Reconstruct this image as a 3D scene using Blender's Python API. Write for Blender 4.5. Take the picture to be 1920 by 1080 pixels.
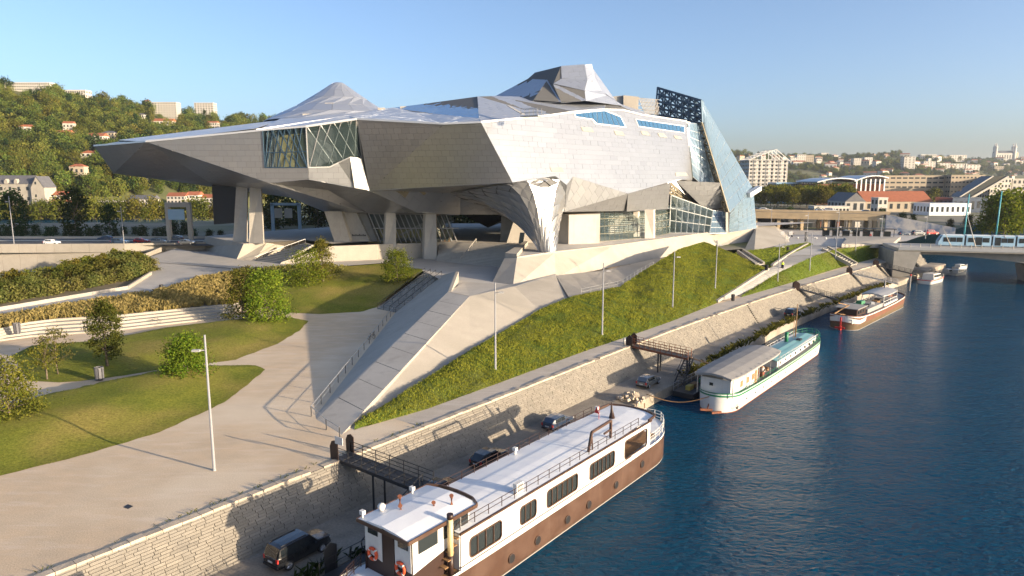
import bpy, math, random
from mathutils import Vector as V, Matrix, noise as mnoise
R = random.Random(7)
rad = math.radians
for o in list(bpy.data.objects): bpy.data.objects.remove(o)
scene = bpy.context.scene
col = scene.collection

# ------------------------------------------------------------ camera
CAMH, FPX, PITCH = 30.0, 1280.0, math.atan(205/1280)
cam_data = bpy.data.cameras.new('camera')
cam_data.sensor_width = 36; cam_data.lens = 24.0
cam_data.clip_start = 0.5; cam_data.clip_end = 30000
camera = bpy.data.objects.new('camera', cam_data); col.objects.link(camera)
camera.location = (0, 0, CAMH); camera.rotation_euler = (math.pi/2 - PITCH, 0, 0)
scene.camera = camera
# ------------------------------------------------------------ sky, sun, exposure
SUN_AZ, SUN_EL = math.atan2(0.895, -0.446), rad(9.5)      # azimuth measured clockwise from +Y
world = bpy.data.worlds.new('World'); scene.world = world; world.use_nodes = True
wn = world.node_tree.nodes; wn.clear()
sky = wn.new('ShaderNodeTexSky'); sky.sky_type = 'NISHITA'; sky.sun_disc = False
sky.sun_elevation = SUN_EL; sky.sun_rotation = SUN_AZ
sky.altitude = 200; sky.air_density = 0.65; sky.dust_density = 3.2; sky.ozone_density = 1.9
bg = wn.new('ShaderNodeBackground'); bg.inputs[1].default_value = 0.137
wo = wn.new('ShaderNodeOutputWorld')
world.node_tree.links.new(sky.outputs[0], bg.inputs[0]); world.node_tree.links.new(bg.outputs[0], wo.inputs[0])
sd = bpy.data.lights.new('sun', 'SUN'); sd.energy = 5.0; sd.angle = rad(0.6); sd.color = (1.0, 0.80, 0.56)
sun = bpy.data.objects.new('sun', sd); col.objects.link(sun)
sdir = V((math.sin(SUN_AZ)*math.cos(SUN_EL), math.cos(SUN_AZ)*math.cos(SUN_EL), math.sin(SUN_EL)))
sun.rotation_euler = (-sdir).to_track_quat('-Z', 'Y').to_euler(); sun.location = (200, -150, 120)
scene.render.engine = 'CYCLES'
scene.view_settings.view_transform = 'Standard'; scene.view_settings.look = 'None'
scene.view_settings.gamma = 1; scene.view_settings.exposure = 1.3
scene.cycles.max_bounces = 6; scene.cycles.transparent_max_bounces = 12

# ------------------------------------------------------------ survey helpers: a point of the picture -> a point of the place
_S, _C = math.sin(PITCH), math.cos(PITCH)
def ray(u, v):
    x = (u-960)/FPX; y = (540-v)/FPX
    return V((x, _C+y*_S, -_S+y*_C))
def G(u, v, z=0.0):
    d = ray(u, v); t = (z-CAMH)/d.z
    return V((d.x*t, d.y*t, z))
def D(u, v, Y):
    d = ray(u, v); t = Y/d.y
    return V((d.x*t, Y, CAMH+d.z*t))
def onplane(u, v, a, b, c):
    n = (b-a).cross(c-a); d = ray(u, v); o = V((0, 0, CAMH))
    return o + d*(n.dot(a-o)/n.dot(d))

# ------------------------------------------------------------ mesh helpers
ORG = {}
def link(o, parent=None):
    col.objects.link(o)
    if parent is not None: o.parent = parent
    return o
def tag(o, label=None, cat=None, group=None, kind=None):
    if label: o['label'] = label
    if cat: o['category'] = cat
    if group: o['group'] = group
    if kind: o['kind'] = kind
    return o
def empty(name, loc=(0, 0, 0), rz=0.0, world_parts=False):
    o = bpy.data.objects.new(name, None); link(o)
    o.empty_display_size = 0.3
    o.location = loc; o.rotation_euler = (0, 0, rz)
    if world_parts: ORG[o.name] = V(loc)
    return o
def copy_tree(o, parent=None):
    c = o.copy(); link(c)
    c.parent = parent
    for ch in list(o.children): copy_tree(ch, c)
    return c

ORD = 'first second third fourth fifth sixth seventh eighth ninth tenth eleventh twelfth thirteenth fourteenth fifteenth sixteenth seventeenth eighteenth nineteenth twentieth'.split()
ORD += ['twenty-'+x for x in ORD[:9]]+['thirtieth']+['thirty-'+x for x in ORD[:9]]
def number(objs, text):
    objs = sorted(objs, key=lambda o: o.location.x/o.location.y)
    for i, o in enumerate(objs): o['label'] = text.replace('#', ('leftmost' if i == 0 else 'rightmost' if i == len(objs)-1 else ORD[i]))

class MB:
    def __init__(s): s.v = []; s.f = []; s.m = []; s.sm = []; s.t = []
    def add(s, vs, fs, mi=0, smooth=False, tone=None):
        b = len(s.v); s.v += [tuple(p) for p in vs]
        for f in fs: s.f.append([b+i for i in f]); s.m.append(mi); s.sm.append(smooth); s.t.append(tone if tone is not None else 0.5)
        return s
    def poly(s, pts, mi=0, tone=None): return s.add(pts, [list(range(len(pts)))], mi, False, tone)
    def box(s, c, d, rz=0, mi=0, taper=(1, 1), rot=None):
        c = V(c); M = rot if rot is not None else Matrix.Rotation(rz, 3, 'Z'); vs = []
        for k in (-1, 1):
            tx, ty = (1, 1) if k < 0 else taper
            for i, j in ((-1, -1), (1, -1), (1, 1), (-1, 1)):
                vs.append(c + M @ V((i*d[0]/2*tx, j*d[1]/2*ty, k*d[2]/2)))
        return s.add(vs, [(3, 2, 1, 0), (4, 5, 6, 7), (0, 1, 5, 4), (1, 2, 6, 5), (2, 3, 7, 6), (3, 0, 4, 7)], mi)
    def bar(s, a, b, w, h=None, mi=0, up=V((0, 0, 1))):
        a = V(a); b = V(b); h = h or w; d = (b-a)
        if d.length < 1e-6: return s
        d.normalize(); x = d.cross(up)
        if x.length < 1e-3: x = d.cross(V((1, 0, 0)))
        x.normalize(); y = x.cross(d)
        vs = []
        for p in (a, b):
            for i, j in ((-1, -1), (1, -1), (1, 1), (-1, 1)): vs.append(p + x*(i*w/2) + y*(j*h/2))
        return s.add(vs, [(3, 2, 1, 0), (4, 5, 6, 7), (0, 1, 5, 4), (1, 2, 6, 5), (2, 3, 7, 6), (3, 0, 4, 7)], mi)
    def path(s, pts, w, h=None, mi=0):
        for a, b in zip(pts, pts[1:]): s.bar(a, b, w, h, mi)
        return s
    def tube(s, pts, rs, n=8, mi=0, caps=True, smooth=True):
        pts = [V(p) for p in pts]
        if not hasattr(rs, '__len__'): rs = [rs]*len(pts)
        b = len(s.v)
        for i, p in enumerate(pts):
            d = (pts[min(i+1, len(pts)-1)]-pts[max(i-1, 0)]); d.normalize()
            x = d.cross(V((0, 0, 1)))
            if x.length < 1e-3: x = V((1, 0, 0))
            x.normalize(); y = x.cross(d)
            for k in range(n):
                a = 2*math.pi*k/n; s.v.append(tuple(p + x*(math.cos(a)*rs[i]) + y*(math.sin(a)*rs[i])))
        for i in range(len(pts)-1):
            for k in range(n):
                s.f.append([b+i*n+k, b+i*n+(k+1) % n, b+(i+1)*n+(k+1) % n, b+(i+1)*n+k]); s.m.append(mi); s.sm.append(smooth); s.t.append(.5)
        if caps:
            s.f.append([b+k for k in range(n)][::-1]); s.m.append(mi); s.sm.append(False); s.t.append(.5)
            e = b+(len(pts)-1)*n; s.f.append([e+k for k in range(n)]); s.m.append(mi); s.sm.append(False); s.t.append(.5)
        return s
    def loft(s, rows, mi=0, closed=False, smooth=False):
        b = len(s.v); n = len(rows[0])
        for r in rows: s.v += [tuple(p) for p in r]
        for i in range(len(rows)-1):
            for k in range(n if closed else n-1):
                k2 = (k+1) % n
                s.f.append([b+i*n+k, b+i*n+k2, b+(i+1)*n+k2, b+(i+1)*n+k]); s.m.append(mi); s.sm.append(smooth); s.t.append(.5)
        return s
    def prism(s, pts, off, mi=0):
        pts = [V(p) for p in pts]; off = V(off); n = len(pts)
        return s.add(pts+[p+off for p in pts], [list(range(n))[::-1], list(range(n, 2*n))]+[(i, (i+1) % n, n+(i+1) % n, n+i) for i in range(n)], mi)
    def cyl(s, c, r, h, n=12, mi=0, r2=None):
        c = V(c); return s.tube([c, c+V((0, 0, h))], [r, r if r2 is None else r2], n, mi)
    def build(s, name, mats, parent=None, label=None, cat=None, group=None, kind=None, recenter=True):
        me = bpy.data.meshes.new(name)
        org = V((0, 0, 0)); p = parent
        if p is not None:
            while p.parent is not None: p = p.parent
            org = ORG.get(p.name, org)
        elif recenter and s.v:
            xs, ys, zs = zip(*s.v); org = V(((min(xs)+max(xs))/2, (min(ys)+max(ys))/2, min(zs)))
        me.from_pydata([(x-org.x, y-org.y, z-org.z) for x, y, z in s.v], [], s.f)
        if not isinstance(mats, (list, tuple)): mats = [mats]
        for m in mats: me.materials.append(m)
        if len(mats) > 1: me.polygons.foreach_set('material_index', s.m)
        if any(s.sm): me.polygons.foreach_set('use_smooth', s.sm)
        if any(t != .5 for t in s.t):
            at = me.attributes.new('tone', 'FLOAT', 'FACE'); at.data.foreach_set('value', s.t)
        me.update()
        o = bpy.data.objects.new(name, me); link(o, parent)
        if parent is None:
            o.location = org; ORG[o.name] = org
        tag(o, label, cat, group, kind)
        return o

# ------------------------------------------------------------ materials
def nodes(name):
    m = bpy.data.materials.new(name); m.use_nodes = True
    nt = m.node_tree; nt.nodes.clear()
    out = nt.nodes.new('ShaderNodeOutputMaterial'); return m, nt, out
def N(nt, t, **kw):
    n = nt.nodes.new(t)
    for k, v in kw.items():
        if k.startswith('i_'):
            key = k[2:]; n.inputs[int(key) if key.isdigit() else key].default_value = v
        else: setattr(n, k, v)
    return n
def C4(c): return (c[0], c[1], c[2], 1) if len(c) == 3 else c
def mixc(nt, fac, a, b):
    n = nt.nodes.new('ShaderNodeMix'); n.data_type = 'RGBA'
    for i, x in ((0, fac), (6, a), (7, b)):
        if hasattr(x, 'links') or hasattr(x, 'is_linked'): nt.links.new(x, n.inputs[i])
        elif i == 0: n.inputs[0].default_value = x
        else: n.inputs[i].default_value = C4(x)
    return n.outputs[2]
def noisefac(nt, scale, detail=4, coord='Object', lo=.35, hi=.65, stretch=None, rough=.55):
    tc = N(nt, 'ShaderNodeTexCoord'); src = tc.outputs[coord]
    if coord == 'World':
        pass
    if stretch:
        mp = N(nt, 'ShaderNodeMapping'); mp.inputs['Scale'].default_value = stretch[:3]
        if len(stretch) > 3: mp.inputs['Rotation'].default_value = (0, 0, stretch[3])
        nt.links.new(src, mp.inputs[0]); src = mp.outputs[0]
    nz = N(nt, 'ShaderNodeTexNoise'); nz.inputs['Scale'].default_value = scale; nz.inputs['Detail'].default_value = detail; nz.inputs['Roughness'].default_value = rough
    nt.links.new(src, nz.inputs['Vector'])
    mr = N(nt, 'ShaderNodeMapRange'); mr.inputs[1].default_value = lo; mr.inputs[2].default_value = hi
    nt.links.new(nz.outputs['Fac'], mr.inputs[0]); return mr.outputs[0], nz.outputs['Fac']
def mat(name, c, c2=None, rough=.7, metal=0.0, scale=2.0, c3=None, scale3=.2, bump=0.0, bscale=None, spec=.4, tone=0.0, stretch=None, orand=0.0, coat=0, fine=None):
    m, nt, out = nodes(name)
    b = N(nt, 'ShaderNodeBsdfPrincipled'); b.inputs['Roughness'].default_value = rough; b.inputs['Metallic'].default_value = metal
    b.inputs['Specular IOR Level'].default_value = spec
    if coat: b.inputs['Coat Weight'].default_value = coat; b.inputs['Coat Roughness'].default_value = .06
    nt.links.new(b.outputs[0], out.inputs[0])
    cur = None
    if c2 is not None:
        f, raw = noisefac(nt, scale, stretch=stretch); cur = mixc(nt, f, c, c2)
    if c3 is not None:
        f, _ = noisefac(nt, scale3, 3, lo=.45, hi=.65); cur = mixc(nt, f, cur if cur is not None else c, c3)
    if fine:
        f, _ = noisefac(nt, fine[0], 2, lo=.3, hi=.7)
        hs = N(nt, 'ShaderNodeHueSaturation'); mr = N(nt, 'ShaderNodeMapRange'); mr.inputs[3].default_value = 1-fine[1]; mr.inputs[4].default_value = 1+fine[1]
        nt.links.new(f, mr.inputs[0]); nt.links.new(mr.outputs[0], hs.inputs['Value'])
        if cur is not None: nt.links.new(cur, hs.inputs['Color'])
        else: hs.inputs['Color'].default_value = C4(c)
        cur = hs.outputs[0]
    if tone or orand:
        hs = N(nt, 'ShaderNodeHueSaturation'); mr = N(nt, 'ShaderNodeMapRange')
        if tone:
            at = N(nt, 'ShaderNodeAttribute', attribute_name='tone'); nt.links.new(at.outputs['Fac'], mr.inputs[0])
        else:
            oi = N(nt, 'ShaderNodeObjectInfo'); nt.links.new(oi.outputs['Random'], mr.inputs[0])
        a = tone or orand; mr.inputs[3].default_value = 1-a; mr.inputs[4].default_value = 1+a
        nt.links.new(mr.outputs[0], hs.inputs['Value'])
        if cur is not None: nt.links.new(cur, hs.inputs['Color'])
        else: hs.inputs['Color'].default_value = C4(c)
        cur = hs.outputs[0]
    if cur is not None: nt.links.new(cur, b.inputs['Base Color'])
    else: b.inputs['Base Color'].default_value = C4(c)
    if bump:
        f, raw = noisefac(nt, bscale or scale*3, 5, stretch=stretch)
        bp = N(nt, 'ShaderNodeBump'); bp.inputs['Strength'].default_value = 1; bp.inputs['Distance'].default_value = bump
        nt.links.new(raw, bp.inputs['Height']); nt.links.new(bp.outputs[0], b.inputs['Normal'])
    return m
def streaks(m, c, scale, stretch, lo, hi, amount=1.0):
    nt = m.node_tree; b = [n for n in nt.nodes if n.type == 'BSDF_PRINCIPLED'][0]; src = b.inputs['Base Color'].links[0].from_socket
    f, _ = noisefac(nt, scale, 4, lo=lo, hi=hi, stretch=stretch, rough=.65)
    mu = N(nt, 'ShaderNodeMath', operation='MULTIPLY'); mu.inputs[1].default_value = amount; nt.links.new(f, mu.inputs[0])
    nt.links.new(mixc(nt, mu.outputs[0], src, c), b.inputs['Base Color']); return m
def glass(name, tint, clear=.3, rough=.03, body=(.05, .08, .1)):
    m, nt, out = nodes(name)
    b = N(nt, 'ShaderNodeBsdfPrincipled'); b.inputs['Base Color'].default_value = C4(body); b.inputs['Roughness'].default_value = rough
    b.inputs['Specular IOR Level'].default_value = .9; b.inputs['Specular Tint'].default_value = C4(tint)
    t = N(nt, 'ShaderNodeBsdfTransparent'); t.inputs[0].default_value = C4([x*.9+.1 for x in tint])
    mx = N(nt, 'ShaderNodeMixShader'); mx.inputs[0].default_value = clear
    nt.links.new(b.outputs[0], mx.inputs[1]); nt.links.new(t.outputs[0], mx.inputs[2]); nt.links.new(mx.outputs[0], out.inputs[0])
    return m
def leafmat(name, c, c2, vary=.25, trans=.35, hue=.03):
    m, nt, out = nodes(name)
    oi = N(nt, 'ShaderNodeObjectInfo'); at = N(nt, 'ShaderNodeAttribute', attribute_name='tone')
    cc = mixc(nt, at.outputs['Fac'], c, c2)
    hs = N(nt, 'ShaderNodeHueSaturation'); mr = N(nt, 'ShaderNodeMapRange'); mr.inputs[3].default_value = 1-vary; mr.inputs[4].default_value = 1+vary
    nt.links.new(oi.outputs['Random'], mr.inputs[0]); nt.links.new(mr.outputs[0], hs.inputs['Value'])
    m2 = N(nt, 'ShaderNodeMapRange'); m2.inputs[3].default_value = .5-hue; m2.inputs[4].default_value = .5+hue
    ml = N(nt, 'ShaderNodeMath', operation='FRACT'); m1 = N(nt, 'ShaderNodeMath', operation='MULTIPLY'); m1.inputs[1].default_value = 7.31
    nt.links.new(oi.outputs['Random'], m1.inputs[0]); nt.links.new(m1.outputs[0], ml.inputs[0]); nt.links.new(ml.outputs[0], m2.inputs[0]); nt.links.new(m2.outputs[0], hs.inputs['Hue'])
    nt.links.new(cc, hs.inputs['Color'])
    d = N(nt, 'ShaderNodeBsdfDiffuse'); t = N(nt, 'ShaderNodeBsdfTranslucent'); mx = N(nt, 'ShaderNodeMixShader'); mx.inputs[0].default_value = trans
    nt.links.new(hs.outputs[0], d.inputs[0]); nt.links.new(hs.outputs[0], t.inputs[0])
    nt.links.new(d.outputs[0], mx.inputs[1]); nt.links.new(t.outputs[0], mx.inputs[2]); nt.links.new(mx.outputs[0], out.inputs[0])
    return m
M = {}
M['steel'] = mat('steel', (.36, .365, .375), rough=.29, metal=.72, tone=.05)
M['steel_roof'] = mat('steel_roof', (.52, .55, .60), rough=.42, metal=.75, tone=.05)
M['steel_roof_sky'] = mat('steel_roof_sky', (.50, .56, .62), rough=.22, metal=1.0, tone=.03)  # smoother roof steel, the sky's reflected blue tinted into its base colour
M['joint'] = mat('joint', (.11, .11, .11), rough=.8)
M['edge'] = mat('edge', (.66, .66, .66), rough=.4, metal=.5)
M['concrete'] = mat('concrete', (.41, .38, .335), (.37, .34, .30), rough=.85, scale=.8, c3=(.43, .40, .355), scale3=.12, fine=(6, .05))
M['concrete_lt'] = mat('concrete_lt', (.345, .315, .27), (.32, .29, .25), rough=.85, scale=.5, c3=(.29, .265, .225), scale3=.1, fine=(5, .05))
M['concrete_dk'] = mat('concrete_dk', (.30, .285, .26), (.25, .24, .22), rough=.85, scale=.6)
M['gravel'] = mat('gravel', (.56, .425, .285), (.50, .39, .27), rough=.95, scale=.5, c3=(.60, .495, .365), scale3=.07, fine=(9, .1), bump=.02, bscale=8)
M['prom'] = mat('promenade', (.43, .375, .315), (.38, .335, .28), rough=.95, scale=.4, c3=(.46, .40, .33), scale3=.06, fine=(6, .08), bump=.01, bscale=8)
M['paving'] = mat('paving', (.42, .40, .375), (.38, .36, .335), rough=.9, scale=.5, c3=(.46, .43, .39), scale3=.08, fine=(5, .06))
streaks(M['gravel'], (.70, .60, .50), .16, (1, 5, 1, .75), .50, .75, .4); streaks(M['gravel'], (.40, .31, .22), .12, (1, 2.2, 1, .9), .52, .75, .35)
streaks(M['prom'], (.52, .47, .41), .2, (1, 6, 1, .9), .5, .7, .7); streaks(M['paving'], (.33, .31, .29), .25, (1, 3, 1, .4), .52, .72, .6)
M['lowquay'] = mat('lower_quay', (.26, .225, .18), (.19, .165, .135), rough=.95, scale=.5, c3=(.33, .29, .24), scale3=.15, fine=(5, .15), bump=.03, bscale=4)
M['asphalt'] = mat('asphalt', (.055, .055, .057), (.075, .073, .07), rough=.9, scale=.6, fine=(5, .1))
M['stone'] = mat('quay_stone', (.205, .185, .155), (.175, .16, .138), rough=.92, scale=.7, tone=.15, c3=(.20, .18, .15), scale3=.13, bump=.02, bscale=9)
M['mortar'] = mat('mortar', (.17, .15, .125), rough=.95)
M['coping'] = mat('coping', (.45, .375, .285), (.36, .30, .235), rough=.92, scale=1.2, orand=.12, bump=.02, bscale=7)
M['grass'] = mat('lawn', (.165, .17, .026), (.115, .135, .02), rough=.95, scale=.35, c3=(.23, .19, .05), scale3=.09, fine=(4, .3), bump=.06, bscale=7, spec=.1)
M['bank'] = mat('bank', (.085, .115, .016), (.065, .095, .014), rough=.95, scale=.5, c3=(.09, .10, .022), scale3=.12, fine=(3, .3), bump=.15, bscale=4, spec=.1)
M['soil'] = mat('soil', (.17, .135, .085), (.12, .10, .06), rough=.95, scale=.5, fine=(3, .2))
M['white'] = mat('white_paint', (.60, .59, .565), (.56, .55, .53), rough=.45, scale=.6, fine=(3, .03))
M['roofwhite'] = mat('roof_white', (.70, .71, .73), (.66, .67, .69), rough=.4, scale=.25, c3=(.74, .75, .76), scale3=.4)
streaks(M['concrete'], (.27, .25, .22), .5, (1, 1, .12), .55, .75, .55); streaks(M['concrete_lt'], (.28, .255, .22), .45, (1, 1, .12), .55, .78, .6)
M['brown'] = mat('brown_paint', (.072, .038, .025), (.06, .032, .022), rough=.4, scale=.8, c3=(.09, .053, .038), scale3=.5)
streaks(M['brown'], (.13, .085, .06), 1.6, (1, 1, .1), .55, .8, .5); streaks(M['white'], (.47, .43, .37), 1.4, (1, 1, .12), .56, .8, .5)
M['dkbrown'] = mat('dark_brown', (.035, .018, .014), rough=.45)
M['black'] = mat('black', (.012, .012, .014), rough=.5)
M['blackgloss'] = mat('car_black', (.008, .009, .012), rough=.25, coat=1)
M['darkmetal'] = mat('dark_metal', (.035, .036, .04), rough=.5, metal=.3)
M['galv'] = mat('galvanised', (.42, .42, .42), rough=.45, metal=.6)
M['pole'] = mat('pole_grey', (.36, .355, .35), rough=.5, metal=.3)
M['rust'] = mat('rust', (.22, .075, .035), (.13, .05, .03), rough=.8, scale=2)
M['green'] = mat('green_paint', (.02, .16, .075), rough=.45)
M['teal'] = mat('teal_deck', (.16, .35, .37), (.20, .38, .40), rough=.5, scale=.6)
M['canvas'] = mat('canvas', (.27, .26, .25), (.24, .23, .22), rough=.85, scale=.7)
M['wood'] = mat('wood', (.28, .16, .07), (.20, .11, .05), rough=.7, scale=3)
M['orange'] = mat('orange', (.62, .085, .025), rough=.55)
M['red'] = mat('red', (.45, .03, .025), rough=.5)
M['yellow'] = mat('yellow', (.42, .30, .06), rough=.6)
M['tyre'] = mat('tyre', (.02, .02, .02), rough=.8)
M['rim'] = mat('rim', (.6, .6, .62), rough=.25, metal=.9)
M['carglass'] = mat('car_glass', (.012, .016, .02), rough=.05, spec=.8)
M['winglass'] = mat('window_glass', (.025, .03, .032), rough=.08, spec=.7)
M['glass'] = glass('crystal_glass', (.78, .88, 1.0), .14, .05, (.13, .19, .24))
M['glass_clear'] = glass('clear_glass', (.85, .93, .96), .62, .03, (.06, .09, .09))
M['glass_blue'] = glass('blue_glass', (.62, .80, 1.0), .05, .06, (.035, .10, .19))
M['navy'] = mat('navy_steel', (.035, .07, .11), rough=.5, metal=.4)
M['olive'] = mat('olive_steel', (.23, .20, .14), rough=.6, metal=.3)
M['trunk'] = mat('bark', (.16, .125, .09), (.10, .08, .06), rough=.95, scale=4)
M['leaf'] = leafmat('leaf_bright', (.07, .11, .010), (.20, .21, .025))
M['leaf_olive'] = leafmat('leaf_olive', (.05, .065, .012), (.125, .12, .028))
M['leaf_autumn'] = leafmat('leaf_autumn', (.075, .09, .014), (.18, .165, .03))
M['leaf_dark'] = leafmat('leaf_dark', (.016, .034, .012), (.045, .065, .02), trans=.2)
M['leaf_hill'] = leafmat('leaf_hill', (.06, .085, .016), (.15, .155, .035), vary=.38, hue=.035, trans=.2)
M['leaf_gold'] = leafmat('leaf_gold', (.18, .155, .05), (.33, .27, .10), trans=.3)
M['leaf_shrub'] = leafmat('leaf_shrub', (.075, .09, .022), (.17, .165, .05), trans=.3)
M['tile'] = mat('roof_tile', (.30, .10, .05), (.24, .085, .045), rough=.85, scale=.5, orand=.15)
M['slate'] = mat('slate', (.11, .11, .12), (.09, .09, .10), rough=.6, scale=.5)
M['render_w'] = mat('house_render', (.50, .47, .42), (.45, .42, .375), rough=.9, scale=.2, orand=.12)
M['render_t'] = mat('house_render_tan', (.36, .30, .225), (.32, .27, .205), rough=.9, scale=.2, orand=.15)
M['grey_stone'] = mat('grey_stone', (.36, .33, .28), (.30, .275, .235), rough=.9, scale=.2)
M['hwin'] = mat('house_window', (.035, .04, .045), rough=.2)
M['skin'] = mat('skin', (.45, .27, .19), rough=.6)
# ============================================================ SETTING
# quay frame: s metres along the upper quay edge, n metres inland of it
def _theta(s):
    ks = [(-200, 38.2), (70, 38.2), (95, 40), (130, 41.5), (165, 44), (400, 44.5), (9000, 44.5)]
    for (a, x), (b, y) in zip(ks, ks[1:]):
        if s <= b: return rad(x+(y-x)*(s-a)/(b-a))
    return rad(44.5)
_QT = {0: (-29.4, 40.3)}
for _i in range(0, 500):
    x, y = _QT[_i]; t = _theta(_i+.5); _QT[_i+1] = (x+math.sin(t), y+math.cos(t))
for _i in range(0, -120, -1):
    x, y = _QT[_i]; t = _theta(_i-.5); _QT[_i-1] = (x-math.sin(t), y-math.cos(t))
def Q(s, n, z):
    i = math.floor(s); f = s-i; a = _QT[i]; b = _QT[i+1]; t = _theta(s)
    return V((a[0]+(b[0]-a[0])*f - math.cos(t)*n, a[1]+(b[1]-a[1])*f + math.sin(t)*n, z))
def quay_heading(s): return math.pi/2-_theta(s)
def to_quay(p):
    best = min(range(-110, 495), key=lambda i: (_QT[i][0]-p.x)**2+(_QT[i][1]-p.y)**2)
    t = _theta(best); dx, dy = p.x-_QT[best][0], p.y-_QT[best][1]
    return best+dx*math.sin(t)+dy*math.cos(t), -dx*math.cos(t)+dy*math.sin(t)

def resample(pts, n):
    pts = [V(p) for p in pts]; L = [0]
    for a, b in zip(pts, pts[1:]): L.append(L[-1]+(b-a).length)
    out = []
    for k in range(n):
        d = L[-1]*k/(n-1); i = 0
        while i < len(L)-2 and L[i+1] < d: i += 1
        out.append(pts[i].lerp(pts[i+1], (d-L[i])/max(L[i+1]-L[i], 1e-6)))
    return out
def smooth(t): t = max(0, min(1, t)); return t*t*(3-2*t)
def pxl(l, z=None): return [G(*p) if len(p) == 3 else G(p[0], p[1], z) for p in l]
def sheet(name, pts, m, kind='structure', **kw):
    return MB().poly(pts).build(name, m, kind=kind, **kw)
def bank(name, lower, upper, m, rows=14, cols=70, bulge=.5, rough=.12, kind='structure', drop=True):
    lo = resample(lower, cols); up = resample(upper, cols); rr = []
    for i in range(rows+1):
        t = i/rows; row = []
        for a, b in zip(lo, up):
            p = a.lerp(b, t); p.z += bulge*math.sin(math.pi*t)
            if 0 < i < rows: p.z += rough*mnoise.noise(p*.7)+rough*1.2*mnoise.noise(p*.22)
            row.append(p)
        rr.append(row)
    mb = MB().loft(rr, smooth=True)
    return mb.build(name, m, kind=kind), rr

# ---- river: one sheet of water out to the horizon
def water_mat():
    m, nt, out = nodes('river_water')
    b = N(nt, 'ShaderNodeBsdfPrincipled'); b.inputs['Base Color'].default_value = (.001, .042, .088, 1)
    b.inputs['Roughness'].default_value = .09; b.inputs['IOR'].default_value = 1.24; b.inputs['Specular IOR Level'].default_value = .18; b.inputs['Specular Tint'].default_value = (.30, .72, 1.0, 1)
    geo = N(nt, 'ShaderNodeNewGeometry')
    mp = N(nt, 'ShaderNodeMapping'); mp.inputs['Rotation'].default_value = (0, 0, rad(28)); mp.inputs['Scale'].default_value = (1, 2.1, 1)
    nt.links.new(geo.outputs['Position'], mp.inputs[0])
    n1 = N(nt, 'ShaderNodeTexNoise'); n1.inputs['Scale'].default_value = 1.1; n1.inputs['Detail'].default_value = 4; n1.inputs['Roughness'].default_value = .6
    n1.inputs['Distortion'].default_value = .6
    n2 = N(nt, 'ShaderNodeTexNoise'); n2.inputs['Scale'].default_value = .13; n2.inputs['Detail'].default_value = 2
    nt.links.new(mp.outputs[0], n1.inputs['Vector']); nt.links.new(mp.outputs[0], n2.inputs['Vector'])
    ad = N(nt, 'ShaderNodeMath', operation='MULTIPLY_ADD'); ad.inputs[1].default_value = 1.5
    nt.links.new(n2.outputs['Fac'], ad.inputs[0]); nt.links.new(n1.outputs['Fac'], ad.inputs[2])
    bp = N(nt, 'ShaderNodeBump'); bp.inputs['Strength'].default_value = 1; bp.inputs['Distance'].default_value = .34
    nt.links.new(ad.outputs[0], bp.inputs['Height']); nt.links.new(bp.outputs[0], b.inputs['Normal'])
    nt.links.new(b.outputs[0], out.inputs[0]); return m
M['water'] = water_mat()
MB().poly([(-9000, -3000, 0), (9000, -3000, 0), (9000, 12000, 0), (-9000, 12000, 0)]).build('river', M['water'], kind='structure', recenter=False)

# ---- low quay, sloped stone wall, upper quay
SL = [i*4 for i in range(-25, 66)]
def qedge(s): return -8.6+1.0*mnoise.noise(V((s*.05, 3, 0)))+(1.6*smooth((s-85)/30))
mb = MB(); rows = []
for s in SL:
    e = qedge(s)
    rows.append([Q(s, -2.5, 1.52), Q(s, -5.5, 1.5+.08*mnoise.noise(V((s*.2, 0, 0)))), Q(s, e+.4, 1.42), Q(s, e, 1.30), Q(s, e-.25, -1.5)])
mb.loft(rows).build('lower_quay', M['lowquay'], kind='structure')
pg = [Q(s, -.02, 5) for s in range(-100, 256, 5)]+[Q(255, 34, 5), V((20, 190, 5)), V((-60, 176, 5)), V((-190, 182, 5)), V((-260, 100, 5)), V((-170, -40, 5))]
sheet('park_ground', pg, M['gravel'])
MB().loft([[Q(s, .6, 5.006), Q(s, 4.6+.35*math.sin(s*.13), 5.006)] for s in range(33, 256, 3)]).build('promenade', M['prom'], kind='structure')

wall = empty('quay_wall', Q(60, -1.3, 1.5), world_parts=True)
tag(wall, 'long sloping stone quay wall between upper promenade and lower quay', 'quay wall')
NW0, ZT, NB, ZB = 0.0, 4.96, -2.6, 1.46
def W(s, t, off):                 # t 0 at the foot, 1 at the top
    nn, zz = NB+(NW0-NB)*t, ZB+(ZT-ZB)*t
    l = math.hypot(NW0-NB, ZT-ZB); return Q(s, nn-(ZT-ZB)/l*off, zz+(NW0-NB)/l*off)
MB().loft([[W(s, 0, -.02), W(s, 1, -.02)] for s in range(-100, 256, 4)]).build('wall_core', M['mortar'], wall)
mb = MB(); course = 19
for c in range(course):
    t0, t1 = c/course+.004, (c+1)/course-.004
    s = -14+R.random()
    while s < 254:
        L = R.uniform(.55, 1.3)*(1+max(0, s-120)*.006); a, b = s+.02, s+L-.02; o = R.uniform(.03, .07)
        tone = max(0, min(1, R.gauss(.5, .24)))
        p = [W(a, t0, o), W(b, t0, o), W(b, t1, o), W(a, t1, o)]; q = [W(a, t0, -.01), W(b, t0, -.01), W(b, t1, -.01), W(a, t1, -.01)]
        mb.add(p+q, [(0, 1, 2, 3), (4, 5, 1, 0), (5, 6, 2, 1), (6, 7, 3, 2), (7, 4, 0, 3)], tone=tone)
        s += L
mb.build('stone_courses', M['stone'], wall, kind='stuff')
s = -12.0; k = 0
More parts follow.
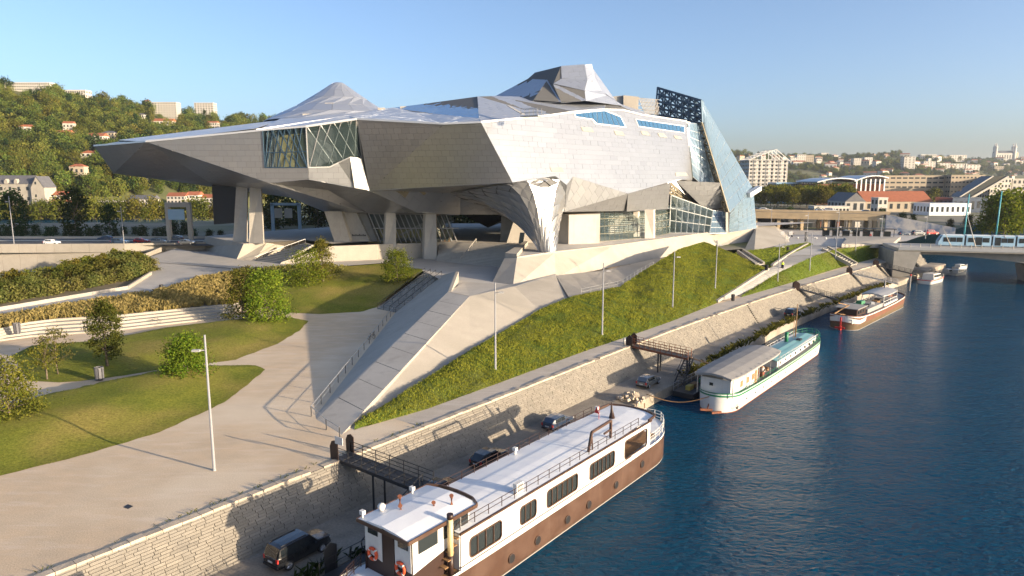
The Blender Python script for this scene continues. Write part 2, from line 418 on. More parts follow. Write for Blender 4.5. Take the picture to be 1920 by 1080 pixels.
while s < 250:                     # coping stones along the top
    L = R.uniform(.8, 1.5)*(1 if s < 140 else 1.5); w = R.uniform(.48, .62); h = R.uniform(.07, .15)
    if R.random() > .06:
        cp = MB(); a, b = s+.02, s+L-.02
        pts = [Q(a, -.10, 4.9), Q(b, -.10, 4.9), Q(b, w, 4.9), Q(a, w, 4.9)]
        top = [p+V((0, 0, .1+h+R.uniform(-.012, .012))) for p in pts]
        cp.add(pts+top, [(4, 5, 6, 7), (0, 1, 5, 4), (1, 2, 6, 5), (2, 3, 7, 6), (3, 0, 4, 7)])
        cp.build('coping_stone', M['coping'], wall)
    s += L
# expansion joint of stacked stones seen on the wall further along
st = empty('wall_steps', Q(137, -1.3, 1.5), world_parts=True); tag(st, 'narrow flight of stone steps let into the sloping quay wall', 'steps')
for i in range(11):
    t = (i+.5)/11; MB().box(W(122, t, .12), (.55, .42, .16), quay_heading(122)).build('step', M['stone'], st)

# ---- land behind: city ground, highway, river bank, hills
pts = [(-900, 192), (-145, 193.5), (-108, 197), (-60, 192), (-20, 176), (30, 182), (70, 206), (98, 212)]
pts = [V((x, y, 9)) for x, y in pts]+[Q(s, 5, 9) for s in range(252, 490, 20)]
pts += [V((700, 800, 9)), V((3200, 3350, 9)), V((5200, 5400, 9)), V((3000, 5200, 9)), V((900, 2100, 9)), V((420, 1080, 9)), V((130, 560, 9)), V((-70, 360, 9)), V((-270, 318, 9)), V((-900, 300, 9))]
sheet('city_ground', pts, mat('city_ground', (.20, .18, .14), (.13, .125, .09), rough=.95, scale=.05, c3=(.10, .115, .04), scale3=.02))
mb = MB().loft([[V((x, y, 9)), V((x-8, y+14, -2))] for x, y in [(-900, 300), (-270, 318), (-70, 360), (130, 560), (420, 1080), (900, 2100)]])
mb.build('river_bank', M['bank'], kind='structure')
# highway along the back of the museum
HW = [(-900, 10.1), (-110, 10.1), (-40, 9.9), (60, 9.6), (160, 9.4)]
def hwy(x): return 205+max(0, x+60)*.52
mb = MB(); rows = [[V((x, hwy(x)-7, 10.8)), V((x, hwy(x)+16, 10.8))] for x in range(-900, 161, 20)]
mb.loft(rows).build('highway', M['asphalt'], kind='structure')
mb = MB()
for yo in (-.2, 3.4, 8.0, 11.5):
    x = -300
    while x < 150:
        mb.poly([V((x, hwy(x)+yo, 10.806)), V((x+3, hwy(x+3)+yo, 10.806)), V((x+3, hwy(x+3)+yo+.16, 10.806)), V((x, hwy(x)+yo+.16, 10.806))]); x += 9
mb.build('lane_markings', M['white'], kind='structure')
for k, (yo, nm, lb) in enumerate(((16.2, 'barrier', 'pale concrete crash barrier on the river side of the highway'), (5.6, 'barrier', 'steel crash barrier down the middle of the highway'))):
    b = MB()
    for x in range(-300, 150, 6): b.bar(V((x, hwy(x)+yo, 11.1)), V((x+6, hwy(x+6)+yo, 11.1)), .3, .85 if k == 0 else .35)
    b.build(nm, M['concrete'] if k == 0 else M['galv'], label=lb, cat='barrier')

HA = [(-420, 500, 760, 140), (-200, 510, 800, 152), (0, 520, 840, 172), (100, 540, 880, 182), (180, 555, 920, 200), (300, 590, 1000, 214), (420, 680, 1150, 228), (540, 800, 1350, 236),
      (800, 1200, 1900, 250), (1100, 1600, 2400, 272), (1400, 1750, 2600, 294), (1500, 1760, 2650, 299), (1600, 1800, 2800, 299), (1680, 1850, 2850, 293), (1740, 1850, 2850, 302), (1800, 2100, 3300, 304), (1900, 2300, 3500, 304), (2050, 2400, 3600, 300), (2400, 2500, 3700, 300)]
def hillcol(u):
    for a, b in zip(HA, HA[1:]):
        if u <= b[0]: f = (u-a[0])/(b[0]-a[0]); return [a[i]+(b[i]-a[i])*f for i in (1, 2, 3)]
    return HA[-1][1:]
def hill_pt(u, t):               # t 0 foot, 1 ridge, >1 behind
    yf, yr, vr = hillcol(u); x = (u-960)/FPX/1.0127
    zr = CAMH+(335-vr)/FPX*yr; Y = yf+(yr-yf)*t
    z = 5+(zr-5)*(t**.85 if t <= 1 else 1-(t-1)*.5)
    p = V((x*Y, Y, z)); p.z += (5+yr*.003)*mnoise.noise(V((p.x*.006, p.y*.006, 1)))*min(1, t*3)*(0.3 if t > .9 else 1)
    return p
rows = []
for j in range(31):
    t = -.04+j/30*1.5
    rows.append([hill_pt(u, max(t, 0)) if t >= 0 else hill_pt(u, 0)+V((0, -6, -9)) for u in range(-420, 2401, 20)])
MB().loft(rows, smooth=True).build('hills', mat('hill_soil', (.085, .095, .03), (.12, .11, .05), rough=.95, scale=.03, c3=(.06, .075, .02), scale3=.012), kind='structure')

# ---- park: lawns, upper walk, forecourt
def lawn(name, front, back, m, h, wf, wb, zf, step=1.1, lift=.02):
    poly = front+back[::-1]
    def dist(p, line):
        b = 1e9
        for a, c in zip(line, line[1:]):
            d = c-a; t = max(0, min(1, ((p-a).dot(d))/max(d.length_squared, 1e-9))); b = min(b, (p-(a+d*t)).length)
        return b
    f2 = [p.xy for p in front]; b2 = [p.xy for p in back]; P2 = [p.xy for p in poly]
    def inside(p):
        c = False; n = len(P2)
        for i in range(n):
            a, b = P2[i], P2[i-1]
            if (a.y > p.y) != (b.y > p.y) and p.x < (b.x-a.x)*(p.y-a.y)/(b.y-a.y)+a.x: c = not c
        return c
    def hz(p):
        return zf+lift+h*smooth(min(dist(p, f2)/wf, dist(p, b2)/wb))
    import mathutils.geometry as mg
    pts = []
    for i in range(len(P2)):
        a, b = P2[i-1], P2[i]; n = max(1, int((b-a).length/step))
        for k in range(n): pts.append(a.lerp(b, k/n))
    nb = len(pts); edges = [(i, (i+1) % nb) for i in range(nb)]
    xs = [p.x for p in P2]; ys = [p.y for p in P2]; y = min(ys)
    while y < max(ys):
        x = min(xs)
        while x < max(xs):
            q = V((x+R.uniform(-.2, .2)*step, y+R.uniform(-.2, .2)*step))
            if inside(q) and min(dist(q, f2), dist(q, b2)) > step*.5: pts.append(q)
            x += step
        y += step
    v, e, f, *_ = mg.delaunay_2d_cdt(pts, edges, [list(range(nb))], 1, 1e-4)
    mb = MB(); vs = []
    for p in v:
        d = min(dist(p, f2), dist(p, b2)); z = hz(p)+(.06*mnoise.noise(V((p.x*.6, p.y*.6, 5))) if d > .4 else 0)
        vs.append((p.x, p.y, z))
    mb.add(vs, f, smooth=True); return mb.build(name, m, kind='structure'), hz
LAWN_H = {}
def rough_edge(pts, amp=.25):
    out = []
    for a, b in zip(pts, pts[1:]):
        n = max(1, int((b-a).length/1.0))
        for k in range(n):
            p = a.lerp(b, k/n); out.append(p+V((mnoise.noise(p*.9), mnoise.noise(p*.9+V((9, 9, 9))), 0))*amp)
    return out+[pts[-1]]
LA, LAWN_H['a'] = lawn('lawn', rough_edge(pxl([(-120, 915), (0, 893), (150, 855), (300, 810), (420, 755), (475, 712), (497, 693)], 5)), rough_edge(pxl([(-120, 812), (0, 772), (75, 750), (200, 722), (330, 697), (430, 686), (480, 685), (497, 693)], 5)), M['grass'], 1.25, 11, 2.6, 5)
LB_, LAWN_H['b'] = lawn('lawn', rough_edge(pxl([(55, 715), (110, 717), (180, 712), (330, 689), (440, 675), (520, 645), (560, 621), (578, 602)], 5)), rough_edge(pxl([(55, 715), (40, 690), (20, 668), (60, 648), (180, 640), (300, 617), (430, 601), (545, 595), (578, 602)], 5)), M['grass'], .85, 9, 4, 5)
LC, LCR = bank('lawn', rough_edge(pxl([(540, 586, 5.02), (600, 589, 5.02), (680, 584, 5.02), (706, 576, 5.02), (745, 543, 6.9), (792, 509, 8.98)])), pxl([(440, 548, 6.3), (490, 508, 8.5), (560, 499, 8.98), (640, 500, 8.98), (720, 494, 8.98), (792, 505, 9.0)]), M['grass'], 16, 60, .25, .12)
NEAR = [(-60, 612, 6.4), (0, 598, 6.5), (120, 577, 6.8), (300, 547, 7.5), (380, 522, 8.3), (460, 503, 8.95), (520, 499, 9.02)]
FAR = [(-60, 592, 6.4), (0, 578, 6.5), (120, 558, 6.8), (240, 538, 7.5), (282, 512, 8.3), (262, 488, 9.0), (330, 466, 9.9)]
MB().loft([pxl(NEAR), pxl(FAR)]).build('upper_walk', M['paving'], kind='structure')
fc = [(262, 489), (300, 474), (352, 461), (400, 460), (640, 447), (960, 447), (1000, 500), (961, 538), (905, 547), (845, 535), (797, 509), (720, 493), (640, 499), (520, 500), (455, 505)]
sheet('forecourt', pxl(fc, 9.02), M['paving'])
# pale kerb round the shrub bed, and the bed itself
kb = MB(); kp = pxl([(-60, 593, 6.7), (0, 579, 6.8), (120, 559, 7.1), (240, 539, 7.8), (283, 512, 8.6)]); kb.path(kp, .45, .7)
kb.build('kerb', M['concrete_lt'], kind='structure')
bank('shrub_bed', pxl([(-60, 590, 6.5), (0, 577, 6.6), (120, 557, 6.9), (240, 537, 7.6), (283, 510, 8.4)]), pxl([(-60, 540, 6.3), (0, 530, 6.4), (100, 512, 7), (215, 482, 8.3), (262, 487, 8.9)]), M['soil'], 6, 40, .5, .1)
# sunken ramp road and the pale retaining wall at the left
MB().loft([pxl([(-160, 556, 4.2), (0, 531, 5.0), (100, 513, 6.4), (215, 483, 8.6), (262, 489, 9.03)]), pxl([(-160, 528, 3.2), (0, 511, 4.0), (90, 505, 5.3), (180, 484, 7.7), (240, 478, 9.03)])]).build('ramp_road', mat('ramp_paving', (.36, .35, .34), (.32, .31, .30), rough=.9, scale=.4, fine=(4, .06)), kind='structure')
rw = empty('retaining_wall', G(120, 490, 6), world_parts=True); tag(rw, 'tall white concrete retaining wall beside the sunken road at far left', 'wall')
wt = [V((-230, 191.0, 11.5)), V((-112, 196.6, 11.5))]
for k in range(24):
    a = wt[0].lerp(wt[1], k/24); b = wt[0].lerp(wt[1], (k+1)/24-.0006)
    MB().prism([V((a.x, a.y, 2)), V((b.x, b.y, 2)), V((b.x, b.y, 11.5)), V((a.x, a.y, 11.5))], (0, .5, 0)).build('panel', M['concrete_lt'], rw)
MB().prism([V((-112, 196.6, 8)), V((-86, 206, 9)), V((-86, 206, 11.2)), V((-112, 196.6, 11.5))], (0, .5, 0)).build('return_wall', M['concrete_lt'], rw)
# low parapet rising from the bed to the museum block
pp = pxl([(262, 486, 9), (300, 470, 9.4), (325, 461, 9.8), (380, 457, 9.8)]); w = MB()
for a, b in zip(pp, pp[1:]): w.prism([a-V((0, 0, .5)), b-V((0, 0, .5)), b+V((0, 0, .95)), a+V((0, 0, .95))], (.25, .35, 0))
w.build('parapet_wall', M['concrete_lt'], label='low pale concrete parapet curving beside the forecourt at left', cat='wall')
# stone terraces (bleachers) facing the lawn
tr = empty('terrace_seating', G(250, 620, 5), world_parts=True); tag(tr, 'long stepped concrete terrace seating above the middle lawn', 'terrace')
TERR0 = pxl([(-60, 655), (0, 640), (60, 632), (200, 622), (330, 607), (425, 597)], 5)
for k in range(5):
    lo = [p+V((0, 1.5*k-.0, 0)) for p in TERR0]; z0, z1 = 4.9, 5.28+.36*k; hi = [V((p.x, p.y, z1)) for p in lo]
    if k < 4 or True:
        mb = MB(); end = len(lo) if k < 3 else len(lo)-(0)
        lo = lo[1 if k == 0 else 0:]; 
        back = [p+V((0, 1.55 if k < 4 else .7, 0)) for p in lo]
        mb.loft([[V((p.x, p.y, z0)) for p in lo], [V((p.x, p.y, z1)) for p in lo], [V((p.x, p.y, z1)) for p in back], [V((p.x, p.y, z0)) for p in back]])
        mb.build('tier', M['concrete_lt'], tr)
# ornamental grass slope between terraces and walk
lo = [p+V((0, 6.4, 1.6)) for p in TERR0]+[G(445, 552, 6.3)]
bank('ornamental_grass_bed', lo, pxl([(-60, 613, 6.35), (0, 599, 6.45), (120, 578, 6.75), (300, 548, 7.45), (380, 523, 8.25), (470, 504, 8.9)]), M['soil'], 8, 50, .25, .1)

# ---- grass banks above the promenade
B_LO = pxl([(664, 806), (800, 767), (930, 720), (1100, 657), (1180, 630), (1260, 602), (1342, 569)], 5.02)
B_UP = pxl([(668, 792, 5.2), (770, 728, 5.9), (880, 657, 6.6), (963, 610, 7.3), (1013, 580, 7.8), (1067, 557, 8.2), (1163, 537, 8.6), (1200, 512, 9.3), (1240, 487, 10.9), (1273, 467, 12.2), (1320, 453, 12.7), (1368, 472, 11.2), (1405, 489, 9.5), (1436, 503, 8.35)])
_, BANK1 = bank('grass_bank', B_LO, B_UP, M['bank'], 18, 120, .35, .22)
P_L = [(1344, 567, 5.05), (1400, 531, 6.6), (1440, 505, 8.0), (1480, 478, 9.0), (1520, 459, 9.05)]
P_R = [(1402, 548, 5.05), (1452, 515, 6.9), (1500, 492, 8.3), (1535, 477, 9.0), (1575, 462, 9.05)]
MB().loft([resample(pxl(P_L), 24), resample(pxl(P_R), 24)]).build('rising_path', mat('path_paving', (.27, .262, .25), (.24, .235, .225), rough=.9, scale=.5, fine=(3, .06), c3=(.30, .29, .275), scale3=.1), kind='structure')  # paving colour lowered to stand in for shade over the path
_, BANK2 = bank('grass_bank', pxl([(1390, 557), (1480, 531), (1560, 506), (1618, 490), (1668, 477)], 5.02), pxl([(1402, 549, 5.05), (1452, 515, 6.9), (1500, 492, 8.3), (1535, 477, 9.0), (1570, 467, 9.02), (1640, 459, 9.4), (1672, 461, 9.0)]), M['bank'], 12, 70, .25, .2)
_, BANK3 = bank('grass_bank', pxl([(1400, 489, 8.9), (1445, 502, 8.0), (1485, 476, 9.0), (1525, 458, 9.06)]), pxl([(1375, 476, 9.6), (1400, 470, 9.7), (1450, 465, 9.5), (1512, 455, 9.2)]), M['bank'], 6, 40, .15, .1)
sheet('parvis', pxl([(1478, 480), (1536, 477.5), (1575, 463), (1700, 452), (1745, 436), (1440, 428), (1400, 450), (1470, 466), (1512, 458)], 9.03), M['paving'])
# ============================================================ MUSEUM
def newell(p):
    n = V((0, 0, 0))
    for a, b in zip(p, p[1:]+p[:1]):
        n.x += (a.y-b.y)*(a.z+b.z); n.y += (a.z-b.z)*(a.x+b.x); n.z += (a.x-b.x)*(a.y+b.y)
    return n.normalized()
def basis(p, outward=None, ang=0.0):
    n = newell(p); c = sum(p, V((0, 0, 0)))/len(p)
    o = outward if outward is not None else V((0, 0, CAMH))-c
    if n.dot(o) < 0: n = -n
    x = V((0, 0, 1)).cross(n)
    if x.length < .05: x = V((1, 0, 0))
    x.normalize(); y = n.cross(x)
    if ang: x, y = x*math.cos(ang)+y*math.sin(ang), y*math.cos(ang)-x*math.sin(ang)
    return c, x, y, n
def clip(poly, x0, y0, x1, y1):
    for ax, val, sg in ((0, x0, 1), (0, x1, -1), (1, y0, 1), (1, y1, -1)):
        out = []
        for i in range(len(poly)):
            a, b = poly[i-1], poly[i]; da, db = (a[ax]-val)*sg, (b[ax]-val)*sg
            if da >= 0 and db >= 0: out.append(b)
            elif da >= 0 or db >= 0:
                t = da/(da-db); q = (a[0]+(b[0]-a[0])*t, a[1]+(b[1]-a[1])*t)
                out += [q, b] if db >= 0 else [q]
        poly = out
        if len(poly) < 3: return []
    return poly
def area(p): return abs(sum(p[i-1][0]*p[i][1]-p[i][0]*p[i-1][1] for i in range(len(p))))/2
PANELS = {'n': 0}
def clad(parent, polys, m, size=(3.0, 1.25), ang=0.0, gap=.035, off=.06, outward=None, stagger=.5, single=0, back='joint', name='facade_facet'):
    """a folded facet of the shell: dark backing with sheet-steel panels standing proud of it"""
    allp = [p for poly in polys for p in poly]; c, x, y, n = basis(polys[0], outward, ang)
    bk = MB()
    for poly in polys: bk.poly(poly)
    f = bk.build(name, M[back], parent); mb = MB(); w, h = size; cnt = 0
    for poly in polys:
        cc, _, _, nn = basis(poly, n); pl = [((p-c).dot(x), (p-c).dot(y)) for p in poly]
        dx = x-nn*x.dot(nn); dy = y-nn*y.dot(nn)
        xs = [p[0] for p in pl]; ys = [p[1] for p in pl]
        def lift(q, o):              # back onto this polygon's own plane, along the facet normal
            p = c+x*q[0]+y*q[1]; t = nn.dot(poly[0]-p)/nn.dot(n); return p+n*t+nn*o
        for j in range(math.floor(min(ys)/h)-1, math.floor(max(ys)/h)+2):
            for i in range(math.floor(min(xs)/w)-2, math.floor(max(xs)/w)+2):
                x0 = i*w+(stagger*w if j % 2 else 0)
                q = clip(pl, x0+gap/2, j*h+gap/2, x0+w-gap/2, j*h+h-gap/2)
                if len(q) < 3 or area(q) < .08: continue
                tl = (R.uniform(-.012, .012), R.uniform(-.012, .012))
                cx = sum(a[0] for a in q)/len(q); cy = sum(a[1] for a in q)/len(q)
                top = [lift(a, off+(a[0]-cx)*tl[0]+(a[1]-cy)*tl[1]) for a in q]; bot = [lift(a, .01) for a in q]; k = len(q)
                fs = [list(range(k))]+[(a, (a+1) % k, k+(a+1) % k, k+a) for a in range(k)]
                tone = max(0, min(1, R.gauss(.5, .2)))
                if cnt < single and area(q) > w*h*.6 and PANELS['n'] < 300:
                    MB().add(top+bot, fs, tone=tone).build('panel', M[m], f); cnt += 1; PANELS['n'] += 1
                else: mb.add(top+bot, fs, tone=tone)
    if mb.v: mb.build('cladding', M[m], f, kind='stuff')
    return f

mus = empty('museum', G(1022, 473, 13)+V((-10, 20, 0)), world_parts=True)
tag(mus, 'large faceted stainless steel museum raised on concrete columns above the plinth', 'museum')
DOWN = V((0, -.3, -1))
tip = D(177, 274, 188); tipb = D(213, 325, 192); a0 = D(275, 266, 163.2); a1 = D(505, 343, 161.1); cor_b = D(579, 336, 160)
A = (a0, a1, cor_b)
wtl = onplane(493, 245, *A); wbl = onplane(497, 314, *A); wbr = onplane(577, 314, *A); cor_t = onplane(574, 238, *A)
val_b = D(693, 357, 165.5); Bp = (cor_t, cor_b, val_b); val_t = D(670, 224, 160.5)
nose_t = D(902, 230, 152); nose_b = D(961, 342, 156)
Dp = (nose_t, nose_b, val_b); ap = onplane(832, 233, *Dp)
Ep = (nose_t, nose_b, D(1298, 337, 222))
E_ = lambda u, v: onplane(u, v, *Ep)
# A: left wing front, lit at a grazing angle
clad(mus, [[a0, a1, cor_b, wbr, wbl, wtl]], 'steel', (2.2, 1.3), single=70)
# dark facet under the wing tip
sl = D(393, 342, 188); sb1 = D(543, 370, 198); sb2 = D(610, 397, 196); sb3 = D(690, 399, 184); cr = D(615, 356, 172)
clad(mus, [[tip, a0, tipb], [a0, a1, sl], [a0, sl, tipb]], 'steel', (2.2, 1.3), outward=V((-.3, -1, -.6)))
# B: re-entrant lit face with the ledge
l1, l2, l3, l4, l5 = [onplane(u, v, *Bp) for u, v in ((578, 314), (618, 313), (634, 305), (653, 295), (683, 297))]; lm = onplane(665, 351, *Bp)
l4 += V((.5, -.6, 0)); l5 += V((-.6, .3, 0))
clad(mus, [[l1, l2, l3, lm, cor_b]], 'steel', (2.4, 1.3), single=10)
clad(mus, [[l3, l4, lm], [l4, l5, val_b, lm]], 'steel', (2.4, 1.3), single=10)
# C and D: the fold under the nose
clad(mus, [[val_t, ap, val_b]], 'steel', (1.9, 1.35), single=60)
clad(mus, [[ap, nose_t, nose_b, val_b]], 'steel', (1.9, 1.35), single=60)
# soffits
v780 = D(780, 397, 175); v863a = D(863, 362, 176); v863b = D(863, 402, 181); r990 = D(990, 402, 178)
clad(mus, [[a1, cor_b, cr], [a1, cr, sb3], [a1, sb3, sb2], [a1, sb2, sb1], [a1, sb1, sl]], 'steel', (3, 1.6), outward=DOWN, name='soffit')
clad(mus, [[cor_b, val_b, cr], [cr, val_b, v780], [cr, v780, sb3]], 'steel', (3, 1.6), ang=.5, outward=DOWN, name='soffit')
clad(mus, [[val_b, nose_b, v863a], [val_b, v863a, v780]], 'steel', (3, 3), ang=.75, outward=DOWN, name='soffit', gap=.04)
clad(mus, [[v780, v863a, v863b], [sb3, v780, v863b]], 'steel', (3, 1.6), outward=DOWN+V((0, -1, 0)), name='soffit')
clad(mus, [[v863a, nose_b, r990], [v863a, r990, v863b]], 'steel', (3, 1.6), outward=DOWN+V((0, -1, 0)), name='soffit')
# dark zig-zag openings in the soffit
zz = MB(); Sp = (val_b, v863a, v780)
for q in ([(732, 349), (754, 363), (759, 359), (737, 344)], [(754, 363), (765, 342), (776, 344), (760, 369)], [(765, 342), (773, 340), (800, 360), (795, 364), (774, 346)]):
    zz.poly([onplane(u, v, *Sp)+V((0, -.35, -.35)) for u, v in q])
zz.build('soffit_recess', M['olive'], mus)
# E: the great sunlit flank
e1, e2, e3, e4, e5, e6 = [E_(*q) for q in ((1041, 330), (1062, 347), (1074, 331), (1177, 363), (1252, 342), (1298, 337))]
etop = [E_(*q) for q in ((1023, 218), (1080, 210), (1132, 206), (1167, 207), (1203, 216), (1287, 228))]
clad(mus, [[nose_t, nose_b, e1, e2, e3, e4, e5, E_(1270, 337), e6]+etop[::-1]], 'steel', (3.4, 1.25), single=90, off=.05, gap=.025)
h1 = D(1058, 397, 172); g0 = D(1170, 395, 194); g1 = D(1252, 392, 212)
clad(mus, [[e2, e3, h1], [e3, e4, h1]], 'steel', (2.6, 2.6), ang=.8, outward=DOWN, name='soffit', gap=.04)
clad(mus, [[h1, e4, g0]], 'steel', (3.4, 1.3))
clad(mus, [[e4, e5, g1, g0]], 'steel', (3.4, 1.3))
# body behind the skin, so the volume is closed and casts its shadow
bx = MB(); bk = [V((-60, 232, 21)), V((70, 275, 21))]
bx.poly([sb1, sb2, sb3, v863b, r990, h1, g0, g1, D(1345, 395, 232), bk[1], bk[0]])
bt = [V((-58, 232, 47)), V((70, 275, 52))]
bx.add([sl, sb1, bk[0], bt[0], D(500, 240, 215), tipb, tip, D(230, 268, 190)], [(0, 1, 2, 3, 4, 7, 6, 5)])
bx.add([bk[0], bk[1], bt[1], bt[0]], [(0, 1, 2, 3)])
bx.build('rear_shell', M['steel'], mus)
# roofs
rb1 = D(527, 225, 190); rb2 = D(637, 208, 200); rb3 = D(727, 203, 204); k1 = D(655, 219, 182)
bl = D(898, 222, 156); btp = D(895, 181, 186); q773 = D(773, 210, 186); q740 = D(740, 202, 202)
rfx = onplane(480, 245.5, *A)+V((0, .3, .1))
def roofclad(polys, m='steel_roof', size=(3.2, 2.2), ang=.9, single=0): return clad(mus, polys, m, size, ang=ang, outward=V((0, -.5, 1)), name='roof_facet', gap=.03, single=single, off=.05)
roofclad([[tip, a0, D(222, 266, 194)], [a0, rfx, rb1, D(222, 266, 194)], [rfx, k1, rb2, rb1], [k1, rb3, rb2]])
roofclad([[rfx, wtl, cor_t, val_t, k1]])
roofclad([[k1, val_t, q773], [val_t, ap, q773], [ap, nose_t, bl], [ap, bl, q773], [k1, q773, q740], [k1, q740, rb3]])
roofclad([[bl, btp, q740, q773]], 'steel_roof_sky')
u930 = D(930, 180, 192); u1140 = D(1140, 187, 214); u1187 = D(1187, 209, 212)
roofclad([[bl, nose_t, etop[0], btp], [etop[0], etop[1], u930, btp], [etop[1], etop[2], u1140, u930], [etop[2], etop[3], etop[4], u1187, u1140]], size=(4.2, 1.5), ang=.7, single=40)
rt = MB(); back = [V((-70, 232, 46)), V((70, 275, 50))]
rt.add([D(222, 266, 194), rb1, rb2, rb3, q740, btp, u930, u1140, u1187, etop[4], etop[5], back[1], back[0]], [(0, 1, 12), (1, 2, 12), (2, 3, 12), (3, 4, 12), (4, 5, 12), (5, 6, 11, 12), (6, 7, 11), (7, 8, 11), (8, 9, 11), (9, 10, 11)])
rt.build('rear_roof', M['steel_roof'], mus)
# bright eaves profile along the roof edge
eb = MB()
for a, b in ((tip, a0), (a0, wtl), (wtl, cor_t), (cor_t, val_t), (k1, val_t), (val_t, ap), (ap, nose_t), (rfx, k1), (nose_t, etop[0]), (etop[0], etop[1]), (etop[1], etop[2]), (etop[2], etop[3]), (etop[3], etop[4]), (etop[4], etop[5])):
    eb.bar(a+V((0, -.12, .12)), b+V((0, -.12, .12)), .3, .42)
eb.build('eaves_trim', M['edge'], mus)
# cone roofs ("skylight cones"), built of overlapping twisted panels
def cone(cx, cy, z0, prof, twist, n, name, elong=(1, 1), lean=(0, 0), single=True, m='steel_roof'):
    f = MB(); rings = []
    for i, (r, z) in enumerate(prof):
        t = i/(len(prof)-1); rings.append([V((cx+lean[0]*t+math.cos(2*math.pi*(k+.5*(i % 2))/n+twist*t)*r*elong[0], cy+lean[1]*t+math.sin(2*math.pi*(k+.5*(i % 2))/n+twist*t)*r*elong[1], z0+z)) for k in range(n)])
    f.loft([[p-V((0, 0, .25)) for p in r_] for r_ in rings], closed=True)
    f.poly([p-V((0, 0, .2)) for p in rings[-1]], 0)
    o = f.build(name, M['joint'], mus); mb = MB()
    for i in range(len(rings)-1):
        for k in range(n):
            k2 = (k+1) % n; q = [rings[i][k], rings[i][k2], rings[i+1][k2], rings[i+1][k]]
            c = sum(q, V((0, 0, 0)))/4; nn = newell(q); 
            if nn.dot(c-V((cx, cy, c.z-2))) < 0: nn = -nn
            q = [p.lerp(c, .018)+nn*(.05+.04*R.random()) for p in q]; front = (c.y < cy+2)
            pb = [p-nn*.12 for p in q]; fs = [(0, 1, 2, 3), (0, 1, 5, 4), (1, 2, 6, 5), (2, 3, 7, 6), (3, 0, 4, 7)]
            tone = max(0, min(1, R.gauss(.5, .25)))
            if single and front: MB().add(q+pb, fs, tone=tone).build('roof_panel', M[m], o)
            else: mb.add(q+pb, fs, tone=tone)
    if mb.v: mb.build('roof_panels', M[m], o, kind='stuff')
    return o
c1 = D(633, 212, 208)
cone(c1.x, c1.y, c1.z-3, [(21, 0), (17, 2.2), (12.4, 4.4), (8.6, 6.8), (5.2, 9.0), (2.0, 11.2), (1.2, 11.6)], .9, 18, 'skylight_cone', lean=(.6, 0))
# truncated faceted peak further right
c2 = D(1035, 184, 206)
pk = lambda u, v, Y: D(u, v, Y)
k3, k4, kb_, kc_, kd_, ke_ = pk(1003, 136, 207), pk(1052, 124, 198), pk(1053, 148, 195), pk(1037, 158, 194), pk(1026, 150, 198), pk(990, 147.5, 206)
kl = pk(930, 180, 207); kf0, kf1, kf2 = pk(1000, 188, 190), pk(1052, 191, 189), pk(1098, 189, 190); kt1, kt2 = pk(1096, 121.5, 199), pk(1109, 120, 202)
kr = [pk(1113, 134, 203), pk(1116, 144, 203), pk(1121, 156, 203.5), pk(1127, 170, 204), pk(1138, 179, 205), pk(1170, 199, 208)]; km1, km2 = pk(1101, 150, 195), pk(1096, 170, 192)
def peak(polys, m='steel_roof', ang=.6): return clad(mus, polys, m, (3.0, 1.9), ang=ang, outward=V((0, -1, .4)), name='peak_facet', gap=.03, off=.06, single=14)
peak([[k3, k4, kb_, kc_, kd_, ke_]], 'steel_roof_sky'); peak([[kl, ke_, kd_, kf0], [kd_, kc_, kf1, kf0]]); peak([[k4, kt1, km1, kb_]], ang=.1); peak([[kb_, km1, km2, kc_], [kc_, km2, kf2, kf1]], ang=.9)
for a, b, c, d in ((kt1, kt2, kr[0], km1), (km1, kr[0], kr[1], km1), (km1, kr[1], kr[2], km2), (km2, kr[2], kr[3], km2), (km2, kr[3], kr[4], kf2), (kf2, kr[4], kr[5], kf2)):
    q = [a, b, c] + ([d] if (d-a).length > .01 else []); peak([q] if len(q) == 3 else [[q[0], q[1], q[2]], [q[0], q[2], q[3]]], ang=.3)
bkp = [pk(940, 180, 222), pk(1010, 138, 216), pk(1056, 126, 213), pk(1107, 122, 214), pk(1160, 196, 224)]
MB().add([kl, ke_, k3, k4, kt1, kt2, kr[0], kr[3], kr[5]]+bkp, [(0, 1, 10, 9), (1, 2, 10), (2, 3, 11, 10), (3, 4, 12, 11), (4, 5, 12), (5, 6, 12), (6, 7, 12), (7, 8, 13, 12), (9, 10, 11, 12, 13)]).build('peak_rear', M['steel_roof'], mus)
def slab(pix, Y, th, m, name, parent=mus):
    p = [D(u, v, Y if not hasattr(Y, '__len__') else Y[i]) for i, (u, v) in enumerate(pix)]
    return MB().prism(p, (0, th, 0)).build(name, m, parent)
# two roof hatches on the cones, snow rails, service balcony
hp = D(618, 200, 196); MB().box(hp, (2.4, 1.2, 1.7), .2, rot=Matrix.Rotation(-.5, 3, 'X')).box(hp+V((0, -.62, .05)), (1.5, .1, .9), 0, 1, rot=Matrix.Rotation(-.5, 3, 'X')).build('roof_hatch', [M['concrete'], M['black']], mus)
for u, v, Y, L in ((577, 217, 190, 2.6), (683, 208.5, 198, 2.4), (715, 205.5, 199, 2.0), (757, 203, 199, 2.0)):
    MB().box(D(u, v, Y)+V((0, 0, .2)), (L, .5, .6)).build('skylight_box', M['concrete'], mus)
bp = MB(); b0 = D(996, 219, 153.5)
bp.box(b0+V((0, 0, .1)), (4.6, 1.8, .3), -.6)
for i in (-2.2, 0, 2.2):
    for j in (-.8, .8):
        q = b0+Matrix.Rotation(-.6, 3, 'Z') @ V((i, j, 0)); bp.bar(q, q+V((0, 0, 1.7)), .1)
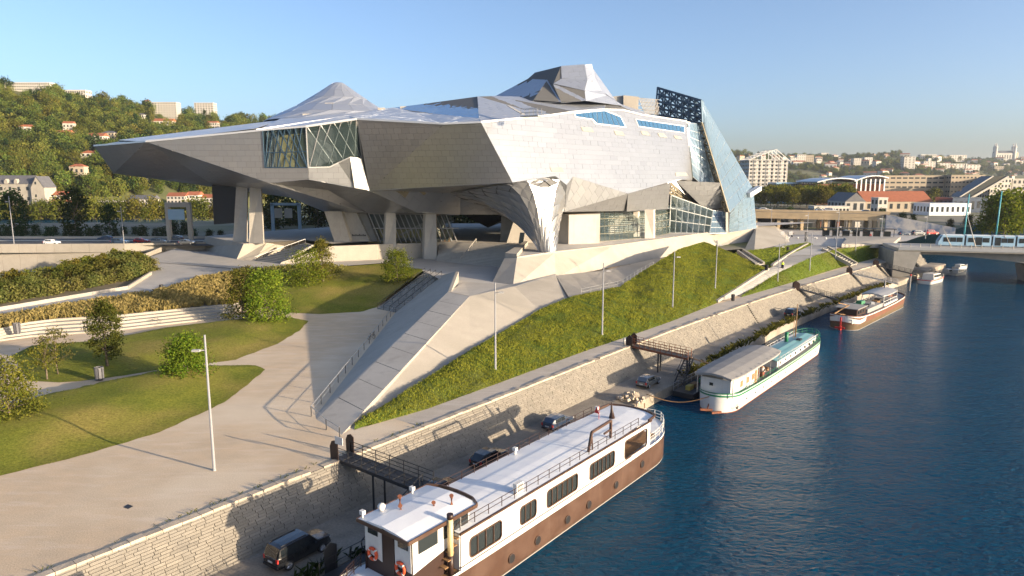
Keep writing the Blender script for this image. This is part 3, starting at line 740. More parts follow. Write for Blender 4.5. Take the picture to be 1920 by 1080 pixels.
for j in (-.8, .8):
    for zz_ in (.9, 1.7):
        bp.bar(b0+Matrix.Rotation(-.6, 3, 'Z') @ V((-2.2, j, zz_)), b0+Matrix.Rotation(-.6, 3, 'Z') @ V((2.2, j, zz_)), .09)
bp.bar(D(953, 198, 157), D(980, 214, 154), 1.2, .12)
bp.build('service_balcony', M['pole'], mus)
# windows in the flank: frame + single panes
nE = basis([nose_t, nose_b, e6])[3]
def facewin(outline, cuts, name='ribbon_window'):
    fr = MB(); o3 = [E_(u, v)+nE*.14 for u, v in outline]
    fr.poly([p for p in o3]); f = fr.build(name, M['edge'], mus)
    for q in cuts:
        p = [E_(u, v)+nE*.2 for u, v in q]; c = sum(p, V((0, 0, 0)))/len(p)
        p = [a.lerp(c, .1) for a in p]; MB().prism(p, nE*.05).build('pane', M['glass_blue'], f)
top1 = [(1077, 214), (1083, 213), (1091, 212), (1100, 210.8), (1109, 209.7), (1118, 208.6), (1127, 207.6), (1132, 207), (1142, 211), (1152, 215), (1162, 219)]
bot1 = [(1080, 219), (1088, 220.2), (1096, 221.6), (1104, 222.8), (1111, 224), (1119, 232.6), (1130, 233.8), (1141, 235), (1151, 236.4), (1161, 237.6), (1172, 239)]
facewin([(1075, 213.5), (1132, 206), (1163, 218), (1174, 240), (1114, 233), (1110, 225), (1078, 220)], [[top1[i], top1[i+1], bot1[i+1], bot1[i]] for i in range(10)])
L = 12; tl, tr_, br, bl_ = (1192, 224), (1282, 237), (1282, 249), (1197, 237)
lp = lambda a, b, t: (a[0]+(b[0]-a[0])*t, a[1]+(b[1]-a[1])*t)
facewin([(1190.5, 223), (1283, 236), (1283, 250), (1196, 238)], [[lp(tl, tr_, i/L), lp(tl, tr_, (i+1)/L), lp(bl_, br, (i+1)/L), lp(bl_, br, i/L)] for i in range(L)])
for q in ([(1088, 238), (1108, 240), (1113, 248), (1092, 246)], [(1150, 245), (1166, 247), (1171, 255), (1154, 253)], [(1200, 245.5), (1213, 247), (1219, 254.5), (1204, 252.5)], [(1232, 249.5), (1245, 251), (1250, 258.5), (1236, 256.5)], [(1262, 254), (1274, 255.5), (1279, 261.5), (1266, 260)], [(1030, 314), (1052, 314), (1057, 322), (1034, 322)], [(1265, 324), (1286, 324), (1289, 330), (1267, 330)]):
    p = [E_(u, v)+nE*.11 for u, v in q]; MB().prism(p, nE*.04).build('vent_panel', M['concrete_dk'], mus)
# window bay at the left corner: two glazed faces with diagonal steel
def glazed(poly, m, inner, diag, name, grid=None, bar=.22, din=1.6):
    c, x, y, n = basis(poly); f = MB().poly(poly).build(name, M[m], mus)
    fm = MB()
    for a, b in zip(poly, poly[1:]+poly[:1]): fm.bar(a+n*.1, b+n*.1, .24)
    for a, b in diag: fm.bar(a+n*.12, b+n*.12, bar)
    fm.build('glazing_bars', M[inner], f); return f, n
lerp = lambda a, b, t: a.lerp(b, t)
dg = []
for i in range(7):
    dg.append((lerp(wtl, cor_t, .12+i*.13), lerp(wbl, wbr, max(0, -.12+i*.14))))
for i in range(4): dg.append((lerp(wtl, cor_t, .2+i*.18), lerp(wbl, wbr, min(1, .62+i*.2))))
dg.append((lerp(wtl, wbl, .6), lerp(cor_t, wbr, .6)))
wa, nA = glazed([wtl, wbl, wbr, cor_t], 'glass_clear', 'navy', dg, 'corner_window')
nAh = V((nA.x, nA.y, 0)).normalized()
MB().poly([p-nAh*5-V((0, 0, .9*(i in (0, 3)))) for i, p in enumerate((wtl, wbl, lerp(wbl, wbr, .97), lerp(wtl, cor_t, .97)))]).build('interior_wall', mat('interior_wall', (.55, .47, .22), (.45, .40, .2), rough=.9, scale=.3), mus)
for i in range(6):
    t = .04+i*.055; MB().bar(lerp(wtl, cor_t, t)-nAh*.9-V((0, 0, .4)), lerp(wbl, wbr, t)-nAh*.9, .35, .2).build('louvre', M['pole'], mus)
gb = [cor_t, l1, l2, l3, l4, l5, val_t]; dg = []
for i in range(5): dg.append((lerp(cor_t, val_t, .28+i*.2 if i < 4 else .98), lerp(l1, l5, max(.02, -.1+i*.24))))
for i in range(4): dg.append((lerp(cor_t, val_t, .02+i*.26), lerp(l1, l5, min(.98, .45+i*.22))))
dg = [(a, b) for a, b in dg]
wb, nB = glazed(gb, 'glass_clear', 'pole', dg, 'side_window', bar=.13)
nBh = V((nB.x, nB.y, 0)).normalized()
MB().poly([p-nBh*4-V((0, 0, .9*(i in (0, 3)))) for i, p in enumerate((cor_t, l1, l5, val_t))]).build('interior_wall', M['slate'], mus)
# roof box, louvred screen and the open steel frame of the crystal
slab([(1148, 181), (1169, 179), (1169, 200), (1150, 192)], 236, 6, M['concrete_dk'], 'plant_room')
slab([(1169, 178.5), (1198, 181.5), (1196, 212), (1169, 202)], 235, 8, M['concrete_lt'], 'plant_room')
lv = MB()
for i in range(12): lv.bar(D(1198+i*3, 183+i*.4, 237), D(1210+i*2.4, 214, 237), .22)
for i in range(5): lv.bar(D(1197, 184+i*7, 237.2), D(1236, 187+i*7, 237.2), .18)
lv.build('louvre_screen', M['concrete'], mus)
FT = [D(1233, 164, 246), D(1315, 188, 231)]; FB = [D(1229, 214, 244), D(1317, 231, 230)]
def truss(t0, t1, b0, b1, nx, ny, depth, w, m, name):
    mb = MB(); dn = V(depth)
    P = lambda i, j, k: lerp(lerp(t0, t1, i/nx), lerp(b0, b1, i/nx), j/ny)+dn*k
    for k in (0, 1):
        for j in range(ny+1): mb.bar(P(0, j, k), P(nx, j, k), w)
        for i in range(nx+1): mb.bar(P(i, 0, k), P(i, ny, k), w)
    for i in range(nx+1):
        for j in range(ny+1): mb.bar(P(i, j, 0), P(i, j, 1), w*.7)
    for i in range(nx):
        for j in range(ny):
            a = (i+j) % 2; mb.bar(P(i+a, j, 0), P(i+1-a, j+1, 0), w*.7); mb.bar(P(i+1-a, j, 1), P(i+a, j+1, 1), w*.7)
    return mb.build(name, M[m], mus)
truss(FT[0], FT[1], FB[0], FB[1], 7, 4, (1.4, 3.2, 0), .5, 'navy', 'steel_frame')
kt, km, klo, kr = D(1316, 188, 231), D(1318, 231, 230), D(1368, 398, 219), D(1412, 354, 243)
kb0, kb1 = G(1366, 436, 13), G(1418, 428, 13)
def curtain(poly4, nx, ny, m, barm, w, name, singles=True, quilt=0):
    a, b, c, d = poly4; f = MB(); _, _, _, n = basis([a, b, c, d])
    P = lambda i, j: lerp(lerp(a, b, i/nx), lerp(d, c, i/nx), j/ny)
    for j in range(ny+1): f.bar(P(0, j), P(nx, j), w)
    for i in range(nx+1): f.bar(P(i, 0), P(i, ny), w)
    o = f.build(name, M[barm], mus)
    for i in range(nx):
        for j in range(ny):
            q = [P(i, j), P(i+1, j), P(i+1, j+1), P(i, j+1)]; cc = sum(q, V((0, 0, 0)))/4
            q = [p.lerp(cc, .03)+n*(w*.55+R.uniform(0, quilt)) for p in q]
            MB().poly(q).build('pane', M[m], o)
    return o
curtain([kt, kr, klo, km], 9, 9, 'glass', 'pole', .07, 'glass_slope', quilt=.08)
curtain([klo, kr, kb1, kb0], 6, 8, 'glass', 'galv', .12, 'glass_base', quilt=.1)
curtain([D(1289, 231, 226), D(1318, 233, 233), D(1366, 392, 226), D(1299, 331, 225)], 5, 8, 'glass', 'galv', .1, 'glass_front')
truss(D(1316, 230, 229.5), D(1366, 397, 218.6), D(1308, 232, 232), D(1358, 396, 222), 12, 1, (1.2, 2.0, 0), .38, 'olive', 'lattice_edge')
truss(D(1318, 330, 229), D(1364, 388, 222), D(1311, 331, 232), D(1350, 392, 226), 7, 1, (1, 2, 0), .35, 'olive', 'lattice_edge')
truss(D(1255, 343, 214), D(1296, 380, 226), D(1253, 362, 214), D(1290, 381, 226), 6, 2, (1, 2, 0), .3, 'olive', 'lattice_edge')
clad(mus, [[D(1267, 339, 217.5), D(1320, 330, 231), D(1363, 388, 224), D(1295, 380, 232)], [D(1363, 388, 224), D(1343, 394, 228), D(1295, 380, 232)]], 'steel', (3, 1.6), outward=DOWN, name='soffit')
MB().bar(D(1402, 366, 236), D(1423, 353, 242), 2.0, 1.6).build('beam_end', M['edge'], mus)
# entrance glazing under the crystal
n0, n1, n2, n3 = G(1255, 437, 13), G(1330, 437.5, 13), D(1337, 395, 220), D(1258, 366, 216)
curtain([n3, n2, n1, n0], 7, 3, 'glass_clear', 'white', .28, 'entrance_glazing')
curtain([D(1337, 395, 220), D(1363, 398, 222), G(1362, 437, 13), n1], 3, 4, 'glass', 'edge', .2, 'entrance_glazing')
MB().prism([G(1361, 437, 13), G(1365.5, 436.7, 13), D(1365.5, 398, 218), D(1361, 398, 217.5)], (.4, 1.4, 0)).build('column', M['concrete_dk'], mus)
MB().bar(D(1268, 405, 224), D(1306, 436, 224), 3, .5).box(D(1300, 428, 226), (6, 4, 6)).build('lobby_stair', M['white'], mus)
MB().poly([D(1250, 360, 240), D(1370, 380, 240), D(1370, 440, 240), D(1250, 440, 240)]).build('lobby_wall', M['slate'], mus)
# ground floor under the flank: concrete box, glass with louvred light, columns
def block(pix, z0, ztop, th, m, name):
    p = [G(u, v, z0) for u, v in pix]; return MB().prism(p, (0, 0, ztop-z0)).build(name, m, mus)
block([(1043, 456), (1066, 458), (1124, 456), (1124, 446), (1060, 444)], 13, 20.7, 0, M['concrete'], 'core_block')
curtain([D(1124, 397, 193), D(1212, 394, 208), G(1212, 446, 13), G(1125, 453, 13)], 10, 4, 'glass_clear', 'olive', .16, 'lobby_glazing')
curtain([D(1224, 393, 210), D(1257, 385, 218), G(1257, 437, 13), G(1226, 444, 13)], 4, 4, 'glass_clear', 'olive', .16, 'lobby_glazing')
st_ = MB()
for i in range(14): st_.bar(D(1128, 399+i*3.6, 207), D(1250, 397+i*3.2, 226), .5, .35)
st_.build('lobby_blinds', M['render_w'], mus)
for u0, u1, vb in ((1209, 1225, 447), (1188, 1196, 444)):
    MB().prism([G(u0, vb, 13), G(u1, vb-.4, 13), D(u1, 393, G(u1, vb, 13).y), D(u0, 393, G(u0, vb, 13).y)], (.9, 1.8, 0)).build('column', M['concrete'], mus)
# concrete columns under the wing
def column(tl_, tr2, yt, bl2, br2, yb, zb, th):
    Y = G((bl2+br2)/2, yb, zb).y; a = [G(bl2, yb, zb), G(br2, yb+1, zb)]; t = [D(bl2*0+tl_, yt, Y), D(tr2, yt, Y)]
    MB().add([a[0], a[1], a[1]+V((-.6, th, 0)), a[0]+V((-.9, th, 0)), t[0], t[1], t[1]+V((-.6, th, 0)), t[0]+V((-.9, th, 0))], [(0, 1, 5, 4), (1, 2, 6, 5), (2, 3, 7, 6), (3, 0, 4, 7), (4, 5, 6, 7)]).build('column', M['concrete'], mus)
column(443, 464, 345, 437, 462, 453, 13, 2.4); column(468, 489, 347, 467, 494, 456, 13, 2.4)
column(724, 742, 398, 720, 743, 485, 9, 2.2); column(798, 818, 398, 795, 819, 486, 9, 2.2)
# leaning concrete core and slanted glazing behind
def lean(pix, zb, Yoff, th, m, name):
    b0, b1 = G(*pix[0], zb), G(*pix[1], zb); Y = b0.y+Yoff
    b0 = D(*pix[0], Y); b1 = D(*pix[1], Y); t1, t0_ = D(*pix[2], Y), D(*pix[3], Y)
    return MB().prism([b0, b1, t1, t0_], (.5, th, 0)).build(name, m, mus)
lean([(627, 453), (657, 453), (640, 396), (608, 396)], 13, 0, 6, M['concrete'], 'core_wall')
lean([(655, 453), (694, 453), (668, 397), (640, 397)], 13, 2, 6, M['concrete'], 'core_wall')
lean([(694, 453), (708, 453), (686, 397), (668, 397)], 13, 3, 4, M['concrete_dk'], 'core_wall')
txt = MB(); tp = D(671, 441.5, G(675, 453, 13).y+1.9)
for i in range(12): txt.box(tp+V((i*.33-1.5, 0, .08*(i % 3 == 0))), (.2, .06, .38+.16*(i % 3 == 0)))
txt.build('wall_lettering', M['black'], mus)
gY = G(780, 455, 13).y+4
mb = MB()
for i in range(16):
    u = 690+i*9.6; mb.bar(D(u, 398, gY), D(u+24, 455, gY), .22)
mb.bar(D(690, 400, gY), D(860, 402, gY), .4); mb.bar(D(700, 428, gY), D(860, 428, gY), .25)
gl = mb.build('slanted_glazing', M['pole'], mus)
MB().poly([D(690, 398, gY+.3), D(848, 400, gY+.3), D(848, 456, gY+.3), D(712, 456, gY+.3)]).build('pane', M['glass_clear'], gl)
MB().poly([D(680, 398, gY+9), D(835, 398, gY+9), D(835, 430, gY+9), D(680, 430, gY+9)]).build('lobby_wall', M['concrete_dk'], mus)
MB().poly([D(690, 428, gY+12), D(850, 428, gY+12), D(850, 456, gY+12), D(690, 456, gY+12)]).build('lobby_wall', M['interior'] if 'interior' in M else bpy.data.materials['interior_wall'], mus)  # yellow of this wall stands in for sunlight passing through the lobby
mb = MB().bar(D(752, 440, gY+3), D(800, 416, gY+3), 2.2, .6)
for i in range(8): mb.bar(D(755+i*6, 453, gY+3), D(755+i*6, 438-i*2.7, gY+3), .35)
mb.build('lobby_stair', M['render_w'], mus)
curtain([D(818, 403, 186), D(842, 401, 192), G(842, 453, 13), G(818, 452, 13)], 3, 2, 'glass_clear', 'wood', .25, 'lobby_glazing')
# black box and angled concrete leg beside the pillar, dark inverted cone in the passage
MB().prism([D(940, 402, 187), D(962, 402, 187), D(962, 455, 187), D(938, 455, 187)], (0, 8, 0)).build('core_wall', M['concrete_dk'], mus)
lean([(950, 455), (1006, 459), (1000, 400), (968, 400)], 13, 0, 5, M['concrete'], 'core_wall')
MB().prism([G(972, 456.5, 13)+V((0, -.15, 0)), G(981, 457, 13)+V((0, -.15, 0)), D(984, 436, G(981, 457, 13).y-.15), D(975, 436, G(972, 456.5, 13).y-.15)], (0, .1, 0)).build('door', M['winglass'], mus)
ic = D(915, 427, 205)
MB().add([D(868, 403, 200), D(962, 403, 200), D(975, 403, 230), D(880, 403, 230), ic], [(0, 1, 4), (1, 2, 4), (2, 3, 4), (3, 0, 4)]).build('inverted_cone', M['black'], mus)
# hanging black screen under the wing
MB().prism([D(397, 344, 192), D(442, 347, 190), D(442, 418, 190), D(401, 421, 192)], (0, .6, 0)).build('dark_screen', M['black'], mus)
# ---- the flaring pillar of diamond panels
pil = empty('pillar_root'); bpy.data.objects.remove(pil)
cbase = G(1027, 472, 13); NC, NR = 20, 9
mouth = [(845, 361, 172), (868, 358, 168), (892, 354, 164), (915, 350, 161), (940, 346, 158.5), (966, 341.5, 156.2), (992, 338, 157.5), (1018, 334, 160), (1041, 330.5, 162), (1058, 348, 165), (1060, 375, 168), (1056, 392, 172)]
mp_ = [D(*q) for q in mouth]; mp_ += [V((14, 184, 22)), V((6, 190, 21)), V((-6, 188, 21)), V((-13, 182, 24))]
mp_ = resample(mp_+[mp_[0]], NC+1)[:-1]
def pil_pt(k, i):
    t = i/NR; kk = (k+.5*(i % 2)) % NC; a = math.floor(kk) % NC; f = kk-math.floor(kk)
    Tm = mp_[a].lerp(mp_[(a+1) % NC], f)
    ang = math.pi+2*math.pi*(kk-2)/NC; B = cbase+V((math.cos(ang)*2.0, math.sin(ang)*1.7, 0))
    Cc = B+V(((Tm.x-B.x)*.36, (Tm.y-B.y)*.36, (Tm.z-13)*.86))
    return B*(1-t)**2+Cc*(2*t*(1-t))+Tm*t**2
core = MB().loft([[pil_pt(k, i)*.985+cbase*.015 for k in range(NC)] for i in range(NR+1)], closed=True)
pcore = core.build('flaring_pillar', M['joint'], mus)
for i in range(-1, NR):
    for k in range(NC):
        lo_, hi_ = max(i, 0), min(i+2, NR); mid = i+1
        if mid > NR: continue
        b = pil_pt(k, lo_) if i >= 0 else pil_pt(k+.5, 0)
        if i >= 0: q = [b, pil_pt(k+(0 if i % 2 == 0 else 1), mid) if False else None]
        s0 = .5*(i % 2)
        low = pil_pt_f = None
        def PT(kk, ii): 
            ii = max(0, min(NR, ii)); return pil_pt(kk-.5*(ii % 2), ii)
        kk = k+.5*(i % 2)
        q = [PT(kk, i), PT(kk+.5, i+1), PT(kk, i+2), PT(kk-.5, i+1)]
        c = sum(q, V((0, 0, 0)))/4; nn = newell(q)
        if nn.length < .5: continue
        ax = cbase.copy(); ax.z = c.z
        if nn.dot(c-ax) < 0: nn = -nn
        q = [p.lerp(c, .008) for p in q]
        bulge = [nn*.02, nn*.05, nn*.24, nn*.05]        # upper tip stands proud: overlapping scales
        q = [p+b_ for p, b_ in zip(q, bulge)]
        MB().add(q+[p-nn*.3 for p in q], [(0, 1, 2, 3), (0, 1, 5, 4), (1, 2, 6, 5), (2, 3, 7, 6), (3, 0, 4, 7)], tone=max(0, min(1, R.gauss(.5, .2)))).build('panel', M['steel'], pcore)

# ============================================================ PLINTH, RAMP, STAIRS
pl = empty('plinth', G(1100, 470, 13)-V((0, 0, 4)), world_parts=True); tag(pl, 'pale concrete plinth and terrace carrying the museum', 'plinth')
tops = [(947, 482), (969, 484), (1040, 474), (1150, 461.5), (1240, 449.5), (1330, 437), (1420, 424.5)]
bots = [(920, 531, 9), (961, 537, 9), (1042, 517, 8.8), (1150, 497, 8.7), (1240, 482, 8.7), (1330, 466, 8.7), (1425, 453, 8.7)]
T3 = [G(u, v, 13) for u, v in tops]; B3 = [G(*q) for q in bots]
MB().loft([[b-V((0, 0, .5)) for b in B3[1:]], T3[1:]]).build('sloped_wall', M['concrete_lt'], pl)
MB().loft([[b-V((0, 0, .5)) for b in B3[:2]], T3[:2]]).build('end_wall', M['concrete_lt'], pl)
tr2 = [T3[0], *T3[1:], V((120, 270, 13)), V((-45, 262, 13)), V((-75, 232, 13)), G(387, 443, 13), G(457, 457, 13), G(573, 450, 13), G(623, 457, 13), G(708, 452, 13), G(830, 453, 13), G(985, 458, 13)]
MB().poly(tr2).build('terrace_floor', M['paving'], pl)
MB().path([p+V((-.1, .12, .15)) for p in T3[1:]], .5, .34).build('parapet', M['concrete_lt'], pl)
MB().prism([G(947, 482, 13), G(969, 484, 13), G(990, 459, 13)+V((0, 0, 0)), G(985, 457.5, 13)], (0, 0, .9)).build('cheek_wall', M['concrete_lt'], pl)
# wall joints
for u0, v0, u1, v1 in ((1103, 476, 1112, 497), (1180, 470, 1190, 488), (1262, 456, 1266, 476), (1040, 480, 1050, 513), (1322, 445, 1325, 460)):
    pass
# recessed glazing low in the wall
for q in ([(1353, 459), (1395, 452), (1395, 467), (1353, 472)],):
    p = [onplane(u, v, T3[5], T3[6], B3[5])+V((.25, -.25, .05)) for u, v in q]; f = MB().prism(p, (-.3, .3, 0)).build('low_window', M['concrete_dk'], pl)
    for i in range(6):
        a, b, c_, d_ = p; x0, x1 = (i+.08)/6, (i+.92)/6
        MB().prism([lerp(a, b, x0)+V((.1, -.1, -.2)), lerp(a, b, x1)+V((.1, -.1, -.2)), lerp(d_, c_, x1)+V((.1, -.1, .1)), lerp(d_, c_, x0)+V((.1, -.1, .1))], (.03, -.03, 0)).build('pane', M['winglass'], f)
MB().prism([onplane(u, v, T3[5], T3[6], B3[5])+V((.2, -.2, 0)) for u, v in ((1343, 458), (1351, 457), (1351, 465), (1343, 466))], (.05, -.05, 0)).build('vent_panel', M['concrete_dk'], pl)
# left block with stairs, back wall between columns
lb = [G(373, 465, 9), G(443, 488, 9), G(478, 488, 9), G(573, 468, 9), G(573, 468, 9)+V((0, 12, 0)), G(373, 465, 9)+V((10, 14, 0))]
lt = [G(387, 443, 13), G(457, 457, 13), G(500, 455, 13), G(573, 450, 13)]
MB().add([lb[0], lb[1], lb[2], lb[3], lt[0], lt[1], lt[2], lt[3]], [(0, 1, 5, 4), (1, 2, 6, 5), (2, 3, 7, 6)]).build('column_block', M['concrete_lt'], pl)
W0, W1, W2_, W3 = G(525, 495, 9), G(708, 487, 9), G(708, 452, 13), G(623, 457, 13)
MB().prism([W0, W1, V((W1.x, W1.y, 13)), V((lerp(W0, W1, .5).x, lerp(W0, W1, .5).y, 13)), V((lerp(W0, W1, .02).x, lerp(W0, W1, .02).y, 9.5))], (0, .6, 0)).build('stair_wall', M['concrete_lt'], pl)
MB().prism([G(708, 487, 9)+V((.01, .4, 0)), G(830, 484, 9)+V((0, 3, 0)), G(830, 484, 9)+V((0, 3, 4)), G(708, 487, 9)+V((.01, .4, 4))], (0, .6, 0)).build('back_wall', M['concrete_lt'], pl)
def stairs(a, b, c, d, n, m, name, parent):       # a-b bottom edge, d-c top edge
    for i in range(n):
        t0, t1 = i/n, (i+1)/n; p = [lerp(a, d, t0), lerp(b, c, t0), lerp(b, c, t1), lerp(a, d, t1)]
        z1 = a.z+(d.z-a.z)*t1; z0 = a.z+(d.z-a.z)*t0-.02
        MB().prism([V((q.x, q.y, z0-.2)) for q in p], (0, 0, z1-z0+.2)).build(name, m, parent)
s1 = empty('staircase', G(510, 490, 9), world_parts=True); tag(s1, 'grey side staircase between low walls left of the columns', 'stairs')
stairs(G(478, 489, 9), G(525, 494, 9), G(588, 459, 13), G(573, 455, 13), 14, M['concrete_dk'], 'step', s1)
mb = MB().bar(G(478, 489, 9)+V((0, -.1, 1)), G(573, 455, 13)+V((0, -.1, 1)), .08)
for i in range(8): q = lerp(G(478, 489, 9), G(573, 455, 13), i/7)+V((0, -.1, 0)); mb.bar(q, q+V((0, 0, 1)), .06)
mb.build('handrail', M['galv'], s1)
s2 = empty('staircase', G(880, 490, 9), world_parts=True); tag(s2, 'broad grey staircase rising from the forecourt to the plinth terrace', 'stairs')
stairs(G(818, 489, 9.03), G(941, 501, 9.03), G(990, 458.5, 13), G(826, 453, 13), 16, M['concrete'], 'step', s2)
ha, hb = lerp(G(818, 489, 9), G(941, 501, 9), .38), lerp(G(826, 453, 13), G(990, 458.5, 13), .42)
mb = MB().bar(ha+V((0, 0, 1.1)), hb+V((0, 0, 1.1)), .14)
for i in range(5): q = lerp(ha, hb, i/4); mb.bar(q, q+V((0, 0, 1.1)), .1)
mb.build('handrail', M['render_w'], s2)

rp = empty('ramp', G(700, 700, 5), world_parts=True); tag(rp, 'wedge shaped pale concrete ramp rising from the gravel path', 'ramp')
tipL, tipR = G(593, 786, 5), G(641, 815, 5); cL, cR = G(840, 547, 10.6), G(881, 555, 10.6); fT = G(855, 509, 11.0)
r1 = G(964, 537, 9.7); r2 = G(1042, 516.5, 9.1)
# top: single slabs
nx = 9
for i in range(nx):
    t0, t1 = i/nx, (i+1)/nx-.0025
    a, b, c, d = lerp(tipL, cL, t0), lerp(tipR, cR, t0), lerp(tipR, cR, t1), lerp(tipL, cL, t1)
    MB().prism([a-V((0, 0, .3)), b-V((0, 0, .3)), c-V((0, 0, .3)), d-V((0, 0, .3))], (0, 0, .3+.012*(i % 2))).build('slab', M['concrete'], rp)
bL = [G(590, 782, 4.98), G(742, 585, 4.98), G(828, 516, 8.9)]
MB().add([bL[0], bL[1], bL[2], fT, cL, tipL], [(0, 1, 4, 5), (1, 2, 3, 4)]).build('side_wall', M['concrete'], rp)
up_ = [G(641, 816, 5), G(668, 796, 4.9), G(770, 731, 5.5), G(880, 660, 6.2), G(963, 613, 6.9), G(1013, 583, 7.4), G(1067, 560, 7.8)]
MB().add([tipR, cR, r1, r2]+up_, [(0, 4, 5), (0, 5, 6, 7, 1), (1, 7, 8), (1, 8, 9, 2), (2, 9, 10, 3)]).build('river_face', M['concrete_lt'], rp)
MB().prism([cL+V((0, 0, -1.6)), fT+V((0, 0, -2)), fT+V((0, 0, .0)), cL+V((0, 0, .02))], (.55, 0, 0)).build('fin', M['concrete_lt'], rp)
MB().add([cL, cR, r1, r2, G(1042, 512, 9.02), G(955, 533, 9.03), G(870, 529, 9.03)], [(0, 1, 6), (1, 2, 5, 6), (2, 3, 4, 5)]).build('crest', M['concrete'], rp)
MB().loft([resample([r2, G(1130, 507, 8.8), G(1215, 488, 8.8), G(1250, 481, 8.8)], 12), resample(pxl([(1067, 558, 8.1), (1163, 538, 8.5), (1205, 514, 9.0), (1245, 490, 9.4)]), 12)]).build('side_terrace', M['concrete_lt'], rp)
s3 = empty('staircase', G(725, 582, 5), world_parts=True); tag(s3, 'shaded stairs with steel handrails climbing beside the ramp', 'stairs')
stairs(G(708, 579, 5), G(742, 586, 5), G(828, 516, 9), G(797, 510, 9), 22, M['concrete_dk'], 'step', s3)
for f in (0.0, .34, .67, 1.0):
    mb = MB(); p0 = lerp(G(708, 579, 5), G(742, 586, 5), f); p1 = lerp(G(797, 510, 9), G(828, 516, 9), f)
    if f in (0.0, 1.0):
        pass
    for i in range(7):
        q = lerp(p0, p1, i/6); mb.bar(q, q+V((0, 0, .95)), .07)
    mb.bar(p0+V((0, 0, .95)), p1+V((0, 0, .95)), .08); mb.build('handrail', M['darkmetal'], s3)
# steel railing round the toe of the ramp
fl = [lerp(G(590, 781, 5), G(742, 586, 5), t)+V((-.35, 0, 0)) for t in [i/14 for i in range(15)]]
tipc = [G(587, 784, 5), G(612, 806, 5), G(637, 822, 5)]
rl = empty('railing', G(587, 784, 5), world_parts=True); tag(rl, 'thin steel guard railing along the left foot of the ramp', 'railing')
for q in fl+tipc[1:]: MB().bar(q, q+V((0, 0, 1.15)), .16, .05).build('post', M['darkmetal'], rl)
allp = fl[::-1]+tipc
for i, hgt in enumerate((1.15, .6)):
    MB().path([q+V((0, 0, hgt)) for q in allp], .07 if i == 0 else .03).build('rail', M['galv'], rl)
# thin posts along the lower terrace
rl = empty('railing', G(1150, 530, 8.5), world_parts=True); tag(rl, 'row of slim posts and wires above the grass bank', 'railing')
pp = resample(pxl([(1090, 553, 8.3), (1163, 537, 8.6), (1200, 514, 9.2), (1225, 500, 9.8)]), 14)
for q in pp: MB().bar(q, q+V((0, 0, 1.2)), .07).build('post', M['galv'], rl)
for hgt in (.6, 1.15): MB().path([q+V((0, 0, hgt)) for q in pp], .025).build('wire', M['galv'], rl)
# low wedges and walls round the parvis
tk = empty('concrete_wedge', G(1430, 455, 9), world_parts=True); tag(tk, 'faceted white concrete wedge at the end of the plinth', 'wedge')
q = pxl([(1395, 470, 8.7), (1414, 474, 8.7), (1480, 455, 9.0), (1478, 443, 9.0)]); q2 = [G(1418, 424, 13), G(1447, 419, 13.0), G(1466, 432, 11.0)]
MB().add([q[0], q[1], q[2], q[3], q2[0], q2[1], q2[2]], [(0, 1, 4), (1, 2, 6, 5, 4), (2, 3, 6), (3, 5, 6)]).build('faces', M['concrete_lt'], tk)
for nm, lab, w_, (p0, p1, p2, p3) in (
    ('stair_cheek', 'sloping concrete stair slot in the grass bank left of the path', 0, ((1383, 474, 10.2), (1393, 472, 10.2), (1432, 497, 8.4), (1418, 500, 8.5))),
    ('stair_cheek', 'pale concrete stair strip between the two right grass banks', 0, ((1541, 470, 9.2), (1551, 466, 9.3), (1606, 497, 5.3), (1596, 500, 5.3)))):
    t = empty(nm, G(*p3), world_parts=True); tag(t, lab, 'stairs'); a, b, c, d = [G(*q)+V((0, 0, .35)) for q in (p0, p1, p2, p3)]
    MB().bar(a, d, .5, .9).build('cheek', M['concrete_lt'], t); MB().bar(b, c, .5, .9).build('cheek', M['concrete_lt'], t)
    for i in range(12): MB().bar(lerp(a, d, (i+.5)/12)-V((0, 0, .2)), lerp(b, c, (i+.5)/12)-V((0, 0, .2)), .5, .25).build('step', M['concrete_dk'], t)
# white parapet beside the rising path
kp = pxl([(1344, 567, 5.1), (1440, 506, 8.0)]); MB().bar(kp[0]+V((0, 0, .2)), kp[1]+V((0, 0, .25)), .6, .5).build('path_kerb', M['concrete_lt'], label='long white concrete kerb along the lower rising path', cat='kerb')
kp = pxl([(1447, 499, 8.3), (1485, 474, 9.0), (1514, 458, 9.1)]); MB().path([p+V((0, 0, .2)) for p in kp], .6, .5).build('path_kerb', M['concrete_lt'], label='white concrete kerb beside the upper end of the path', cat='kerb')
t = MB().prism(pxl([(1578, 464, 9), (1592, 448.5, 9), (1688, 450, 9), (1670, 465, 8.2)]), (0, 0, 1.1)); t.build('abutment_wall', M['concrete_lt'], label='pale concrete wall above the right grass bank by the bridge', cat='wall')
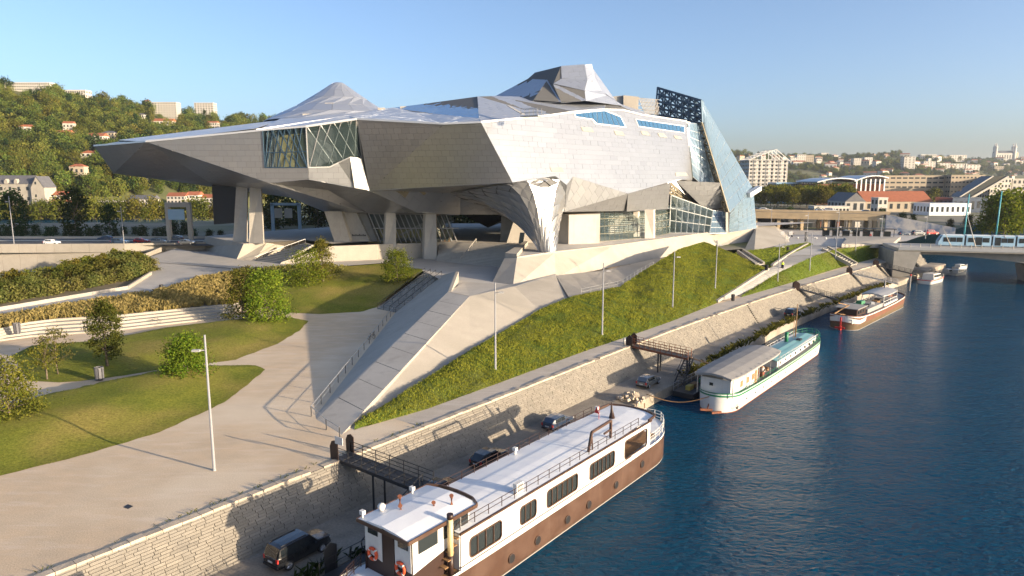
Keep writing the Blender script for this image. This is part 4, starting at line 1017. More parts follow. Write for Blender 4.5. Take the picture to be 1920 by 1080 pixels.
# ============================================================ BOATS
class Frame:
    def __init__(s, ox, oy, th):
        t = rad(th); s.o = V((ox, oy, 0)); s.f = V((math.sin(t), math.cos(t), 0)); s.l = V((-math.cos(t), math.sin(t), 0)); s.rz = math.pi/2-t
    def loc(s, p): d = p-s.o; return V((d.dot(s.f), d.dot(s.l), p.z))
    def side(s, u, v, y):                  # picture point on the vertical plane y = const
        a = s.o+s.l*y; return s.loc(onplane(u, v, a, a+s.f, a+V((0, 0, 1))))
    def top(s, u, v, z): return s.loc(G(u, v, z))
def hull_rows(x0, x1, hb, r0, r1, levels, sheer, n=44):
    """plan outline with rounded ends; levels = [(z, breadth factor, sheer factor)]"""
    def b(x):
        y = hb
        if x < x0+r0: y *= math.sqrt(max(0, 1-((x0+r0-x)/r0)**2))
        if x > x1-r1: y *= max(0, 1-((x-(x1-r1))/r1)**2)**.62
        return y
    xs = [x0+(x1-x0)*(.5-.5*math.cos(math.pi*i/n)) for i in range(n+1)]
    rows = []
    for z, k, sf in levels:
        pts = [V((x, -b(x)*k, z+sf*sheer((x-x0)/(x1-x0)))) for x in xs]+[V((x, b(x)*k, z+sf*sheer((x-x0)/(x1-x0)))) for x in xs[::-1][1:-1]]
        rows.append(pts)
    return rows, b
def rail(mb, pts, h, w=.05, nr=2, every=1):
    for i, p in enumerate(pts):
        if i % every == 0: mb.bar(p, p+V((0, 0, h)), w)
    for k in range(1, nr+1): mb.path([p+V((0, 0, h*k/nr)) for p in pts], w*.8)
def rounded(x0, z0, x1, z1, y, r, n=4):
    out = []
    for cx, cz, a0 in ((x1-r, z0+r, -90), (x1-r, z1-r, 0), (x0+r, z1-r, 90), (x0+r, z0+r, 180)):
        for k in range(n+1):
            a = rad(a0+90*k/n); out.append(V((cx+math.cos(a)*r, y, cz+math.sin(a)*r)))
    return out
def torus(mb, c, R1, r, axis='x', n=20, m=8, mi=0, seg=None):
    rows = []
    for i in range(n):
        a = 2*math.pi*i/n; row = []
        for k in range(m):
            b = 2*math.pi*k/m; rr = R1+r*math.cos(b); p = V((r*math.sin(b), rr*math.cos(a), rr*math.sin(a)))
            row.append(V(c)+(p if axis == 'x' else V((p.y, p.x, p.z))))
        rows.append(row)
    rows.append(rows[0]); return mb.loft(rows, mi, closed=True, smooth=True)

# ---------------- brown and white river barge in the foreground
F1 = Frame(-2.96, 49.96, 38.2)
b1 = empty('river_barge', F1.o, F1.rz); tag(b1, 'long brown and white converted barge moored in the foreground', 'barge')
sh = lambda t: .35*(abs(t-.5)*2)**3
rows, hb1 = hull_rows(-14, 31.2, 3.0, 5, 6, [(-1.2, .86, 0), (0, .98, 0), (.2, .99, 0), (1.4, 1, .5), (2.55, 1.0, 1)], sh)
h = MB().loft(rows, closed=True, smooth=True); hull = h.build('hull', M['brown'], b1)
rr2, _ = hull_rows(-14, 31.2, 3.05, 5, 6, [(2.5, 1, 1), (2.72, 1, 1)], sh)
MB().loft(rr2, closed=True).build('rubbing_strake', M['white'], hull)
rr2, _ = hull_rows(-14, 31.2, 3.02, 5, 6, [(.02, .99, 0), (.16, 1, 0)], sh)
MB().loft(rr2, closed=True).build('waterline', M['canvas'], hull)
dk, _ = hull_rows(-14, 31.2, 2.98, 5, 6, [(2.62, 1, 1)], sh)
MB().poly(dk[0]).build('deck', M['roofwhite'], b1)
for q in ((959, 1047), (1008, 1013), (1064, 974), (1104, 946), (1155, 909), (1204, 870)):
    p = F1.side(*q, -3.02); MB().tube([V((p.x, -2.9, p.z)), V((p.x, -3.1, p.z))], .36, 16).build('porthole', M['black'], hull)
    t = MB(); torus(t, (p.x, -3.06, p.z), .37, .035, 'y', 16, 6); t.build('porthole_rim', M['brown'], hull)
# superstructure walls with real openings
ZS0, ZS1 = 2.72, 5.45
def wallrun(y, x0, x1, wins, m, parent):
    sg = -1 if y < 0 else 1; mb = MB(); xs = [x0]+[c for w in wins for c in (w[0], w[2])]+[x1]
    for i in range(0, len(xs), 2):
        if xs[i+1]-xs[i] > .01: mb.box(((xs[i]+xs[i+1])/2, y, (ZS0+ZS1)/2), (xs[i+1]-xs[i], .1, ZS1-ZS0))
    for wx0, wz0, wx1, wz1 in wins:
        mb.box(((wx0+wx1)/2, y, (ZS0+wz0)/2), (wx1-wx0, .1, wz0-ZS0)); mb.box(((wx0+wx1)/2, y, (wz1+ZS1)/2), (wx1-wx0, .1, ZS1-wz1))
        for cx, cz, sx, sz in ((wx0, wz0, 1, 1), (wx1, wz0, -1, 1), (wx0, wz1, 1, -1), (wx1, wz1, -1, -1)):   # rounded corners
            r = .3; pts = [V((cx, y, cz))]+[V((cx+sx*(r-r*math.cos(rad(a))), y, cz+sz*(r-r*math.sin(rad(a))))) for a in (0, 30, 60, 90)]
            pts = [V((cx, y, cz)), V((cx, y, cz+sz*r))]+[V((cx+sx*(r-r*math.cos(rad(a))), y, cz+sz*(r-r*math.sin(rad(a))))) for a in (30, 60)]+[V((cx+sx*r, y, cz))]
            mb.prism([p+V((0, -.048, 0)) for p in pts], (0, .096, 0))
    return mb.build('cabin_wall', m, parent)
WIN = [(-3.9, 3.25, -.3, 4.75, 4), (2.0, 3.25, 4.1, 4.75, 3), (5.6, 3.25, 10.2, 4.75, 6), (12.2, 3.25, 16.6, 4.75, 6), (18.6, 3.1, 23.2, 4.95, 0)]
for y in (-2.95, 2.95):
    cw = wallrun(y, -4.8, 23.9, [w[:4] for w in WIN], M['white'], b1)
    for w in WIN:
        fr = MB(); o = rounded(w[0], w[1], w[2], w[3], y*1.022, .32); 
        for a, c in zip(o, o[1:]+o[:1]): fr.bar(a, c, .1, .07, up=V((0, 1, 0)))
        f = fr.build('window_frame', M['brown'], cw)
        for i in range(w[4]):
            a, c = w[0]+(w[2]-w[0])*i/w[4]+.04, w[0]+(w[2]-w[0])*(i+1)/w[4]-.04
            MB().box(((a+c)/2, y*.99, (w[1]+w[3])/2), (c-a, .04, w[3]-w[1])).build('pane', M['winglass'], f)
            if i: MB().box((a-.04, y*1.005, (w[1]+w[3])/2), (.07, .1, w[3]-w[1])).build('mullion', M['brown'], f)
MB().box((-4.82, 0, 4.1), (.1, 5.8, 2.7)).build('cabin_end', M['white'], b1)
MB().box((18.2, 0, 4.1), (.1, 5.8, 2.7)).build('cabin_end', M['dkbrown'], b1)
MB().poly([(-4.6, -2.85, 2.75), (18, -2.85, 2.75), (18, 2.85, 2.75), (-4.6, 2.85, 2.75)]).poly([(18.3, -2.8, 2.9), (27, -2.2, 2.95), (27, 2.2, 2.95), (18.3, 2.8, 2.9)]).build('inner_deck', M['wood'], b1)
MB().box((20.6, .6, 3.4), (2.2, .9, .75)).box((21.2, -1.0, 3.3), (.5, .5, .8)).box((20, -1.0, 3.3), (.5, .5, .8)).build('deck_furniture', M['wood'], b1)
# brown coping between white wall and roof, dark line along the side
for y in (-3.02, 3.02):
    MB().box((9.6, y, 5.5), (29.0, .16, .14)).build('roof_edge', M['brown'], b1)
MB().box((7.5, -3.02, 2.98), (25, .03, .07)).build('trim_line', M['dkbrown'], b1)
rf = []
for i in range(13):
    x = -4.9+i*(29.6/12); y0 = 2.95 if i < 10 else 2.95-(i-9)*.12
    rf.append([V((x, -y0, 5.56)), V((x, -y0*.5, 5.64)), V((x, 0, 5.68)), V((x, y0*.5, 5.64)), V((x, y0, 5.56))])
arc = [V((25.0+1.1*math.sqrt(max(0, 1-(y/2.7)**2)), y, 5.6)) for y in (-2.6, -1.3, 0, 1.3, 2.6)]; rf.append(arc)
m_ = MB().loft(rf, smooth=False); m_.poly([p-V((0, 0, .12)) for r_ in (rf[0],) for p in r_]); m_.build('cabin_roof', M['roofwhite'], b1)
e_ = MB(); ends = [V((23.6, -2.95, 5.62))]+[V((25.0+1.2*math.sqrt(max(0, 1-(y/2.95)**2)), y, 5.64)) for y in [(-2.8+i*.4) for i in range(15)]]+[V((23.6, 2.95, 5.62))]
e_.path(ends, .18, .2); e_.build('roof_nosing', M['brown'], b1)
for y in (-2.75, 2.75):
    mb = MB(); pts = [V((-4.6+i*1.55, y, 5.6)) for i in range(18)]; rail(mb, pts, .75, .045, 2)
    if y < 0: mb.path([V((-4.6, y, 6.35)), V((-5.4, y, 5.9)), V((-5.5, y, 4.6))], .045)
    mb.build('roof_rail', M['dkbrown'], b1)
# davit frame, mast, ventilators, air conditioner, flag
dv = MB().path([V((12.9, -2.4, 5.6)), V((13.4, -2.4, 7.3)), V((17.2, -2.2, 7.3)), V((17.2, -2.2, 5.6))], .2); dv.bar((13.6, -2.4, 5.6), (13.6, -2.3, 7.2), .1); dv.bar((15.8, -2.3, 6.4), (17.2, -2.2, 6.4), .14); dv.build('davit', M['brown'], b1)
MB().tube([(21.8, .3, 5.6), (21.75, .3, 6.4), (21.6, .3, 7.4)], [.35, .16, .05], 8).build('mast', M['dkbrown'], b1)
MB().poly([(20.7, 1.2, 6.2), (20.7, 1.75, 6.25), (20.7, 1.45, 7.0)]).bar((20.7, 1.2, 5.6), (20.7, 1.2, 7.1), .04).build('pennant', M['red'], b1)
MB().box((2.6, -2.35, 6.05), (.9, .4, .8)).box((2.6, -2.57, 6.08), (.6, .04, .55), mi=1).build('air_conditioner', [M['white'], M['pole']], b1)
for x in (-3.6, 8.4, 22.5):
    t = MB().tube([(x, 2.5, 5.6), (x, 2.5, 6.0)], .12, 8); t.box((x, 2.5, 6.1), (.35, .35, .28)); t.build('roof_lamp', M['white'], b1)
# wheelhouse
wh = MB()
fx, bx_, wy = -8.8, -3.1, 2.35
wh.prism([(fx-.15, -wy, 2.7), (bx_, -wy, 2.7), (bx_, -wy, 5.5), (fx, -wy, 5.5)], (0, .08, 0)); wh.prism([(fx-.15, wy-.08, 2.7), (bx_, wy-.08, 2.7), (bx_, wy-.08, 5.5), (fx, wy-.08, 5.5)], (0, .08, 0))
wh.box((fx, 0, 4.6), (.1, 2*wy, 3.9)); W1 = wh.build('wheelhouse', M['dkbrown'], b1)
for y0, y1 in ((.55, 2.3), (-2.3, -.75)): MB().prism([(fx-.07, y0, 4.0 if y0 > 0 else 4.2), (fx-.07, y1, 4.3), (fx-.07, y1, 6.6), (fx-.07, y0, 6.6)], (-.03, 0, 0)).build('white_panel', M['white'], W1)
MB().prism([(fx, -wy-.03, 4.1), (bx_-.4, -wy-.03, 4.9), (bx_, -wy-.03, 6.6), (fx, -wy-.03, 6.6)], (0, .03, 0)).build('side_panel', M['white'], W1)
MB().prism([(fx, wy, 4.1), (bx_-.4, wy, 4.9), (bx_, wy, 6.6), (fx, wy, 6.6)], (0, .03, 0)).build('side_panel', M['white'], W1)
for y0, y1 in ((.95, 1.95), (-2.05, -1.1)): MB().box((fx-.12, (y0+y1)/2, 6.05), (.05, y1-y0, .6)).build('window', M['winglass'], W1)
for x0, x1 in ((-8.3, -6.5), (-5.9, -5.0), (-4.9, -4.2), (-4.1, -3.4)):
    MB().box(((x0+x1)/2, -wy-.06, 5.85), (x1-x0, .05, .95)).build('window', M['winglass'], W1)
MB().box((fx-.08, -.1, 4.6), (.06, 1.1, 3.7)).build('door', M['dkbrown'], W1)
r_ = []
for i in range(9):
    x = -9.3+i*(6.7/8); r_.append([V((x, -2.55, 6.72)), V((x, -1.3, 6.9)), V((x, 0, 6.98)), V((x, 1.3, 6.9)), V((x, 2.55, 6.72))])
m_ = MB().loft(r_); m_.loft([[p-V((0, 0, .16)) for p in r_[0]], r_[0]]); m_.build('wheelhouse_roof', M['roofwhite'], W1)
ed = MB(); ed.path([V((-9.35, -2.6, 6.64)), V((-9.35, 2.6, 6.64)), V((-2.7, 2.6, 6.64))], .08, .24); ed.path([V((-9.35, -2.6, 6.64)), V((-2.6, -2.6, 6.64))], .08, .28)
ed.path([V((-2.6+.7*math.sqrt(max(0, 1-(y/2.6)**2)), y, 6.7)) for y in (-2.6, -1.7, -.8, 0, .8, 1.7, 2.6)], .12, .25); ed.build('roof_fascia', M['brown'], W1)
for (x, y, hh) in ((-6.8, .9, .35), (-5.0, -.6, .35), (-6.3, 1.5, .7), (-4.0, -1.4, .75)):
    MB().tube([(x, y, 6.9), (x, y, 6.9+hh*.7), (x-.1, y-.08, 6.9+hh)], [.1, .1, .16], 8).build('roof_vent', M['rust'], W1)
t = MB(); 
for i in range(6): a0 = -math.pi/2+i*math.pi/6; 
t.tube([(-7.6, 2.0, 6.8), (-7.6, 2.0, 6.95), (-7.6, 2.0, 7.15), (-7.6, 2.0, 7.3), (-7.6, 2.0, 7.36)], [.12, .24, .3, .2, .03], 12); t.build('satellite_dome', M['white'], W1)
for x in (-9.1, -4.4): MB().tube([(x, 2.25, 6.8), (x, 2.25, 7.05)], .08, 8).box((x, 2.25, 7.2), (.3, .34, .28)).build('searchlight', M['white'], W1)
MB().tube([(-5.6, -2.75, 2.7), (-5.6, -2.75, 4.2)], .2, 10, mi=1).tube([(-5.6, -2.75, 4.2), (-5.6, -2.75, 6.9)], .2, 10).tube([(-5.6, -2.75, 6.9), (-5.6, -2.75, 7.25)], .23, 10, mi=1).build('funnel', [mat('cream', (.62, .48, .24), rough=.5), M['dkbrown']], b1)
for i in range(5): MB().box((-4.95-i*.3, -2.5, 5.2-i*.42), (.34, .8, .07)).build('stair_step', M['wood'], b1)
MB().poly([(-9, -2.95, 2.74), (-4.85, -2.95, 2.74), (-4.85, -2.3, 2.74), (-9, -2.3, 2.74)]).build('side_deck', M['wood'], b1)
# bow whaleback deck, rails, far-end rails
fd = MB().poly([V((-8.8, -2.2, 2.95)), V((-11, -2.1, 2.98)), V((-12.6, -1.4, 3.0)), V((-13.3, 0, 3.0)), V((-12.6, 1.4, 3.0)), V((-11, 2.1, 2.98)), V((-8.8, 2.2, 2.95))]); fd.build('fore_deck', M['roofwhite'], b1)
mb = MB(); fp = [V((-9+(-4.6)*math.sin(math.pi/2*(1-abs(i-8)/8)), -2.75+5.5*i/16, 2.9)) for i in range(17)]
rail(mb, fp[:8], 1.0, .05, 4); rail(mb, fp[9:], 1.0, .05, 4); mb.build('fore_rail', M['dkbrown'], b1)
mb = MB(); fp = [V((x, -hb1(x)*.95, 2.75+sh((x+14)/45.2))) for x in (24.2, 25.4, 26.6, 27.8, 29, 30, 30.7)]+[V((31.0, 0, 3.05))]+[V((x, hb1(x)*.95, 2.75+sh((x+14)/45.2))) for x in (30.7, 30, 29, 27.8, 26.6, 25.4, 24.2)]
rail(mb, fp, 1.05, .06, 3); mb.build('aft_rail', M['white'], b1)
mb = MB(); torus(mb, (30.4, .9, 3.7), .33, .09, 'x'); mb.build('aft_lifebuoy', M['white'], b1)
MB().box((27.2, .3, 3.1), (1.2, .8, .45)).box((27.8, -.4, 3.15), (.5, .5, .4)).build('mooring_winch', M['white'], b1)
lb = []
for k, (y, z, lab) in enumerate(((1.45, 4.35, 'orange lifebuoy left of the wheelhouse door of the barge'), (-1.35, 4.3, 'orange lifebuoy right of the wheelhouse door of the barge'))):
    c = F1.o+F1.f*(-9.0)+F1.l*y+V((0, 0, z)); e = empty('lifebuoy', c, F1.rz); tag(e, lab, 'lifebuoy', 'lifebuoys on the barge wheelhouse')
    mb = MB(); torus(mb, (0, 0, 0), .40, .115, 'x', 24, 8); mb.build('ring', M['orange'], e)
    for a in (45, 135, 225, 315):
        t = MB(); p = V((0, .40*math.cos(rad(a)), .40*math.sin(rad(a)))); q = V((0, -math.sin(rad(a)), math.cos(rad(a)))); t.tube([p-q*.06, p+q*.06], .125, 8); t.build('band', M['white'], e)

# ---------------- white barge with green trim and canopy
F2 = Frame(28.46, 88.37, 39.0)
b2 = empty('white_barge', F2.o, F2.rz); tag(b2, 'white barge with green rails, teal cabin roof and grey canopy', 'barge')
sh2 = lambda t: .55*(abs(t-.5)*2)**2.5
rows, hb2 = hull_rows(-4.2, 40.5, 2.6, 3.2, 6, [(-1, .8, 0), (0, .93, 0), (.15, .95, 0), (1.1, 1, .5), (2.0, 1.02, 1)], sh2)
hu = MB().loft(rows, closed=True, smooth=True).build('hull', M['white'], b2)
for z0, z1, mm, k in ((1.62, 1.86, 'green', 1.03), (-.05, .12, 'rust', .965), (2.0, 2.12, 'green', 1.035)):
    r_, _ = hull_rows(-4.2, 40.5, 2.6*k, 3.2, 6, [(z0, 1, 1 if z0 > 1 else 0), (z1, 1, 1 if z0 > 1 else 0)], sh2); MB().loft(r_, closed=True).build('stripe', M[mm], hu)
d_, _ = hull_rows(-4.2, 40.5, 2.62, 3.2, 6, [(1.85, 1, .9)], sh2); MB().poly(d_[0]).build('deck', M['canvas'], b2)
for i in range(11):
    x = 1.5+i*3.2; MB().tube([V((x, -2.45, 1.0)), V((x, -2.66, 1.0))], .13, 10).build('porthole', M['black'], hu)
def canopy(parent, x0, x1, hw, z, sag, m, ribs=9):
    rws = []
    for i in range(ribs+1):
        x = x0+(x1-x0)*i/ribs; k = 1-.16*(abs(2*i/ribs-1)**6)
        rws.append([V((x, -hw*k, z-.3)), V((x, -hw*.5*k, z-.02+.03*(i % 2))), V((x, 0, z+.1+.03*(i % 2))), V((x, hw*.5*k, z-.02+.03*(i % 2))), V((x, hw*k, z-.3))])
    o = MB().loft(rws, smooth=False); o.loft([[p-V((0, 0, .08)) for p in r] for r in rws]); 
    for e in (0, -1): o.loft([rws[e], [p-V((0, 0, .3)) for p in rws[e]]])
    for s_ in (0, 4): o.loft([[r[s_] for r in rws], [r[s_]-V((0, 0, .22)) for r in rws]])
    return o.build('canopy', m, parent)
cn = canopy(b2, -4.0, 15.2, 2.95, 5.1, .3, M['canvas'], 12)
for i in range(1, 12): MB().bar((-4+i*1.6, -2.8, 4.9), (-4+i*1.6, 2.8, 4.9), .05).build('canopy_rib', M['galv'], cn)
mb = MB()
for x in (-3.2, 1.6, 6.4, 11, 14.8):
    for y in (-2.4, 2.4): mb.bar((x, y, 2), (x, y, 4.8), .08)
mb.build('canopy_posts', M['galv'], b2)
dh = MB().prism([(-2.9, -2.0, 1.9), (-2.5, -2.25, 1.9), (6.2, -2.25, 1.9), (6.2, 2.25, 1.9), (-2.5, 2.25, 1.9), (-2.9, 2.0, 1.9)], (0, 0, 2.35)).build('deckhouse', M['white'], b2)
for x, w in ((.2, .8), (2.4, .9), (4.4, .9)): MB().box((x, -2.28, 3.25), (w, .06, .8)).build('deckhouse_window', M['wood'], dh)
MB().box((-2.94, .6, 3.4), (.06, .5, .4)).build('deckhouse_window', M['winglass'], dh)
MB().box((5.5, -2.28, 3.0), (.8, .05, 1.9)).build('deckhouse_door', M['wood'], dh)
# plants and people-scale clutter on the open deck
for x, y, c_ in ((7.2, -1.6, 'wood'), (8.4, -.4, 'wood'), (9.8, -1.5, 'red'), (11.2, .2, 'wood'), (12.6, -1.2, 'wood')):
    MB().box((x, y, 2.35), (.9, .7, .08)).bar((x, y, 1.9), (x, y, 2.35), .12).box((x+.7, y, 2.2), (.4, .4, .5)).build('deck_furniture', M[c_], b2)
tk2 = MB().prism([(15.5, -1.95, 1.9), (36.5, -1.75, 2.0), (36.5, 1.75, 2.0), (15.5, 1.95, 1.9)], (0, 0, 1.15)).build('cabin_trunk', M['white'], b2)
rws = [[V((x, -w_, 3.06)), V((x, 0, 3.3)), V((x, w_, 3.06))] for x, w_ in ((15.3, 2.05), (22, 2.02), (30, 1.95), (36.7, 1.85))]
MB().loft(rws).loft([[p-V((0, 0, .1)) for p in r] for r in rws]).build('cabin_roof', M['teal'], b2)
for x in (17, 19.5, 22, 24.5, 27, 29.5, 32, 34.5): MB().tube([V((x, -1.7, 2.5)), V((x, -2.0, 2.5))], .2, 10).build('cabin_porthole', M['winglass'], tk2)
mb = MB(); rail(mb, [V((15.4+i*1.76, -2.0, 3.05)) for i in range(13)], .35, .05, 1); rail(mb, [V((15.4+i*1.76, 2.0, 3.05)) for i in range(13)], .35, .05, 1); mb.build('roof_rail', M['white'], b2)
mb = MB(); fp = [V((x, -hb2(x)*.96, 2.05+sh2((x+4.2)/44.7))) for x in (32, 33.5, 35, 36.5, 38, 39.2, 40)]+[V((40.3, 0, 2.6))]+[V((x, hb2(x)*.96, 2.05+sh2((x+4.2)/44.7))) for x in (40, 39.2, 38, 36.5, 35, 33.5, 32)]
rail(mb, fp, .9, .07, 2); mb.build('bow_rail', M['green'], b2)
mb = MB(); rail(mb, [V((x, -hb2(x)*.97, 2.1)) for x in (-3.9, -3.4, -2.6, -1.6, -.4, 1, 2.5, 4, 6, 8, 10, 12, 14)], .5, .06, 1); mb.build('side_rail', M['green'], b2)
MB().tube([(32.6, .6, 3.1), (32.6, .6, 9.0)], [.11, .06], 8).tube([(31.4, .6, 3.1), (31.4, .6, 6.8)], [.05, .04], 6).build('mast', M['wood'], b2)
MB().cyl((28.4, .8, 3.1), .3, 1.7, 10).build('chimney', M['green'], b2)
MB().box((38, 0, 2.7), (.9, 1.2, .5)).box((30.6, -.6, 3.4), (1.1, .7, .2)).build('deck_gear', M['darkmetal'], b2)
a_ = MB().path([V((-2.2, -2.68, 1.25)), V((-2.2, -2.72, .6))], .08).path([V((-2.6, -2.72, .85)), V((-2.45, -2.74, .58)), V((-2.2, -2.72, .5)), V((-1.95, -2.74, .58)), V((-1.8, -2.72, .85))], .09); a_.build('anchor', M['black'], b2)
MB().bar((-5.2, 1.0, .45), (-4.2, -.2, .35), .25).bar((-5.3, -.6, .35), (-4.2, -1.4, .35), .25).bar((-4.6, .4, .1), (-4.0, .3, 1.3), .12).build('rudder_fender', M['rust'], b2)

# ---------------- rust-brown working barge
F3 = Frame(66.2, 134.4, 43.0)
b3 = empty('brown_barge', F3.o, F3.rz); tag(b3, 'old rust brown barge with white stripe and cluttered deck', 'barge')
sh3 = lambda t: .75*(abs(t-.5)*2)**3
rows, hb3 = hull_rows(-.2, 39, 2.8, 2.5, 4, [(-1, .8, 0), (0, .95, 0), (.9, 1, .4)], sh3)
hu = MB().loft(rows, closed=True, smooth=True).build('hull', mat('hull_olive', (.13, .085, .04), (.09, .06, .035), rough=.6, scale=.5), b3)
r_, _ = hull_rows(-.2, 39, 2.82, 2.5, 4, [(.9, 1, .4), (2.3, 1.02, 1)], sh3); MB().loft(r_, closed=True, smooth=True).build('topsides', mat('hull_rust', (.15, .055, .028), (.11, .045, .026), rough=.6, scale=.4), hu)
r_, _ = hull_rows(-.2, 39, 2.9, 2.5, 4, [(1.95, 1, 1), (2.15, 1, 1)], sh3); MB().loft(r_, closed=True).build('stripe', M['white'], hu)
r_, _ = hull_rows(-.2, 7, 2.86, 2.5, 1, [(1.25, 1, .6), (2.0, 1.01, 1)], sh3); MB().loft(r_, closed=True).build('stern_band', M['white'], hu)
r_, _ = hull_rows(-.2, 39, 2.9, 2.5, 4, [(-.05, .96, 0), (.12, .965, 0)], sh3); MB().loft(r_, closed=True).build('waterline', M['canvas'], hu)
d_, _ = hull_rows(-.2, 39, 2.8, 2.5, 4, [(2.1, 1, .9)], sh3); MB().poly(d_[0]).build('deck', M['canvas'], b3)
MB().bar((-.5, 0, -.5), (-.5, 0, 2.6), .25).bar((-.9, 0, .2), (-.1, 0, .3), .4, .9).bar((-.9, .9, .5), (-.6, -.9, .5), .3).build('rudder', M['red'], b3)
mb = MB(); torus(mb, (.2, -2.0, 1.8), .35, .1, 'y'); mb.build('tyre_fender', M['white'], b3)
dh = MB().prism([(3, -1.9, 2.1), (8.5, -2, 2.1), (8.5, 2, 2.1), (3, 1.9, 2.1)], (0, 0, 1.8)).build('deckhouse', M['dkbrown'], b3)
MB().box((5.6, 0, 4.0), (6.6, 4.6, .14)).build('deckhouse_roof', M['canvas'], dh)
for x in (4, 5.5, 7): MB().box((x, -2.0, 3.2), (.8, .06, .6)).build('deckhouse_window', M['winglass'], dh)
MB().prism([(9.5, -2.1, 2.1), (20, -2.2, 2.1), (20, 2.2, 2.1), (9.5, 2.1, 2.1)], (0, 0, .95)).build('hold_cover', M['canvas'], b3)
canopy(b3, 20, 31.5, 2.5, 4.9, .2, M['pole'], 6)
mb = MB()
for x in (20.4, 25.8, 31):
    for y in (-2.2, 2.2): mb.bar((x, y, 2.1), (x, y, 4.7), .14)
mb.bar((20.4, -2.2, 3.2), (31, -2.2, 3.2), .1); mb.bar((20.4, -2.2, 2.4), (31, -2.2, 2.4), .5); mb.build('canopy_frame', M['white'], b3)
for x, y, s_, c_ in ((1.5, -1.2, .7, 'red'), (2.0, .8, .9, 'wood'), (11, .6, .8, 'green'), (13, -.8, .7, 'darkmetal'), (15, .9, 1.0, 'green'), (17, -.9, .6, 'white'), (23, 0, 1.0, 'wood'), (27, .6, .9, 'darkmetal'), (34, .3, 1.0, 'rust'), (36, -.6, .7, 'wood')):
    MB().box((x, y, (3.05 if 9.5 < x < 20 else 2.15)+s_*.4), (s_*1.4, s_*1.2, s_*.8), .4*x).build('deck_crate', M[c_], b3)
MB().bar((.5, 1.6, 3.0), (3.4, -.2, 4.6), .2).bar((7, 1, 3.9), (2, 1.5, 5.0), .14).build('boom', M['wood'], b3)
mb = MB(); rail(mb, [V((9+i*2, 2.5, 2.2)) for i in range(12)], .9, .06, 2); mb.build('side_rail', M['pole'], b3)
MB().tube([(30, .2, 2.2), (30, .2, 7.4)], [.2, .15], 8).build('mooring_mast', M['canvas'], b3)

# ---------------- small motor boats by the bridge
def motorboat(x, y, th, Lb, label, stripe, grp, cab=.5):
    e = empty('motorboat', (x, y, 0), math.pi/2-rad(th)); tag(e, label, 'boat', grp)
    k = Lb/9.0; s_ = lambda t: .5*t**2*k
    rws, hb = hull_rows(-Lb/2, Lb/2, 1.55*k, .4, Lb*.45, [(-.3, .6, 0), (.05, .85, 0), (1.0*k, 1, 1)], s_, 24)
    hh = MB().loft(rws, closed=True, smooth=True).build('hull', M['white'], e)
    r2, _ = hull_rows(-Lb/2, Lb/2, 1.58*k, .4, Lb*.45, [(.72*k, .98, .8), (.9*k, 1.0, .95)], s_, 24); MB().loft(r2, closed=True).build('stripe', M[stripe], hh)
    d2, _ = hull_rows(-Lb/2, Lb/2, 1.5*k, .4, Lb*.45, [(.85*k, 1, .9)], s_, 24); MB().poly(d2[0]).build('deck', M['canvas'], e)
    x0, x1 = -Lb*.28, Lb*.2
    c = MB().add([V((x0, -1.2*k, .85*k)), V((x1+.6, -1.1*k, .9*k)), V((x1+.6, 1.1*k, .9*k)), V((x0, 1.2*k, .85*k)), V((x0, -1.05*k, 2.1*k)), V((x1-.5, -.95*k, 2.0*k)), V((x1-.5, .95*k, 2.0*k)), V((x0, 1.05*k, 2.1*k))], [(4, 5, 6, 7), (0, 1, 5, 4), (1, 2, 6, 5), (2, 3, 7, 6), (3, 0, 4, 7)]).build('cabin', M['white'], e)
    for sg in (-1, 1): MB().prism([V((x0+.3, sg*1.16*k, 1.3*k)), V((x1-.1, sg*1.08*k, 1.3*k)), V((x1-.5, sg*1.01*k, 1.85*k)), V((x0+.3, sg*1.1*k, 1.85*k))], (0, sg*.04, 0)).build('window', M['winglass'], c)
    MB().prism([V((x1+.42, -1*k, 1.2*k)), V((x1+.42, 1*k, 1.2*k)), V((x1-.3, .9*k, 1.9*k)), V((x1-.3, -.9*k, 1.9*k))], (.05, 0, .03)).build('windscreen', M['winglass'], c)
    mb = MB(); rail(mb, [V((Lb*.2+i*Lb*.05, -hb(Lb*.2+i*Lb*.05)*.9, .95*k+s_(.7+i*.05))) for i in range(6)], .5, .05, 1); mb.build('bow_rail', M['galv'], e)
    return e
p = G(1748, 529, 0); motorboat(p.x, p.y, 52, 12, 'white cabin cruiser with red stripes moored left of the small boats', 'red', 'motor boats by the bridge')
for q, th, Lb, lab in (((1779, 514, 0), 60, 7.5, 'small white boat closest to the red striped cruiser'), ((1797, 515, 0), 62, 7.5, 'small white boat at the front of the little boats'), ((1801, 504, 0), 60, 7.0, 'small white boat at the back of the little boats')):
    p = G(*q); motorboat(p.x, p.y, th, Lb, lab, 'galv', 'motor boats by the bridge')

# barge added beyond the picture's lower edge to shade the near quay wall
b4 = copy_tree(b2); p4 = F1.o+F1.f*-57.5+F1.l*2.6; b4.location = p4; b4.rotation_euler = (0, 0, F1.rz); b4['label'] = 'white barge added outside the picture to shade the near quay wall'
MB().box((20, 0, 4.55), (34, 5.2, 3.3)).build('shade_block', M['white'], b4)  # solid block added and sized for the shade it casts on the wall
